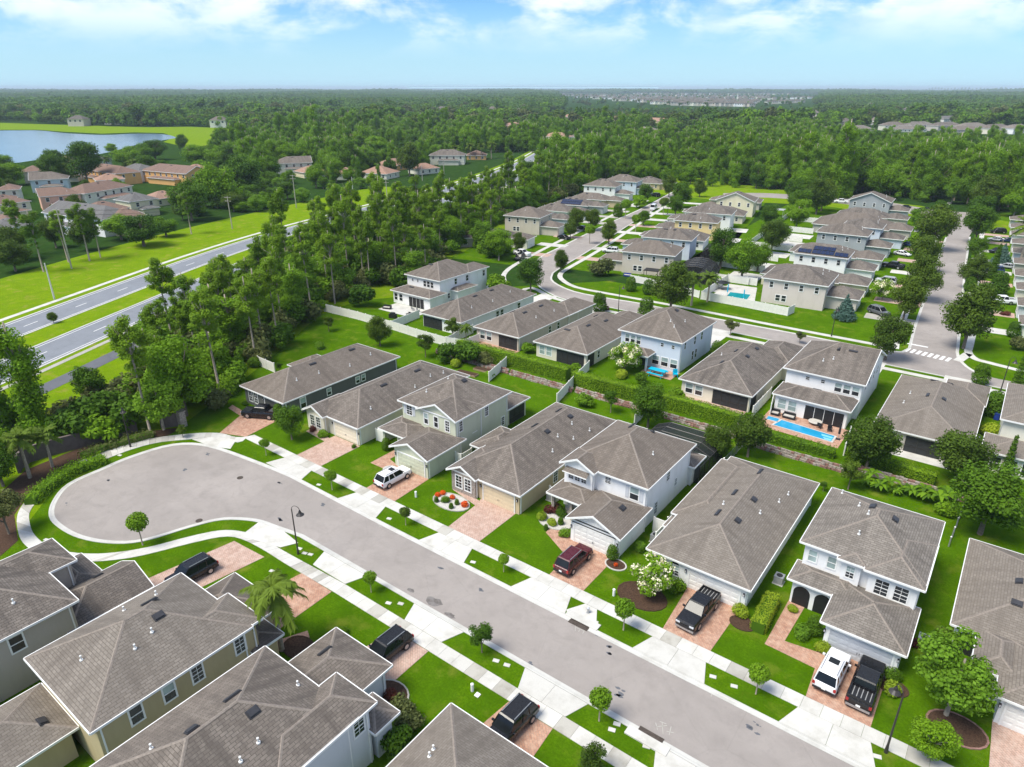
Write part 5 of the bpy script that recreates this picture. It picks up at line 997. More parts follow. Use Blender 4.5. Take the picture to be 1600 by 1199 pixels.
for s in range(3):
    lb=lobes_ellipsoid(44,4.2,4.2,4.4,1.5,s+125,-1)
    proto('dome',trunkmesh(5,.3,mklimbs(s+3,9,1.5,7,3.5,.12)),leafmesh('crown',leafcloud(13000,lb,.34,s+125,.5),[['leaf_bright','leaf_mid','leaf_dark'][s]]),5)
TR=random.Random(21); CNT={}
NM=dict(dome='broadleaf_tree',lolly='clipped_tree',oak='oak_tree',small='tree',broad='broadleaf_tree',pine='pine_tree',vine='vine_covered_tree',bush='bush',lime='bush',blob='shrub',blossom='blossom_tree',bluespruce='spruce_tree',cone='cypress_shrub',egg='clipped_shrub',moss='oak_tree',redflower='flower_bush',maroon='shrub',lighttree='tree',palm='palm_tree',fan='palm_shrub',sabal='palm_tree',banana='banana_plant')
CT=dict(clipped_tree='tree',oak_tree='tree',tree='tree',broadleaf_tree='tree',pine_tree='pine',vine_covered_tree='tree',bush='bush',shrub='shrub',blossom_tree='tree',spruce_tree='tree',cypress_shrub='shrub',clipped_shrub='shrub',flower_bush='flowers',palm_tree='palm',palm_shrub='palm',banana_plant='plant')
def plant(kind,p,label=None,group=None,k=None,hs=1.0):
    v=PR[kind]; i=TR.randrange(len(v)) if k is None else k; tk,cr,r0,_=v[i%len(v)]; x,y=p[:2]; s=(p[2]/r0) if len(p)>2 else 1.0
    a=TR.uniform(0,6.28)
    if tk is None:
        o=link(NM[kind],cr,None,(x,y,0),a); o.scale=(s,s,s*hs)
    else:
        o=empty(NM[kind],(x,y,0),a,(s,s,s*hs)); link('trunk',tk,o); link('crown',cr,o)
    if label is None: AUTO.append((o,kind)); tag(o,'',CT[NM[kind]],group)
    else: tag(o,label,CT[NM[kind]],group)
    return o
AUTO=[]
def hedge(path,w,h,mat,label,dens_=360,leaf=.15,name='hedge',bump=.12):
    g=np.random.default_rng(int(abs(path[0][0])*10)); P_=[]
    L=[math.dist(a,b) for a,b in zip(path,path[1:])]; n=int(sum(L)*dens_*(w+2*h)/3)
    seg=g.choice(len(L),n,p=np.array(L)/sum(L)); t=g.random(n)
    A=np.array(path)[seg]; B=np.array(path)[seg+1]; c=A+(B-A)*t[:,None]; d=(B-A)/np.linalg.norm(B-A,axis=1)[:,None]; nm=np.stack([-d[:,1],d[:,0]],1)
    u=g.random(n); per=2*h+w; q=u*per; off_=np.where(q<h,-w/2,np.where(q<h+w,q-h-w/2,w/2)); z=np.where(q<h,q,np.where(q<h+w,h,per-q))
    ph=np.sin(c[:,0]*2.3)+np.sin(c[:,1]*3.1+1)+np.sin(c[:,0]*5.7+2); off_=off_*(1+bump*.25*ph); z=z*(1+bump*.2*ph)
    pos=np.concatenate([c+nm*off_[:,None],z[:,None]],1)+g.normal(size=(n,3))*bump*.4
    nr=np.concatenate([nm*(off_/(w/2))[:,None],((q>h)&(q<h+w)).astype(float)[:,None]],1)+g.normal(size=(n,3))*.5; nr/=np.linalg.norm(nr,axis=1)[:,None]
    tt=np.cross(nr,g.normal(size=(n,3))); tt/=np.linalg.norm(tt,axis=1)[:,None]; b=np.cross(nr,tt); s=leaf*(.6+.8*g.random(n))[:,None]
    V=np.stack([pos-tt*s*.5,pos-b*s*.35,pos+tt*s*.5,pos+b*s*.35],1).reshape(-1,3); o0=np.array([path[0][0],path[0][1],0]); V=V-o0; V[:,2]=np.maximum(V[:,2],.01)
    t_=empty(name,path[0]); link('foliage',leafmesh('foliage',V,[mat]),t_)
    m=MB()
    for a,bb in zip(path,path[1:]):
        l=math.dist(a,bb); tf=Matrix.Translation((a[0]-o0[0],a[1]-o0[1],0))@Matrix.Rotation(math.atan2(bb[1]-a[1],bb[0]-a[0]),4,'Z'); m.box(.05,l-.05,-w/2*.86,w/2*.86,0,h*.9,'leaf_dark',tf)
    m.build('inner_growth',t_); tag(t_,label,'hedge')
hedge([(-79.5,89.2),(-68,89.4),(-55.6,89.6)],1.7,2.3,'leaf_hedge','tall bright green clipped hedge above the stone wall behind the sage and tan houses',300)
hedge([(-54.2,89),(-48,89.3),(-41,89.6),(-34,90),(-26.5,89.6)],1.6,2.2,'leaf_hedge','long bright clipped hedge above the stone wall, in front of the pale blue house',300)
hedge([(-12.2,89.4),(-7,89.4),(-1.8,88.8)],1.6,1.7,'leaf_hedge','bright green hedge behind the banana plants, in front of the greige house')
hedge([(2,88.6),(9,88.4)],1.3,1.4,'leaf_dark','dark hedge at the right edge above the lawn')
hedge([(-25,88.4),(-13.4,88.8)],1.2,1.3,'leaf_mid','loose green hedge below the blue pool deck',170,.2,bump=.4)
hedge([(-10.9,51.1),(-11.1,56)],1.3,1.2,'leaf_lime','bright lime green clipped hedge beside the brick path of the arched-porch house',420,.13)
hedge([(-75.56,154.31),(-69.69,154.9)],1.6,1.7,'leaf_mid','clipped dark bushes in a line beside the corner lawn of the beige house')
hedge(smoothp([(-89.43,30.33),(-89.65,26.13),(-87.99,22.69),(-85.92,20.26)],2),1.6,1.0,'leaf_mid','low green hedge following the outside of the turning circle path, under the palms',200,.2,bump=.5)
hedge(smoothp([(-91.65,37.85),(-92.42,34.67),(-93.01,31.95),(-92.67,28.94)],2),1.5,.8,'leaf_olive','low brownish-green hedge row in front of the curved brown wall',200,.2,bump=.5)
# mulch beds
for pts in ([(-90.86,41.66),(-90.06,39.04),(-92.45,35.12),(-93.31,30.84),(-91.61,25.04),(-88.87,21.14),(-85.25,18.31),(-79.44,16.64),(-77.83,14.42),(-90.97,18.16),(-95.42,23.17),(-96.13,29.6),(-94.42,36.98)],):
    sheet('planting_bed',[pts],.03,'mulch')
def bed(x,y,r,label,mat='mulch',rim='old_concrete',sx=1.3):
    m=MB(); n=18; a=[(math.cos(i*2*math.pi/n)*r*sx,math.sin(i*2*math.pi/n)*r) for i in range(n)]; m.prism(a,0,.07,mat)
    t=empty('flower_bed',(x,y)); m.build('soil',t); k=MB()
    for i in range(n):
        p,q=a[i],a[(i+1)%n]; e_=1+.12/r; k.prism(ccw([p,q,(q[0]*e_,q[1]*e_),(p[0]*e_,p[1]*e_)]),0,.1,rim)
    k.build('edging',t); tag(t,label,'flower bed')
# ---------------- vehicles ----------------
def carparts(kind,paint):
    key=('car',kind,paint)
    if key in MISC: return MISC[key]
    spec=dict(suv=(4.8,1.92,1.02,1.75,[(-2.4,.72,.72),(-2.28,1.0,.9),(-1.0,1.02,.96),(2.2,1.05,.96),(2.38,.98,.9)],(-1.25,-.55,1.85,2.25)),
      sedan=(4.7,1.82,.88,1.42,[(-2.35,.62,.7),(-2.2,.78,.86),(-.9,.9,.91),(1.5,.93,.91),(2.3,.9,.82)],(-1.1,-.25,1.0,1.75)),
      pickup=(5.6,2.0,1.12,1.85,[(-2.8,.95,.8),(-2.65,1.12,.95),(-1.1,1.16,1.0),(2.7,1.12,1.0),(2.8,1.08,.96)],(-1.25,-.55,1.05,1.3)),
      van=(5.4,2.0,1.2,2.3,[(-2.7,.8,.8),(-2.5,1.1,.94),(-1.6,1.25,1.0),(2.6,1.25,1.0),(2.7,1.2,.96)],(-1.9,-1.1,2.45,2.62)))[kind]
    Ln,Wd,belt,top,st,cab=spec; P_='car_'+paint; m=MB()
    # body: stations from the nose (-y) to the tail (+y); front is -y
    secs=[]
    for y,zb,wf in st:
        w=Wd/2*wf; secs.append([(-w*.9,y,.28),(-w,y,.5),(-w*.99,y,zb*.82),(-w*.9,y,zb),(w*.9,y,zb),(w*.99,y,zb*.82),(w,y,.5),(w*.9,y,.28)])
    vs=[p for s in secs for p in s]; n=8; fs=[]
    for i in range(len(secs)-1):
        for k in range(n): fs.append((i*n+k,i*n+(k+1)%n,(i+1)*n+(k+1)%n,(i+1)*n+k))
    fs+=[tuple(range(n))[::-1],tuple(range((len(secs)-1)*n,len(secs)*n))]
    if kind=='pickup':  # open bed: drop the roof face over the bed, add walls and floor
        m.shared(vs,fs,P_); w=Wd/2*.8; y0,y1=1.35,2.62
        m.box(-w,w,y0,y1,1.125,1.16,'black'); 
        for a in ((-w-.1,-w,y0,y1),(w,w+.1,y0,y1),(-w-.1,w+.1,y1,y1+.09),(-w-.1,w+.1,y0-.08,y0)): m.box(*a,1.12,1.36,P_)
        for k in range(5): m.box(-w+.1+k*w*.4,-w+.16+k*w*.4,y0+.02,y1-.02,1.16,1.175,'plastic_grey')
    else: m.shared(vs,fs,P_)
    body=m.mesh('body',False); bm_=bmesh.new(); bm_.from_mesh(body); bmesh.ops.remove_doubles(bm_,verts=bm_.verts,dist=.001)
    if kind!='pickup': bmesh.ops.bevel(bm_,geom=[e for e in bm_.edges if len(e.link_faces)==2 and e.calc_face_angle(0)>.5],offset=.07,segments=2,profile=.6,affect='EDGES')
    bm_.to_mesh(body); bm_.free()
    # cabin glass and roof
    a,b,c,d=cab; g=MB(); w0=Wd/2*.88; w1=Wd/2*.74; zb=belt-.0; zt=top-.07
    bot=[(-w0,a,zb),(w0,a,zb),(w0,d,zb),(-w0,d,zb)]; tp=[(-w1,b,zt),(w1,b,zt),(w1,c,zt),(-w1,c,zt)]
    for i in range(4): g.face([bot[i],bot[(i+1)%4],tp[(i+1)%4],tp[i]],'car_glass')
    win=g.mesh('windows'); r=MB(); e=.03
    r.shared([(-w1-e,b-e,zt),(w1+e,b-e,zt),(w1+e,c+e,zt),(-w1-e,c+e,zt),(-w1*.9,b+.1,top),(w1*.9,b+.1,top),(w1*.9,c-.08,top),(-w1*.9,c-.08,top)],[(0,3,2,1),(4,5,6,7),(0,1,5,4),(1,2,6,5),(2,3,7,6),(3,0,4,7)],P_)
    def pil(p,q,t=.045):
        r.tube([p,q],t,P_,4)
    for i in range(4): pil(Vector(bot[i])*1.0,Vector(tp[i]))
    for f in (.45,.72) if kind!='pickup' else (.55,):
        for s in (-1,1): pil((s*w0*1.005,a+(d-a)*f,zb),(s*w1*1.01,b+(c-b)*(f+.02),zt),.05)
    if kind in('suv',):
        for s in (-1,1): r.box(s*w1*.86-.025,s*w1*.86+.025,b+.2,c-.2,top+.01,top+.06,'metal')
        if paint in('white',): r.box(-.4,.4,b+.35,b+1.0,top-.005,top+.012,'car_glass')
    roof=r.mesh('roof'); wh=MB(); R=.36 if kind!='pickup' else .42; wh.wheelx(-.12,.12,0,0,R,'tyre',16); rim=MB(); rim.wheelx(-.128,.128,0,0,R*.62,'rim',10)
    hl=MB(); hl.box(-.2,.2,-.04,.04,-.08,.08,'lens'); tl=MB(); tl.box(-.1,.1,-.03,.05,-.14,.14,'red_lens'); mi=MB(); mi.box(-.1,.1,-.07,.07,-.07,.08,P_)
    gr=MB(); gr.box(-.45,.45,-.03,.03,-.12,.12,'black'); pl=MB(); pl.box(-.16,.16,-.01,.02,-.08,.08,'white'); bp=MB(); bp.box(-Wd*.44,Wd*.44,-.06,.06,-.1,.1,'metal' if kind=='pickup' else 'black')
    MISC[key]=(spec,body,win,roof,wh.mesh('wheel'),rim.mesh('rim'),hl.mesh('headlight'),tl.mesh('taillight'),mi.mesh('mirror'),gr.mesh('grille'),pl.mesh('licence_plate'),bp.mesh('bumper')); return MISC[key]
def car(kind,paint,front,rear,label,group=None,small=False):
    sp,body,win,roof,wh,rim,hl,tl,mi,gr,pl,bp=carparts(kind,paint); Ln,Wd,belt=sp[:3]
    c=((front[0]+rear[0])/2,(front[1]+rear[1])/2); dx,dy=front[0]-rear[0],front[1]-rear[1]; a=math.atan2(dy,dx)+math.pi/2
    nm={'suv':'parked_suv','sedan':'parked_car','pickup':'pickup_truck','van':'parked_van'}[kind]
    t=empty(nm,(*c,.05),a); link('body',body,t); link('windows',win,t); link('roof',roof,t)
    wb=Ln*.31; R=.36 if kind!='pickup' else .42
    for s in (-1,1):
        for y in (-wb,wb*.98): w=link('wheel',wh,t,(s*(Wd/2-.11),y,R)); link('rim',rim,w)
    if not small:
        zf=sp[4][0][1]
        for s in (-1,1):
            link('headlight',hl,t,(s*Wd*.33,-Ln/2+.02,zf-.05)); link('taillight',tl,t,(s*Wd*.42,Ln/2-.03,belt*.82)); link('mirror',mi,t,(s*(Wd/2+.06),sp[5][0]+.35,belt+.08))
        link('grille',gr,t,(0,-Ln/2-.01,zf*.72)); link('licence_plate',pl,t,(0,Ln/2+.02,belt*.6)); link('bumper',bp,t,(0,-Ln/2+.03,.42)); link('bumper',bp,t,(0,Ln/2-.03,.45))
    tag(t,label,{'suv':'suv','sedan':'car','pickup':'pickup truck','van':'van'}[kind],group); return t
car('pickup','black',(-87,49.4),(-82.4,51.8),'black pickup truck turned towards the turning circle, beside the dark grey house')
car('suv','white',(-55.7,52.0),(-55.9,47.2),'white suv with roof rails on the brick drive of the sage green house')
car('suv','maroon',(-29.2,51.8),(-29.3,47),'dark maroon suv on the brick drive of the white house with the awning window')
car('pickup','black',(-16.2,47.2),(-15.9,52.8),'black pickup with open bed facing the street on the drive of the long white house')
car('suv','white',(-4.2,52.2),(-4.4,47.6),'white crossover with dark sunroof parked left of a black pickup by the porch-arch house')
car('pickup','black',(-1.75,52.9),(-1.8,47.3),'black pickup with grey-lined bed, right of the white crossover, tail to the street')
car('suv','black',(-58.6,22.3),(-58.5,27.1),'black suv on the pale brick drive between the two left roofs')
car('suv','black',(-35.6,26.9),(-35.5,31.7),'black suv half behind the grey garage roof, on the drive of the light grey house')
car('suv','black',(-22.6,27.4),(-22.4,32.2),'black car nose-in by the bottom-edge house roof')
FC=[('suv','grey',(-19.38,159.26),(-24.07,161.99),'dark grey suv on the drive of the pinkish corner house'),
 ('suv','silver',(-27.57,189.63),(-23.49,189.64),'silver suv partly under the dense trees left of the side street'),
 ('pickup','black',(-29.96,208.86),(-24.41,207.65),'black flat-bed pickup on the third drive left of the side street'),
 ('sedan','white',(-25.51,225.73),(-30.29,227.31),'white sedan on the grass-edged drive left of the side street'),
 ('sedan','blue',(-25.72,239.46),(-30.95,243.62),'blue sedan behind the white sedan left of the side street'),
 ('sedan','black',(-45.14,321.27),(-39.79,321.29),'dark grey car by the far wood, left of another dark car at the street end'),
 ('sedan','black',(-37.68,320.92),(-32.47,319.06),'low black car parked by the footpath at the far end of the side street'),
 ('pickup','white',(-69.66,319.7),(-63.79,321.92),'white pickup parked on the back street left of the grey gabled house'),
 ('van','white',(-81.25,324.65),(-79.52,335.61),'white van half hidden by trees on the back street'),
 ('pickup','white',(-3.99,185),(1.47,187.23),'white pickup truck right of the side street, nearest the crossroads'),
 ('sedan','black',(-5.69,201.54),(-0.85,202.25),'black sedan with bright windows, next beyond the white pickup'),
 ('suv','blue',(-7.22,218.84),(-2.7,219.67),'blue car behind two thin cypresses right of the side street'),
 ('sedan','silver',(-4,226.57),(-0.8,226.3),'silver car nose to tail with the blue car right of the side street'),
 ('sedan','black',(-8.66,244.64),(-3.64,250.56),'black sedan beside the blue-green conifer right of the side street'),
 ('sedan','white',(-9.88,266.78),(-5.47,267.62),'white sedan in front of a dark blue one, right of the side street'),
 ('sedan','blue',(-5.8,267.37),(-3.29,268.03),'dark blue car tucked behind the white sedan right of the side street'),
 ('suv','black',(-10.5,282.1),(-5.94,284.16),'long black suv, farthest of the cars right of the side street'),
 ('van','white',(-124.87,267.45),(-120.13,247.52),'white van parked in the left side street'),
 ('suv','black',(-141.52,291.46),(-134.29,289.53),'black suv on the drive near the trees, far end of the left side street'),
 ('sedan','black',(-116.48,186.6),(-122.5,187.16),'black sedan on the first drive left of the side street curve, beside the arched entry'),
 ('pickup','white',(-113.37,159.64),(-119.69,160.06),'white pickup behind a round tree at the low pale house'),
 ('suv','black',(-113,152.02),(-114.99,158.42),'black suv beside the white pickup at the low pale house'),
 ('suv','white',(-99.87,178.18),(-95.68,179.18),'white suv on the drive of the beige corner house by the left side street'),
 ('sedan','black',(-126.66,204.73),(-120.34,203.69),'dark car half hidden by trees at the pale blue low house'),
 ('sedan','silver',(-106.18,233.97),(-101.6,232.68),'silver car on the drive in front of the yellow house')]
for a in FC: car(*a,small=True)
r=random.Random(9)

# ---------------- lamps, poles, small street things ----------------
def lamp(p,label,h=5.6,a=0):
    t=empty('street_lamp',p,a); m=MB(); m.tube([(0,0,0),(0,0,h)],[.09,.055],'dark_bronze',8); m.cyl(0,0,0,.7,.14,'dark_bronze',10,.1); m.build('pole',t)
    k=MB(); pts=[(.45*(1-math.cos(x)),0,h+.45*math.sin(x)) for x in [math.pi*i/8 for i in range(9)]]; k.tube(pts,.03,'dark_bronze',6); k.build('arm',t)
    s=MB(); s.tube([(.9,0,h+.02),(.9,0,h-.12),(.9,0,h-.3),(.9,0,h-.55)],[.06,.12,.17,.42],'dark_bronze',12,False); s.tube([(.9,0,h-.4),(.9,0,h-.56)],[.14,.2],'lens',8); s.build('lamp_shade',t); tag(t,label,'street lamp')
lamp((-53.26,33.43),'black street lamp with bell shade on the grass by the near drives, left of centre',5.6,.4)
lamp((-90.85,34.25),'street lamp on the far grass rim of the turning circle before the brown wall',5.4,2.6)
lamp((-67.64,128.63),'tall dark street lamp on the bend of the cross street',5.6,1)
lamp((-26.13,139.41),'street lamp beside the blue spruce on the cross street lawn',5.6,1.5)
lamp((2.52,127.43),'street lamp next to the thin cypress near the crossroads, right',5.6,.6)
lamp((0.76,44.85),'street lamp at the bottom right in front of the bright green tree',5.6,2.2)
lamp((-113.33,250.8),'grey street lamp beside trees on the left side street',5.6,1)
def upole(p,h,label,arm=True,mat='pole_wood'):
    t=empty('utility_pole',p,math.radians(22)); m=MB(); m.tube([(0,0,0),(0,0,h)],[.2,.13],mat,8); m.build('pole',t)
    if arm:
        for zz in (h-.4,h-1.6): k=MB(); k.box(-1.2,1.2,-.06,.06,zz,zz+.14,'pole_wood'); k.build('crossarm',t)
    tag(t,label,'utility pole'); return (Vector((*t.location,))+Vector((0,0,h)))
UP=[((-204.71,73.8),16,'tall grey utility pole at the lawn edge behind the pale concrete pole',True),((-220.92,132.36),11,'pale pole at the lawn edge before the lime green trees',True),((-240.9,174.02),13,'utility pole with crossarms above the middle of the highway lawn',True),((-226.51,210.73),9,'utility pole standing just above the wood, mid picture',True),((-264.82,289.85),9,'utility pole before the palms near the far highway',True),((-262.87,348.83),9,'utility pole at the right end of the wire line',True)]
tops=[upole(*u[:3],u[3]) for u in UP]
upole((-176.52,58.43),8.5,'pale concrete pole beside the highway path, left',False,'concrete'); upole((-247.13,209.53),8.5,'short pale pole near the highway kerb, mid picture',False,'concrete'); upole((-260.69,268.34),8,'thin pole behind the wood beside the highway',False)
for i,(a,b) in enumerate(zip(tops,tops[1:])):
    m=MB()
    for dx,dz in ((-1,-.2),(1,-.2),(-1,-1.4),(1,-1.4)):
        o=Vector((dx*math.cos(.38),dx*math.sin(.38),dz)); pts=[]
        for k in range(9):
            t=k/8; q=(a+o).lerp(b+o,t); q.z-=2.2*4*t*(1-t)*min(1,(b-a).length/80); pts.append(q)
        m.tube(pts,.03,'wire',3,False)
    tag(m.build('power_lines'),'dark power lines sagging between the %s pole and the next one, beyond the highway'%('tall grey','lime-tree','crossarmed','mid-picture','palm-side')[i],'wires')
def acunit(x,y,label):
    t=empty('air_conditioner',(x,y)); m=MB(); m.box(-.42,.42,-.42,.42,.08,.85,'plastic_grey'); m.box(-.5,.5,-.5,.5,0,.08,'concrete'); m.build('case',t); k=MB(); k.box(-.44,.44,-.44,.44,.852,.9,'metal'); k.build('lid',t); q=MB(); q.cyl(0,0,.9,.93,.3,'black',12); q.build('fan_grille',t); tag(t,label,'air conditioner')
acunit(-24.3,58,'air conditioner on the grass by the white garage wall under the side fence'); acunit(-11.5,59.2,'air conditioner against the right wall of the long white house'); acunit(-37.8,58,'air conditioner behind the low cream fence beside the tan house'); acunit(1.0,105,'air conditioner beside the blue bin'); acunit(1.2,58.5,'air conditioner by the bushes right of the arched-porch garage')
m=MB(); m.box(-.32,.32,-.38,.38,.1,1.0,'blue_plastic'); t=empty('wheelie_bin',(2.76,115.18)); m.build('bin_body',t); k=MB(); k.box(-.36,.36,-.42,.42,1.0,1.08,'blue_plastic'); k.build('lid',t); q=MB(); q.wheelx(-.3,.3,.34,.12,.12,'tyre',10); q.build('wheels',t); tag(t,'blue wheeled bin beside the pale green-cream house at right','bin')
# meter covers, cleanouts, drains
def flat(name,x,y,w,d,h,mat,label,cat,rz=0,group=None): m=MB(); m.box(-w/2,w/2,-d/2,d/2,0,h,mat); o=m.build(name,loc=(x,y,.012),rz=rz); tag(o,label,cat,group); return o
for (x,y),l in [((-53.88,34.06),'pale meter cover just right of the lamp foot'),((-52.81,33.9),'middle pale meter cover by the lamp'),((-52.15,34.13),'rightmost pale meter cover by the lamp'),((-53.07,30.08),'pale cover in the lawn left of the palm drive'),((-40.2,33.9),'pale cover on the grass strip under the second near tree'),((-39.21,34.54),'second pale cover near the apron of the light grey house'),((-27.63,34.46),'square cover with a hole near the loose young tree'),((-26.59,34.63),'white cover right of the loose young tree'),((-16.27,35.08),'pale cover beside the round tree near the drain'),((-16.33,34.39),'greenish cover beside the near drain'),((-13.57,34.68),'yellowish cover on the near grass strip right of the drain'),((-12.84,35.09),'tan square cover right of the near drain'),((-62.55,43.47),'pale cover under the round tree before the cream house'),((-50.31,43.64),'pale cover left of the round tree before the sage house'),((-37.7,43.42),'pale cover on the strip left of the maroon suv'),((-12.14,43.95),'white-ringed cover on the strip right of the long white drive'),((-10.37,44.04),'small ringed cover left of the last round tree'),((-23.19,43.52),'pale cover next to the hydrant strip'),((0.34,44.08),'white cover at the foot of the bottom right lamp'),((-90.7,32.14),'white cover on the far rim grass of the circle'),((-89.69,32.25),'second white cover on the far rim of the circle'),((-77.13,18.53),'white cover on the near-left rim of the circle')]:
    flat('meter_cover',x,y,.55,.35,.05,'concrete',l,'utility cover',.3)
for x,y,l in [(*(-71.79,38.59),'round iron manhole cover in the turning circle'),(*(-67.23,30.44),'small dark valve cover in the circle near the clipped tree')]:
    m=MB(); m.cyl(0,0,0,.03,.38,'iron',16); k=m.build('manhole_cover',loc=(x,y,.012)); tag(k,l,'manhole cover')
for (x,y),l,s in [((-24.23,42.43),'storm drain inlet with rusty lip on the far kerb by the hydrant',1),((-13.75,35.77),'storm drain inlet with rusty lip on the near kerb',-1)]:
    t=empty('storm_drain',(x,y)); m=MB(); yy=43.0-y if s==1 else 35.1-y; m.box(-1.7,1.7,yy-.4,yy+.45,0,.13,'concrete'); m.build('slab',t); k=MB(); y0=yy-s*.43; k.box(-.95,.95,min(y0,y0-s*.02)-.01,max(y0,y0-s*.02)+.01,.01,.12,'iron'); k.box(-1,1,y0-s*.5 if s>0 else y0,y0 if s>0 else y0-s*.5,.03,.05,'iron'); k.build('grate',t); tag(t,l,'storm drain')
t=empty('fire_hydrant',(-24.35,44.2)); m=MB(); m.cyl(0,0,0,.55,.11,'metal',10); m.cyl(0,0,.55,.72,.13,'lens',10,.04); m.wheelx(-.2,.2,0,.42,.06,'metal',8); m.build('barrel',t); k=MB(); k.cyl(0,0,0,.06,.18,'metal',10); k.build('base_flange',t); tag(t,'grey fire hydrant standing on the concrete strip by the far kerb drain','hydrant')
sheet('hydrant_pad',[[(-25.2,45.05),(-23.9,45.05),(-22.9,43.2),(-25.8,42.9),(-26.2,43.3)]],.055,'concrete')
for (x,y),l in [((-27.21,30.81),'short white drain cleanout post in the near lawn'),((-23.61,47.72),'short white post in the lawn left of the blossom tree'),((-51.03,48.72),'white rock pile cover in the lawn beside the white suv'),((-3.92,202.87),'white marker post beside the black sedan drive')]:
    t=empty('utility_post',(x,y)); m=MB(); m.cyl(0,0,0,.75,.13,'white',10); m.build('post',t); k=MB(); k.cyl(0,0,.751,.82,.15,'white',10,.08); k.build('cap',t); tag(t,l,'post')
flat('drain_box',*(-26.59,30.72),.4,.4,.08,'white','white-rimmed black drain box beside the cleanout post','drain cover')
# painted survey marks (white) on the asphalt, near the drains
def marks(name,p,strokes,label):
    m=MB()
    for x0,y0,x1,y1 in strokes:
        a,b=Vector((x0,y0)),Vector((x1,y1)); n=(b-a).normalized(); n=Vector((-n.y,n.x))*.03; m.prism(ccw([tuple(a+n),tuple(b+n),tuple(b-n),tuple(a-n)]),0,.004,'old_concrete')
    o=m.build(name,loc=(*p,.016)); o['kind']='structure'
marks('paint_marks',(-23.98,41.91),[(-.5,.3,-.1,-.4),(0,.4,.2,-.3),(-.3,0,.5,.1),(.5,.3,.6,-.3)],'')
marks('paint_marks',(-13.34,36.79),[(-.6,.2,-.2,-.3),(-.2,.5,.3,-.4),(.2,.5,-.4,-.1),(.5,.6,.7,-.2),(-.4,.5,.1,.6),(.4,0,.9,.2)],'')
marks('paint_marks',(-11.59,42.32),[(-.4,.2,.3,0),(0,.4,.1,-.4),(.4,.2,.7,.0)],'')
marks('paint_marks',(-50.11,42.09),[(-.5,.1,.4,-.1),(-.1,.3,.1,-.3)],'')
def blot(pts,sz,seed,mat='iron'):
    q=random.Random(seed); m=MB()
    for (x,y) in pts:
        for i in range(q.randrange(2,6)):
            cx,cy=x+q.gauss(0,sz),y+q.gauss(0,sz*.5); r_=q.uniform(.05,.22); m.prism([(cx+math.cos(a)*r_*q.uniform(.6,1.3)*1.6,cy+math.sin(a)*r_*q.uniform(.5,1)) for a in [i_*.785 for i_ in range(8)]],0,.003,mat)
    o=m.build('tar_patches',loc=(0,0,.0155)); o['kind']='structure'
blot([(-66.78,40.85),(-58.49,40.9),(-60.09,36.13),(-54.42,35.47),(-53.22,35.38),(-39.67,40.79),(-34.08,40.64),(-20.45,41.04),(-20.52,41.73),(-22.15,42.31),(-25.36,35.99),(-17.63,38.18),(-17.55,37.6),(-7.8,40.88),(-7.65,41.57),(-80.83,39.57),(-79.34,35.66),(-82.85,22.91),(-84.17,28.33)],.22,3,'path_asphalt')
def stain(p,rx,ry,seed):
    q=random.Random(seed); m=MB(); m.prism([(math.cos(a)*rx*q.uniform(.7,1.2),math.sin(a)*ry*q.uniform(.7,1.2)) for a in [i*.449 for i in range(14)]],0,.002,'oil'); o=m.build('oil_stain',loc=(*p,.0152)); o['kind']='structure'
m_,t_,b_=nodemat('oil'); g_=nd(t_,'ShaderNodeTexCoord').outputs['Object']; n_=noise(t_,g_,1.4,5,.7); b_.inputs['Roughness'].default_value=.8; t_.links.new(mixc(t_,mapr(t_,n_,.35,.6),(.09,.075,.065),(.2,.185,.175)),b_.inputs['Base Color'])
stain((-36.87,36.63),1.0,.6,1); stain((-34.44,36.2),.6,.3,2); stain((-39.77,36.48),.45,.25,3); stain((-11.03,157.61),1.2,.6,4); stain((-14.09,261.14),2.0,.8,6)
# ---------------- pools and gardens ----------------
sheet('pool_deck',[[(-25,92.2),(-13.7,91.8),(-13.7,98.4),(-25,98.4)]],.05,'paver')
def pool(pts,watermat,label,steps=None,spa=None):
    c=(sum(p[0] for p in pts)/len(pts),sum(p[1] for p in pts)/len(pts)); t=empty('swimming_pool',c); L=[(x-c[0],y-c[1]) for x,y in pts]
    m=MB(); m.prism(ccw(L),.052,.075,watermat); m.build('water',t); k=MB()
    for i in range(len(L)):
        p,q=L[i],L[(i+1)%len(L)]; s=1.07; k.prism(ccw([p,q,(q[0]*s,q[1]*s*1.06),(p[0]*s,p[1]*s*1.06)]),.05,.11,'concrete')
    k.build('coping',t)
    for s_ in steps or []:
        w=MB(); w.prism(ccw([(x-c[0],y-c[1]) for x,y in s_]),.07,.08,'pool_step'); w.build('step',t)
    tag(t,label,'swimming pool')
pool([(-22.4,95.9),(-14.9,95.2),(-14.9,93.2),(-22.9,93.6)],'pool_water','rectangular bright blue swimming pool with pale steps behind the white two-storey house',[[(-16.6,94.9),(-15,94.8),(-15,94.2),(-16.4,94.3)],[(-16.2,94),(-15,94),(-15,93.4),(-15.8,93.4)]])
pool([(-24.4,96.1),(-22.8,96.1),(-22.8,94.9),(-24.4,94.9)],'pool_water','small square spa pool at the left end of the blue pool')
sheet('pool_deck',[[(-56.15,150.29),(-56.55,165.54),(-49.85,166.11),(-45.37,150.76),(-48.59,148.34)]],.05,'concrete')
pool([(-52.54,151.69),(-53.65,158.27),(-48.97,159.04),(-47.85,152.01)],'teal_water','teal swimming pool inside the cream-fenced courtyard of the corner house')
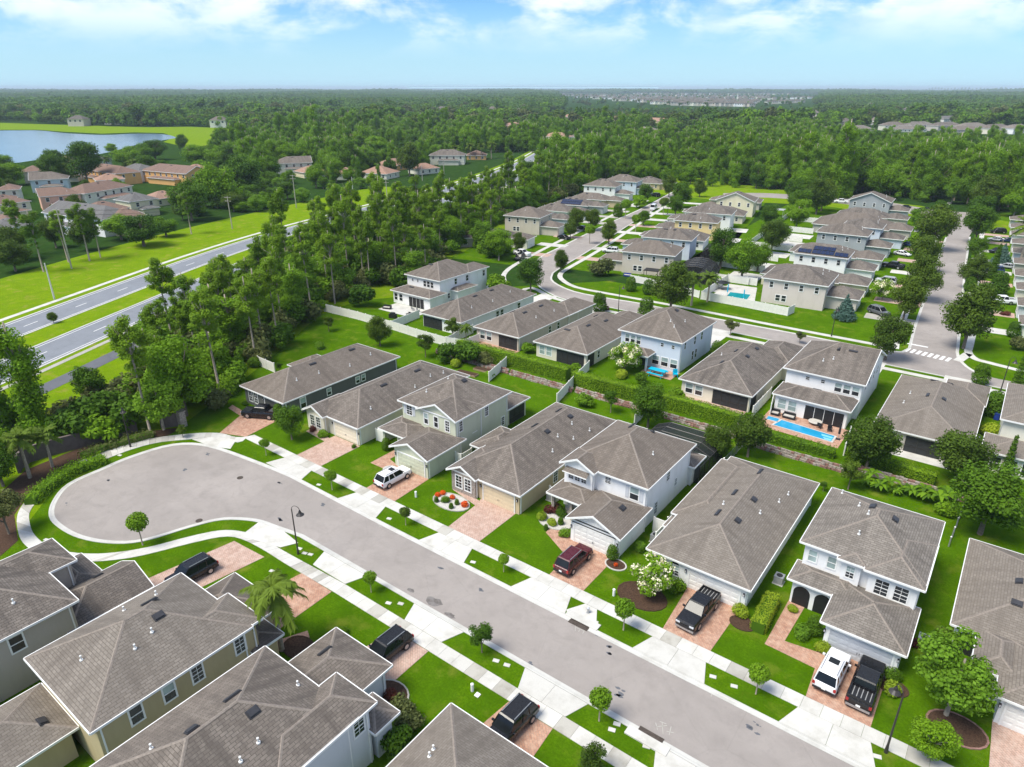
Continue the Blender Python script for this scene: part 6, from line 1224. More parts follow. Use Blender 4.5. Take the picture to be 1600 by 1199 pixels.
sheet('patio',[[(-111,98.3),(-100.5,98.3),(-100.3,104),(-111,104)]],.05,'concrete'); sheet('patio',[[(-81,92.6),(-70.3,92.2),(-70.3,95.8),(-81,95.8)]],.05,'paver'); sheet('patio',[[(-47.8,100.4),(-42,100),(-42,103.8),(-47.8,103.8)]],.05,'paver'); sheet('patio',[[(-38.4,92.2),(-27.6,92.6),(-27.6,95.6),(-38.4,95.6)]],.05,'paver_pale'); sheet('patio',[[(-9,94.4),(0,94.4),(0,96.6),(-9,96.6)]],.05,'concrete')
def cage(x0,x1,y0,y1,h,label,arch=False,fr='A'):
    px,py,an=FRM[fr]; cx,cy=(x0+x1)/2,(y0+y1)/2
    if fr=='A': t=empty('pool_cage',(cx,cy))
    else: t=empty('pool_cage',fw(fr,cx,cy),math.radians(an))
    w,d=(x1-x0)/2,(y1-y0)/2; m=MB(); s=MB(); n=5
    prof=[(-w,0),(-w,h*.75),(-w*.6,h),(w*.6,h),(w,h*.75),(w,0)] if not arch else [(-w,0),(-w,h*.45),(-w*.8,h*.75),(-w*.4,h*.95),(0,h),(w*.4,h*.95),(w*.8,h*.75),(w,h*.45),(w,0)]
    for i in range(n+1):
        y=-d+2*d*i/n; m.tube([(a,y,b) for a,b in prof],.05,'dark_bronze',4,False)
    for a,b in prof[1:-1]: m.tube([(a,-d,b),(a,d,b)],.05,'dark_bronze',4,False)
    m.build('frame',t)
    for (a,b),(c,e) in zip(prof,prof[1:]): s.face([(a,-d,b),(a,d,b),(c,d,e),(c,-d,e)],'mesh_screen')
    for y in (-d,d): s.face([(a,y,b) for a,b in prof],'mesh_screen')
    s.build('screen_mesh',t); tag(t,label,'pool cage')
m_,t_,b_=nodemat('mesh_screen'); b_.inputs['Base Color'].default_value=(.012,.013,.014,1); b_.inputs['Alpha'].default_value=.72; b_.inputs['Roughness'].default_value=.7
cage(-34.5,-25.2,71.8,79.5,3.2,'dark screened pool cage behind the white house with the awning window')
cage(30.5,40,7,17.5,4.4,'curved black pool cage beside the beige corner house',True,'C')
cage(32.5,38,31,41,4,'dark blue-black pool cage behind the pale blue-grey house, among trees',True,'C')
# turquoise table with benches
t=empty('picnic_table',(-44.69,100.58),.0,1.45); m=MB()
for i in range(5): q=MB(); q.box(-1.05,1.05,-.42+i*.17,-.27+i*.17,.72,.77,'turquoise'); q.build('plank',t)
for s in (-1,1):
    q=MB(); q.box(-1,1,s*.75-.14,s*.75+.14,.42,.47,'turquoise'); q.build('bench',t)
    q=MB(); q.tube([(s*.75,-.75,0),(s*.75,-.2,.72)],.045,'turquoise',4); q.tube([(s*.75,.75,0),(s*.75,.2,.72)],.045,'turquoise',4); q.box(s*.75-.04,s*.75+.04,-.8,.8,.36,.42,'turquoise'); q.build('leg',t)
tag(t,'turquoise wooden picnic table with benches on the brick patio of the pale blue house','picnic table')
def chair(p,a,mat,label,group=None,s=1.0):
    t=empty('garden_chair',p,a,s); m=MB(); m.box(-.28,.28,-.28,.28,.36,.44,mat); m.build('seat',t); k=MB(); k.box(-.28,.28,.24,.32,.44,.95,mat); k.build('backrest',t)
    for sx in (-1,1):
        for sy in (-1,1): q=MB(); q.box(sx*.25-.03,sx*.25+.03,sy*.25-.03,sy*.25+.03,0,.36,mat); q.build('leg',t)
        q=MB(); q.box(sx*.3-.03,sx*.3+.03,-.26,.28,.6,.65,mat); q.build('armrest',t)
    tag(t,label,'chair',group)
def sofa(p,a,mat,label,w=1.8):
    t=empty('garden_sofa',p,a); m=MB(); m.box(-w/2,w/2,-.4,.4,.1,.4,mat); m.build('base',t); k=MB(); k.box(-w/2,w/2,.3,.45,.4,.85,mat); k.build('backrest',t)
    for s in (-1,1): q=MB(); q.box(s*w/2-.08,s*w/2+.08,-.4,.3,.4,.62,mat); q.build('armrest',t)
    q=MB(); q.box(-w/2+.1,w/2-.1,-.36,.28,.4,.5,'cushion'); q.build('cushion',t); tag(t,label,'sofa')
def umbrella(p,label,mat='black',h=2.5,r_=1.3,closed=False,a=0):
    t=empty('parasol',p,a); m=MB(); m.tube([(0,0,0),(0,0,h)],.04,'metal',6); m.build('pole',t); k=MB(); n=8
    if closed: k.tube([(0,0,h*.35),(0,0,h*.9),(0,0,h)],[.16,.12,.03],mat,8)
    else:
        for i in range(n):
            a0,a1=2*math.pi*i/n,2*math.pi*(i+1)/n; k.face([(0,0,h),(r_*math.cos(a0),r_*math.sin(a0),h-.5),(r_*math.cos(a1),r_*math.sin(a1),h-.5)],mat)
    k.build('canopy',t); q=MB(); q.box(-.3,.3,-.3,.3,0,.08,'black'); q.build('base',t); tag(t,label,'parasol')
chair((-42.02,101.89),.6,'turquoise','turquoise garden chair right of the turquoise picnic table',s=1.35)
sofa((-23.8,97.2),0,'black','black rattan sofa under the left windows by the blue pool',1.2); sofa((-21.8,97.2),0,'black','black rattan sofa with pale cushion, right of the smaller one by the pool',1.7)
chair((-15.9,96.4),.3,'black','black lounge chair at the right end of the pool deck, near the closed parasol'); chair((-17.3,96.6),2.9,'black','black chair by the round fire table on the pool deck')
umbrella((-14.3,94.6),'closed black parasol at the right edge of the pool deck',closed=True,h=2.6)
m=MB(); m.cyl(0,0,0,.42,.25,'black',14,.35); m.cyl(0,0,.421,.48,.95,'cushion',20); t=empty('round_table',(-18.2,97.6)); m.build('table_body',t); tag(t,'round table with a beige top under the covered porch by the blue pool','table')
sofa((-80.58,156.91),.2,'blue_plastic','dark blue cushioned garden sofa on the corner patio of the beige house'); 
t=empty('gazebo',(-74.37,158.35),.2); m=MB(); m.box(-1.9,1.9,-1.5,1.5,2.3,2.45,'black'); m.build('canopy',t)
for sx in (-1,1):
    for sy in (-1,1): q=MB(); q.box(sx*1.75-.06,sx*1.75+.06,sy*1.35-.06,sy*1.35+.06,0,2.3,'black'); q.build('post',t)
tag(t,'black flat-roofed gazebo beside the beige corner house','gazebo')
umbrella((-53.05,154.62),'closed turquoise parasol at the left of the teal pool','turquoise',closed=True,h=3); umbrella((-48.38,152.25),'second closed turquoise parasol, right beside the teal pool','turquoise',closed=True,h=3)
umbrella((-56.31,159.81),'low dark parasol in the corner of the teal pool courtyard','black',2.2,1.8)
for i,(x,y) in enumerate([(-104.2,102.2),(-102.6,102.2)]): chair((x,y),3.1,'plastic_grey',('left','right')[i]+' grey chair under the porch of the white house near the wood')
t=empty('barbecue',(-103.76,95.79),.3); m=MB(); m.box(-.8,.8,-.4,.4,0,.9,'black'); m.build('cabinet',t); k=MB(); k.box(-.45,.45,-.35,.35,.902,1.2,'black'); k.build('lid',t); tag(t,'covered black barbecue on the lawn edge of the white house near the wood','barbecue')
sofa((-101.45,98.64),0,'black','black garden sofa with rounded cover at the patio corner by the white fence',1.6)
sofa((-109.46,99.53),.3,'black','black covered garden furniture left on the bright lawn patio',1.9)
chair((-9.0,57.6),0,'black','left black wicker chair in the porch arch',s=1.1); chair((-7.1,57.4),0,'black','right black wicker chair in the porch arch',s=1.1)
t=empty('tree_swing_seat',(-34.6,56.6)); m=MB(); m.box(-.5,.5,-.3,.3,.35,.45,'cushion'); m.build('seat',t); k=MB(); k.box(-.5,.5,.26,.34,.45,1,'cushion'); k.build('backrest',t); tag(t,'pale cushioned porch chair beside the stone pillar of the awning house','chair')
# awning over the gable window of the white two-storey house
t=empty('window_awning',(-34.4,58.16,4.95)); m=MB(); m.face([(-1.5,0,.35),(1.5,0,.35),(1.6,-.75,-.05),(-1.6,-.75,-.05)],'shingle',[(0,0),(3,0),(3,.9),(0,.9)]); m.build('awning_roof',t); k=MB(); k.box(-1.6,1.6,-.8,-.74,-.12,-.02,'trim')
for s in (-1.4,0,1.4): k.box(s-.04,s+.04,-.7,0,-.1,-.04,'trim')
k.build('frame',t); h_=HOUSES[4][3]; t.location-=h_.location; t.parent=h_
# pergola glass canopy in the far block
t=empty('glass_canopy',(-78.51,271.62),.1); m=MB(); m.box(-3,3,-2,2,2.6,2.7,'lens'); m.build('panel',t)
for sx in (-1,1):
    for sy in (-1,1): q=MB(); q.box(sx*2.8-.06,sx*2.8+.06,sy*1.8-.06,sy*1.8+.06,0,2.6,'metal'); q.build('post',t)
tag(t,'pale translucent patio canopy among trees in the middle of the block','canopy')
# beds
bed(*(-46.93,50.43),1.5,'crescent flower bed of white gravel with red and dark bushes before the tan house','white_stone',sx=1.6)
bed(*(-34.91,54.6),1.5,'white pebble bed with lime and dark bushes before the white two-storey house','white_stone',sx=1.3)
bed(*(-21.39,49.27),1.75,'mulch ring under the white blossom tree','mulch','mulch',sx=1.35)
bed(*(-25.72,51.91),.8,'small white-edged bed with red flowers by the drive corner','mulch','white_stone')
bed(*(-12.35,51.47),.8,'mulch patch around the yellow-green cube bush','mulch','mulch'); bed(*(0.04,51.71),.8,'dark mulch patch right of the black pickup','mulch','mulch')
bed(*(-58,51.32),.8,'small kidney bed left of the sage green garage','white_stone','concrete')
bed(*(-32.3,26.58),1.2,'dark mulch bed behind the light grey house corner','mulch'); bed(*(-42.37,25.28),1.1,'dark mulch bed around the foot of the feathery palm','mulch','mulch')
bed(*(4.7,50.29),1.5,'large dark mulch bed with a curved edge under the bright green tree','mulch','red_stone'); bed(*(-60.31,56.99),.6,'small mulch patch against the sage porch','mulch')
# vegetable beds
for i,(p,l) in enumerate([((-70.93,81.55),'raised vegetable bed nearest the sage roof'),((-69.47,84.44),'raised vegetable bed between the first and the fence')]):
    t=empty('vegetable_bed',p,.1); m=MB(); m.box(-2,2,-.6,.6,0,.3,'wood'); m.build('frame',t); k=MB(); k.box(-1.9,1.9,-.52,.52,.301,.36,'mulch'); k.build('soil',t); tag(t,l,'raised bed')
# fences and paved yards in the middle of the far block
for v in (35,50,64.5,80,95.5,112,134): fence([fw('B',-38,v),fw('B',-50,v)],'white garden fence in the middle of the far block, %s from the cross street'%{35:'first',50:'second',64.5:'third',80:'fourth',95.5:'fifth',112:'sixth',134:'seventh'}[v],h=1.8,step=4)
fence([fw('B',-50,20),fw('B',-50,60),fw('B',-51,100),fw('B',-53,150)],'long white fence running along the middle of the far block',h=1.8,step=4)
for v in (24,40,54,70,88,102): sheet('patio',[[fw('B',-37,v),fw('B',-45,v),fw('B',-45,v+7),fw('B',-37,v+7)]],.045,'concrete')
for v in (46,62,80): sheet('patio',[[fw('C',33,v),fw('C',39,v),fw('C',39,v+7),fw('C',33,v+7)]],.045,'concrete')
# ---------------- planting ----------------
ST='clipped trees along the near street'
for p,l,k in [((-67.86,24.37,1.23),'round clipped tree on the grass rim of the turning circle, nearest the left roofs',2),((-74.08,43.99,0.77),'small clipped tree in front of the dark grey house, left of the cream house lawn',0),
 ((-60.29,43.71,0.86),'round clipped street tree on the strip in front of the sage green house',0),((-47.91,43.9,0.72),'small round street tree on the strip below the white suv',1),((-34.24,44.12,0.65),'narrow clipped street tree left of the maroon suv',0),
 ((-20.66,44.21,1.04),'large round clipped tree beside the far kerb drain and blossom tree',2),((-8.69,44.34,0.93),'round clipped tree with a mulch ring in front of the porch-arch house',2),((-17.52,34.5,0.99),'round clipped tree on the near strip left of the near drain',2),
 ((-42.66,33.96,0.75),'round clipped tree on the near strip above the palm drive lawn',2)]: plant('lolly',(p[0],p[1],p[2]*.86),l,ST,k)
plant('small',(-29.19,34.46,1.06),'loose young tree on the near strip with light bark stake',None,0)
plant('small',(-15.53,30.11,1.09),'leafy tree top at the bottom edge right of the lower-right near driveway',None,1)
plant('oak',(-75.13,48.85,1.87),'dark round tree on the lawn between the dark grey and cream houses',None,0); plant('egg',(-81.93,51.75,0.95),'low dark bush at the dark grey house drive'); 
plant('palm',(-43.3,24.2,3.0),'feathery palm with ringed trunk behind the tan house garage',hs=.95)
for p,l in [((-29.94,26.04,1.1),'dark leafy shrub at the light grey house corner, uppermost of three'),((-28.51,24.95,1.07),'middle dark shrub right of the light grey house'),((-28.18,23.16,1.18),'lowest yellow-green shrub right of the light grey house')]: plant('blob',p,l)
plant('blossom',(-21.14,50.26,2.18),'white blossoming crepe myrtle in front of the long white house')
plant('lighttree',(3.86,51.25,2.8),'large bright green blossoming tree in front of the right-edge white house',k=1); plant('lighttree',(3.36,45.9,1.49),'darker loose tree at the bottom right corner behind the lamp',k=0)
plant('fan',(2.88,60.46,1.48),'fan palm shrub left of the right-edge white house'); plant('blob',(3.18,57.9,0.88),'low green shrub under the fan palm')
plant('egg',(-6.87,54.09,0.75),'tall dark egg-shaped shrub by the porch-arch garage'); 
for p,k,l in [((-5.57,52.41,0.67),'lime','lime-green cube bush at the left of the grey garage door'),((-7.59,53.07,0.8),'bush','low green bush ring around the egg-shaped shrub'),((-0.21,52.59,0.74),'bush','green bush right of the black pickup, upper'),((0.08,51.18,0.73),'lime','yellow bush right of the black pickup, lower'),((-13.03,52.51,0.77),'lime','yellow-green cube bush right of the black pickup drive'),((-19.08,52.04,0.87),'bush','green cube bush at the arched windows'),((-26.5,52.63,0.67),'egg','dark trimmed bush at the right corner of the white garage'),((-24.85,55.61,0.68),'bush','low bush by the air conditioner'),((-32.6,52.88,0.63),'bush','dark bush at the left corner of the white garage'),((0.74,57.9,0.67),'maroon','reddish leafy shrub right of the grey garage'),
 ((-35.97,56.19,1.04),'maroon','maroon and green shrub before the stone pillar porch'),((-36.4,53.95,0.65),'lime','yellow bush at the left of the pebble bed'),((-34.92,53.82,0.57),'lime','yellow bush in the middle of the pebble bed'),((-35.07,55.89,0.73),'bush','green bush beside the stone pillar porch'),((-34.11,54.43,0.36),'egg','left tiny clipped ball in the pebble bed'),((-34.89,52.64,0.28),'egg','lower tiny clipped ball in the pebble bed'),
 ((-49.05,50.39,0.35),'redflower','left red-flowered bush in the gravel crescent bed'),((-48.84,51.07,0.35),'redflower','red-flowered bush second in the gravel crescent bed'),((-47.27,51.04,0.34),'redflower','red-flowered bush by the path in the gravel crescent bed'),((-45.05,50.67,0.45),'redflower','largest red-flowered bush at the right end of the gravel crescent'),((-47.48,50.02,0.53),'bush','olive bush in the middle of the gravel crescent'),((-46.04,49.43,0.3),'egg','small dark ball at the front of the gravel crescent'),((-46.03,50.43,0.3),'egg','small dark ball right in the gravel crescent'),((-48.32,49.38,0.3),'egg','small dark ball at the left of the gravel crescent'),
 ((-25.62,51.73,0.25),'redflower','red flowers in the white-edged corner bed'),((-62.42,54.73,0.69),'egg','dark shrub by the sage porch bed'),((-72.25,51.96,0.72),'bush','low mixed shrub under the gabled bay window of the cream house'),((-75.07,52.53,0.73),'maroon','reddish shrub left of the gabled bay window of the cream house'),((-66.37,52.44,0.35),'bush','tiny shrub at the cream garage corner'),
 ((-40.65,28.69,0.52),'blob','dark shrub at the lawn corner above the dark grey garage roof'),((-9.25,55.88,0.48),'lime','yellow bush in the porch path bed'),((-90.35,51.52,0.49),'bush','small shrub before the dark grey house windows'),((-32.07,26.36,0.72),'maroon','dark brown-red leafy patch in the bed behind the light grey house')]: plant(k,p,l)
# back gardens and second row
HSO={}
for k,p,l in [('oak',(-93.13,82.2,2.19),'round leafy tree on the bright lawn behind the white fence'),('small',(-82.28,83.23,1.63),'slim dark tree at the end of the long white fence'),('small',(-84.06,92.59,1.73),'dark bushy tree behind the white fence left of the small palm'),('palm',(-81.04,93.06,1.47),'small palm at the fence corner left of the pink patio'),
 ('oak',(-37.19,82.02,2.49),'large tree behind the pool cage of the awning house'),('oak',(-25.77,79.05,1.94),'large dark tree left of the long white house roof'),('oak',(-22.7,82.21,2.38),'large dark tree just above the long white house roof'),('oak',(-9.32,87.33,2.94),'dark dense tree right of the blue pool'),('oak',(0.14,91.75,3.19),'big olive-green tree above the right lawn'),('oak',(3.65,80.59,3.79),'largest tree at the right, over the right lawn'),
 ('bush',(0.01,82.44,1.1),'round olive bush left of the largest right tree'),('small',(-10.1,81.64,1.41),'small round yellow-green tree by the banana plants'),('small',(-12.42,79.36,0.47),'tiny dark sapling behind the long white house'),
 ('banana',(-8.49,84.32,1.58),'banana plant, leftmost by the stone wall'),('banana',(-6.61,83.91,1.56),'banana plant second from the left by the stone wall'),('banana',(-5.11,84.14,0.93),'small banana plant in the middle gap'),('banana',(-3.14,84.75,1.53),'banana plant left of the olive bush'),('banana',(-1.53,84.25,1.66),'banana plant partly under the big olive tree'),('banana',(-0.23,86.07,1.52),'rightmost banana plant under the big olive tree'),
 ('blob',(-77.54,84.02,2.06),'dense dark shrub bank left of the vegetable beds'),('blob',(-73.92,85.59,2.28),'dense green shrub bank above the vegetable beds'),('blob',(-71.15,86.15,1.58),'reddish-green shrub at the stone wall by the vegetable beds'),('lime',(-74.82,83.01,1.01),'lime green plant in the garden with beds'),('banana',(-66.99,82.75,0.87),'leafy plant beside the dividing fence'),
 ('small',(-43.88,83.08,1.26),'small tree in the narrow garden behind the white house'),('blob',(-48.07,82.75,1.38),'shrub at the left of the narrow garden'),('blob',(-45.39,95.59,1.17),'shrub under the patio blossom tree'),('blossom',(-49.77,98.18,2.86),'white-flowering tree at the pale blue house porch'),('lime',(-49.16,96.16,1.08),'yellow shrub beneath the patio blossom tree'),('blob',(-37.89,93.34,1.31),'reddish-green shrub at the patio corner of the pale blue house'),('blob',(-68.63,96.36,1.3),'shrub in the gap between grey and cream houses'),('blob',(-56.08,92.36,1.31),'yellow-green shrubs at the cream house screen porch'),
 ('small',(-108.27,105.31,0.58),'ball shrub on the bright lawn') ,('small',(-97.05,62.62,0.66),'tiny shrub on the bright lawn by the wood'),('bush',(-101.13,74.45,0.96),'lime sapling in the bright back lawn') ,('small',(-107.69,81.92,1.16),'slim young tree in the bright back lawn'),('blob',(-115.49,98.02,2.88),'flowering leafy tree at the wood edge above the bright lawn'),
 ('cone',(4.46,131.45,0.84),'thin tall cypress right of the crossroads lamp'),('cone',(5.28,121.45,0.88),'second thin cypress below the crossroads lamp'),('egg',(2.19,116.37,1.53),'dark rounded shrub behind the greige house'),('lime',(2.58,108.97,1.35),'bright shrub right of the greige house roof'),('egg',(-0.53,129.34,1.38),'round dark bush by the crossroads footpath'),
 ('cone',(4.88,96.07,0.72),'narrow dark cypress at the wall of the green-cream house'),('blob',(-98.56,125.89,2.78),'banana-like palms left of the cross street bend'),('oak',(-92.19,129.98,3.07),'street tree at the outer side of the cross street bend'),('oak',(-96.98,150.46,2.21),'round street tree at the inner side of the cross street bend'),
 ('egg',(-60.76,128.14,1.77),'dark dome-shaped shrub in front of the pale blue house roof, left'),('egg',(-70.77,125.7,1.68),'dark dome shrub at the lamp behind the cream house'),('maroon',(-70.24,127.85,0.99),'reddish shrub beside the dark dome shrub'),('egg',(-39.77,114.4,1.28),'dark dome shrub between the pale blue and cream houses'),('bush',(-38.98,110.34,1.35),'green bush below the dark dome shrub'),
 ('oak',(-57.98,134.17,4.17),'broad tree on the corner lawn above the pale blue house'),('small',(-42.19,127.8,1.39),'small dark-red tree on the cross street edge'),('small',(-29.99,131.46,0.98),'tiny dark street tree above the pool house roof'),('bluespruce',(-26.79,152.05,2.3),'blue-grey conifer on the cross street corner lawn'),
 ('oak',(-15.12,131.76,3.22),'dense street tree above the greige house at the crossroads'),('oak',(-4.58,147.07,4.57),'big oak at the crossroads corner, right'),('oak',(-16.75,159.6,3.51),'large tree on the corner left of the side street mouth'),('oak',(-16.26,177.69,3.83),'second large tree left of the side street'),('blossom',(-23.2,172.47,2.65),'cream-flowered shrub tree by the pinkish house drive'),
 ('oak',(-20.49,207.99,3.75),'tree left of the side street beside the flat-bed truck'),('oak',(-22.05,238.89,5.19),'tall dark tree left of the side street, mid way'),('small',(-26.33,287.74,2.97),'small street tree near the far end, left'),('lighttree',(-30.39,269.94,3.05),'light green small tree by the far drives'),('blob',(-26.95,243.1,2.77),'mass of shrubs left of the tall dark street tree'),
 ('oak',(-8.03,196.13,3.11),'street tree right of the side street by the white pickup'),('egg',(-8.09,193.94,1.39),'round bush under the street tree by the white pickup'),('oak',(-10.37,231.15,2.53),'small street tree right, by the blue cars'),('oak',(-12.75,259.71,4.44),'broad street tree right of the side street, mid way'),('oak',(-15.21,296.11,3.88),'street tree right, near the end'),('oak',(-16.33,323.76,5.45),'wide-crowned tree at the far end right of the side street'),
 ('egg',(-2.56,194.63,2.13),'rounded green bush between the white pickup and black sedan'),('cone',(-4.94,211.37,0.99),'left thin cypress by the blue car'),('cone',(-4.72,213.98,1),'right thin cypress by the blue car'),('bluespruce',(-4.09,230.17,2.48),'blue-green conifer at the black sedan, right'),('sabal',(0.06,232.37,4.23),'fan-leaved palm at the right edge'),('maroon',(0.52,176.47,0.96),'dark red clipped bush below the white pickup'),('egg',(2.41,160.4,1.26),'dark green cube bush at the right edge above the corner lawn'),('blob',(3.83,152.13,1.67),'large green shrub at the right edge by the corner lawn'),
 ('oak',(-104.06,188.63,2.8),'street tree in the left side street beside the white suv'),('lolly',(-109.35,185.84,1.61),'round clipped tree in the left side street'),('oak',(-119.14,161.54,2.27),'round tree before the white pickup, left side street'),('oak',(-118.99,189.79,2.09),'dark tree left of the arched house in the left side street'),('oak',(-123.23,200.1,3.05),'dark spreading tree in the left side street'),('oak',(-120.05,205.34,2.86),'lighter tree beside the dark spreading tree'),
 ('lolly',(-121.68,232.21,1.91),'round street tree, upper of two on the left side street'),('oak',(-109.81,223.42,2.04),'dark round street tree on the right kerb'),('lolly',(-107.03,212.28,1.53),'small round street tree below the dark one'),('lolly',(-114.08,248.43,1.73),'round tree beside the grey lamp'),('oak',(-115.4,268.42,3.91),'leafy tree cluster on the left side street, upper'),('oak',(-109.12,248.59,2.93),'leafy tree cluster on the left side street, lower'),('oak',(-121.62,301.48,2.87),'dark tree at the far street end by the grass'),
 ('oak',(-132.62,293.21,3.44),'tree before the tan last house of the left street'),('blob',(-128.95,258.23,3.13),'yellow-green garden tree before the pale blue two-storey house'),('oak',(-132.66,270.12,2.98),'light tree beside the white van'),('egg',(-125.99,234.14,1.94),'green dome bush on a lawn, left side street'),('oak',(-72.61,162.91,1.33),'small tree before the beige corner house') ,('blob',(-86.56,154.07,3.01),'dense round tree at the beige corner house'),('egg',(-73.29,144.9,1.39),'first clipped dark bush on the corner lawn'),('egg',(-68.7,144.88,1.37),'second clipped dark bush on the corner lawn'),
 ('sabal',(-56.64,142.29,2.45),'group of arching palms right of the pool cage'),('sabal',(-54.93,147.32,2.2),'second arching palm right of the pool cage'),('banana',(-59.51,162.55,2.23),'tall banana plant beside the curved pool cage'),
 ('broad',(-64.41,179.33,4.16),'large dark garden tree in the middle of the block, left'),('broad',(-55.12,169.68,4.37),'large dark garden tree in the middle of the block, right'),('broad',(-55.2,181.89,3.07),'garden tree at the courtyard fence'),('oak',(-59.64,207.36,3.8),'garden tree behind the courtyard'),('lighttree',(-60.62,217.78,3.36),'bright green garden tree mid block'),('oak',(-69.25,266.63,4.24),'dark garden tree near the glass canopy'),('lighttree',(-64.16,247.38,3.96),'light garden tree right of the glass canopy'),('oak',(-67.41,285.35,4.95),'dark tree by the back street'),('oak',(-67.83,294.37,4.57),'second dark tree by the back street'),('oak',(-80.38,300.92,4.24),'round tree behind the cream gabled house'),('oak',(-72.47,244.02,3.11),'low dark tree mid block, left of the light one')]:
    plant(k,p,l,hs=.8 if ('largest tree at the right' in l or 'big olive-green' in l) else 1)
plant('oak',(-157.7,50.91,0.93),'young tree on the highway median')
plant('sabal',(-92.86,22.74,2.17),'yellowish fan palm with straight trunk beyond the turning circle, left'); plant('sabal',(-93.55,25.58,1.82),'greener fan palm right of the yellowish one'); plant('small',(-87.78,40.04,0.72),'sapling on the far rim of the turning circle')
for k,p,l in [('pine',(-92.13,37.73,2.35),'slender pine with white trunk behind the short brown wall'),('lighttree',(-92.21,39.63,3.3),'light green tree leaning over the short brown wall'),('broad',(-94.07,43.95,4.59),'broad bright green tree behind the stone pillar'),('blob',(-95.95,36.82,2.75),'leafy mass behind the curved brown wall'),('blob',(-95.28,32.98,2.66),'low scrub behind the curved wall, left part'),('blob',(-98.47,30.58,2.84),'low scrub above the palms'),
 ('vine',(-104.79,24.68,1.93),'big dark pine at the left edge below the bike path'),('vine',(-102.58,27.49,2.66),'dense pine between the left-edge pine and the fan palms'),('blob',(-91.89,48.36,2.15),'dark round shrub tree at the edge of the dark grey house lawn'),('small',(-107.48,36.64,2.34),'dark round tree on the grass slope by the bike path'),('broad',(-93.32,19.95,2.36),'dense trees at the left edge by the planting bed'),('small',(-81.53,16.52,2.11),'thin tree with straight trunk in the left planting bed')]: plant(k,p,l)
r=random.Random(77)
def inpoly(p,poly):
    x,y=p; c=False; n=len(poly)
    for i in range(n):
        a,b=poly[i],poly[(i+1)%n]
        if (a[1]>y)!=(b[1]>y) and x<(b[0]-a[0])*(y-a[1])/(b[1]-a[1])+a[0]: c=not c
    return c
def scatter(poly,spacing,seed,jit=.45,maxn=99999):
    q=random.Random(seed); xs=[p[0] for p in poly]; ys=[p[1] for p in poly]; out=[]; y=min(ys)
    row=0
    while y<max(ys):
        x=min(xs)+(row%2)*spacing/2
        while x<max(xs):
            p=(x+q.uniform(-jit,jit)*spacing,y+q.uniform(-jit,jit)*spacing)
            if inpoly(p,poly): out.append(p)
            x+=spacing
        y+=spacing*.87; row+=1
    return out
# the wood between the highway and the houses
W1=[(-96.18,45.14),(-94.68,50.63),(-100.1,58.55),(-104.54,65.68),(-111.56,78.02),(-119.68,90.65),(-123.2,102.53),(-127.3,115.38),(-119,112),(-119,128),(-131,136),(-138,160),(-115.09,148.55),(-132.59,169.56),fw('C',-44,50),fw('C',-46,100),fw('C',-44,140),fw('C',-40,165),(-179.06,307.38),(-193.45,312.31),(-187.79,272.19),(-173.83,222.46),(-170.2,187.43),(-175.5,160.79),(-169.32,133.72),(-156.32,105.83),(-131.5,70.62),(-122.54,56.23),(-110.53,44.95),(-102.02,40.74)]
pts=scatter(W1,5.9,5); r.shuffle(pts)
def near(p): return min(HOUSES,key=lambda h:math.dist(p,h[1:3]))[0]
VIS=[(h[1],h[2],8.) for h in HOUSES[-72:]]+[(x,y,9.) for x,y in SCT]
def blocks_view(p,rnd,hgt=12,keep=.12):
    d=math.hypot(*p); az=math.atan2(p[0],p[1])
    for x,y,w in VIS:
        dh=math.hypot(x,y)
        if 0<dh-d<dh*(hgt-3)/45+8 and abs(az-math.atan2(x,y))<(w+3.5)/dh: return rnd.random()>keep
    return False
def distcam(p): return math.hypot(p[0],p[1])
G1='trees of the wood between the highway and the houses'
LB={'pine':'tall thin pine in the wood between the highway and the houses','vine':'tall vine-covered tree in the wood between the highway and the houses','broad':'broad leafy tree in the wood between the highway and the houses','lighttree':'light green leafy tree in the wood between the highway and the houses'}
indiv=0
azL=math.atan2(*(-117.05,56.27)); azM=math.atan2(*(-141.64,97.07)); pts=[p for p in pts if math.atan2(*p)>azL or r.random()<.3]
for p in sorted(pts,key=distcam)[:175]:
    k=r.choices(['pine','vine','broad','lighttree'],[.42,.28,.1,.2])[0] if math.atan2(*p)>azL else 'pine'
    s={'pine':r.uniform(1.8,2.5),'vine':r.uniform(2.5,3.3),'broad':r.uniform(3,4.2),'lighttree':r.uniform(2.8,3.8)}[k]
    nh=min(HOUSES[:8]+HOUSES[12:14]+HOUSES[30:39],key=lambda h:math.dist(p,h[1:3]))[0]; plant(k,(*p,s),{'pine':'tall pine','vine':'viny tree','broad':'broad tree','lighttree':'light green tree'}[k]+' in wood near the '+nh,G1+', '+k.replace('lighttree','light trees').replace('vine','vine-covered').replace('broad','broad').replace('pine','pines'),hs={'pine':r.uniform(.95,1.22)*(.84 if math.atan2(*p)<azM else 1),'vine':r.uniform(.42,.68),'broad':r.uniform(.75,1),'lighttree':1.0}[k]); indiv+=1
rest1=sorted(pts,key=distcam)[175:]
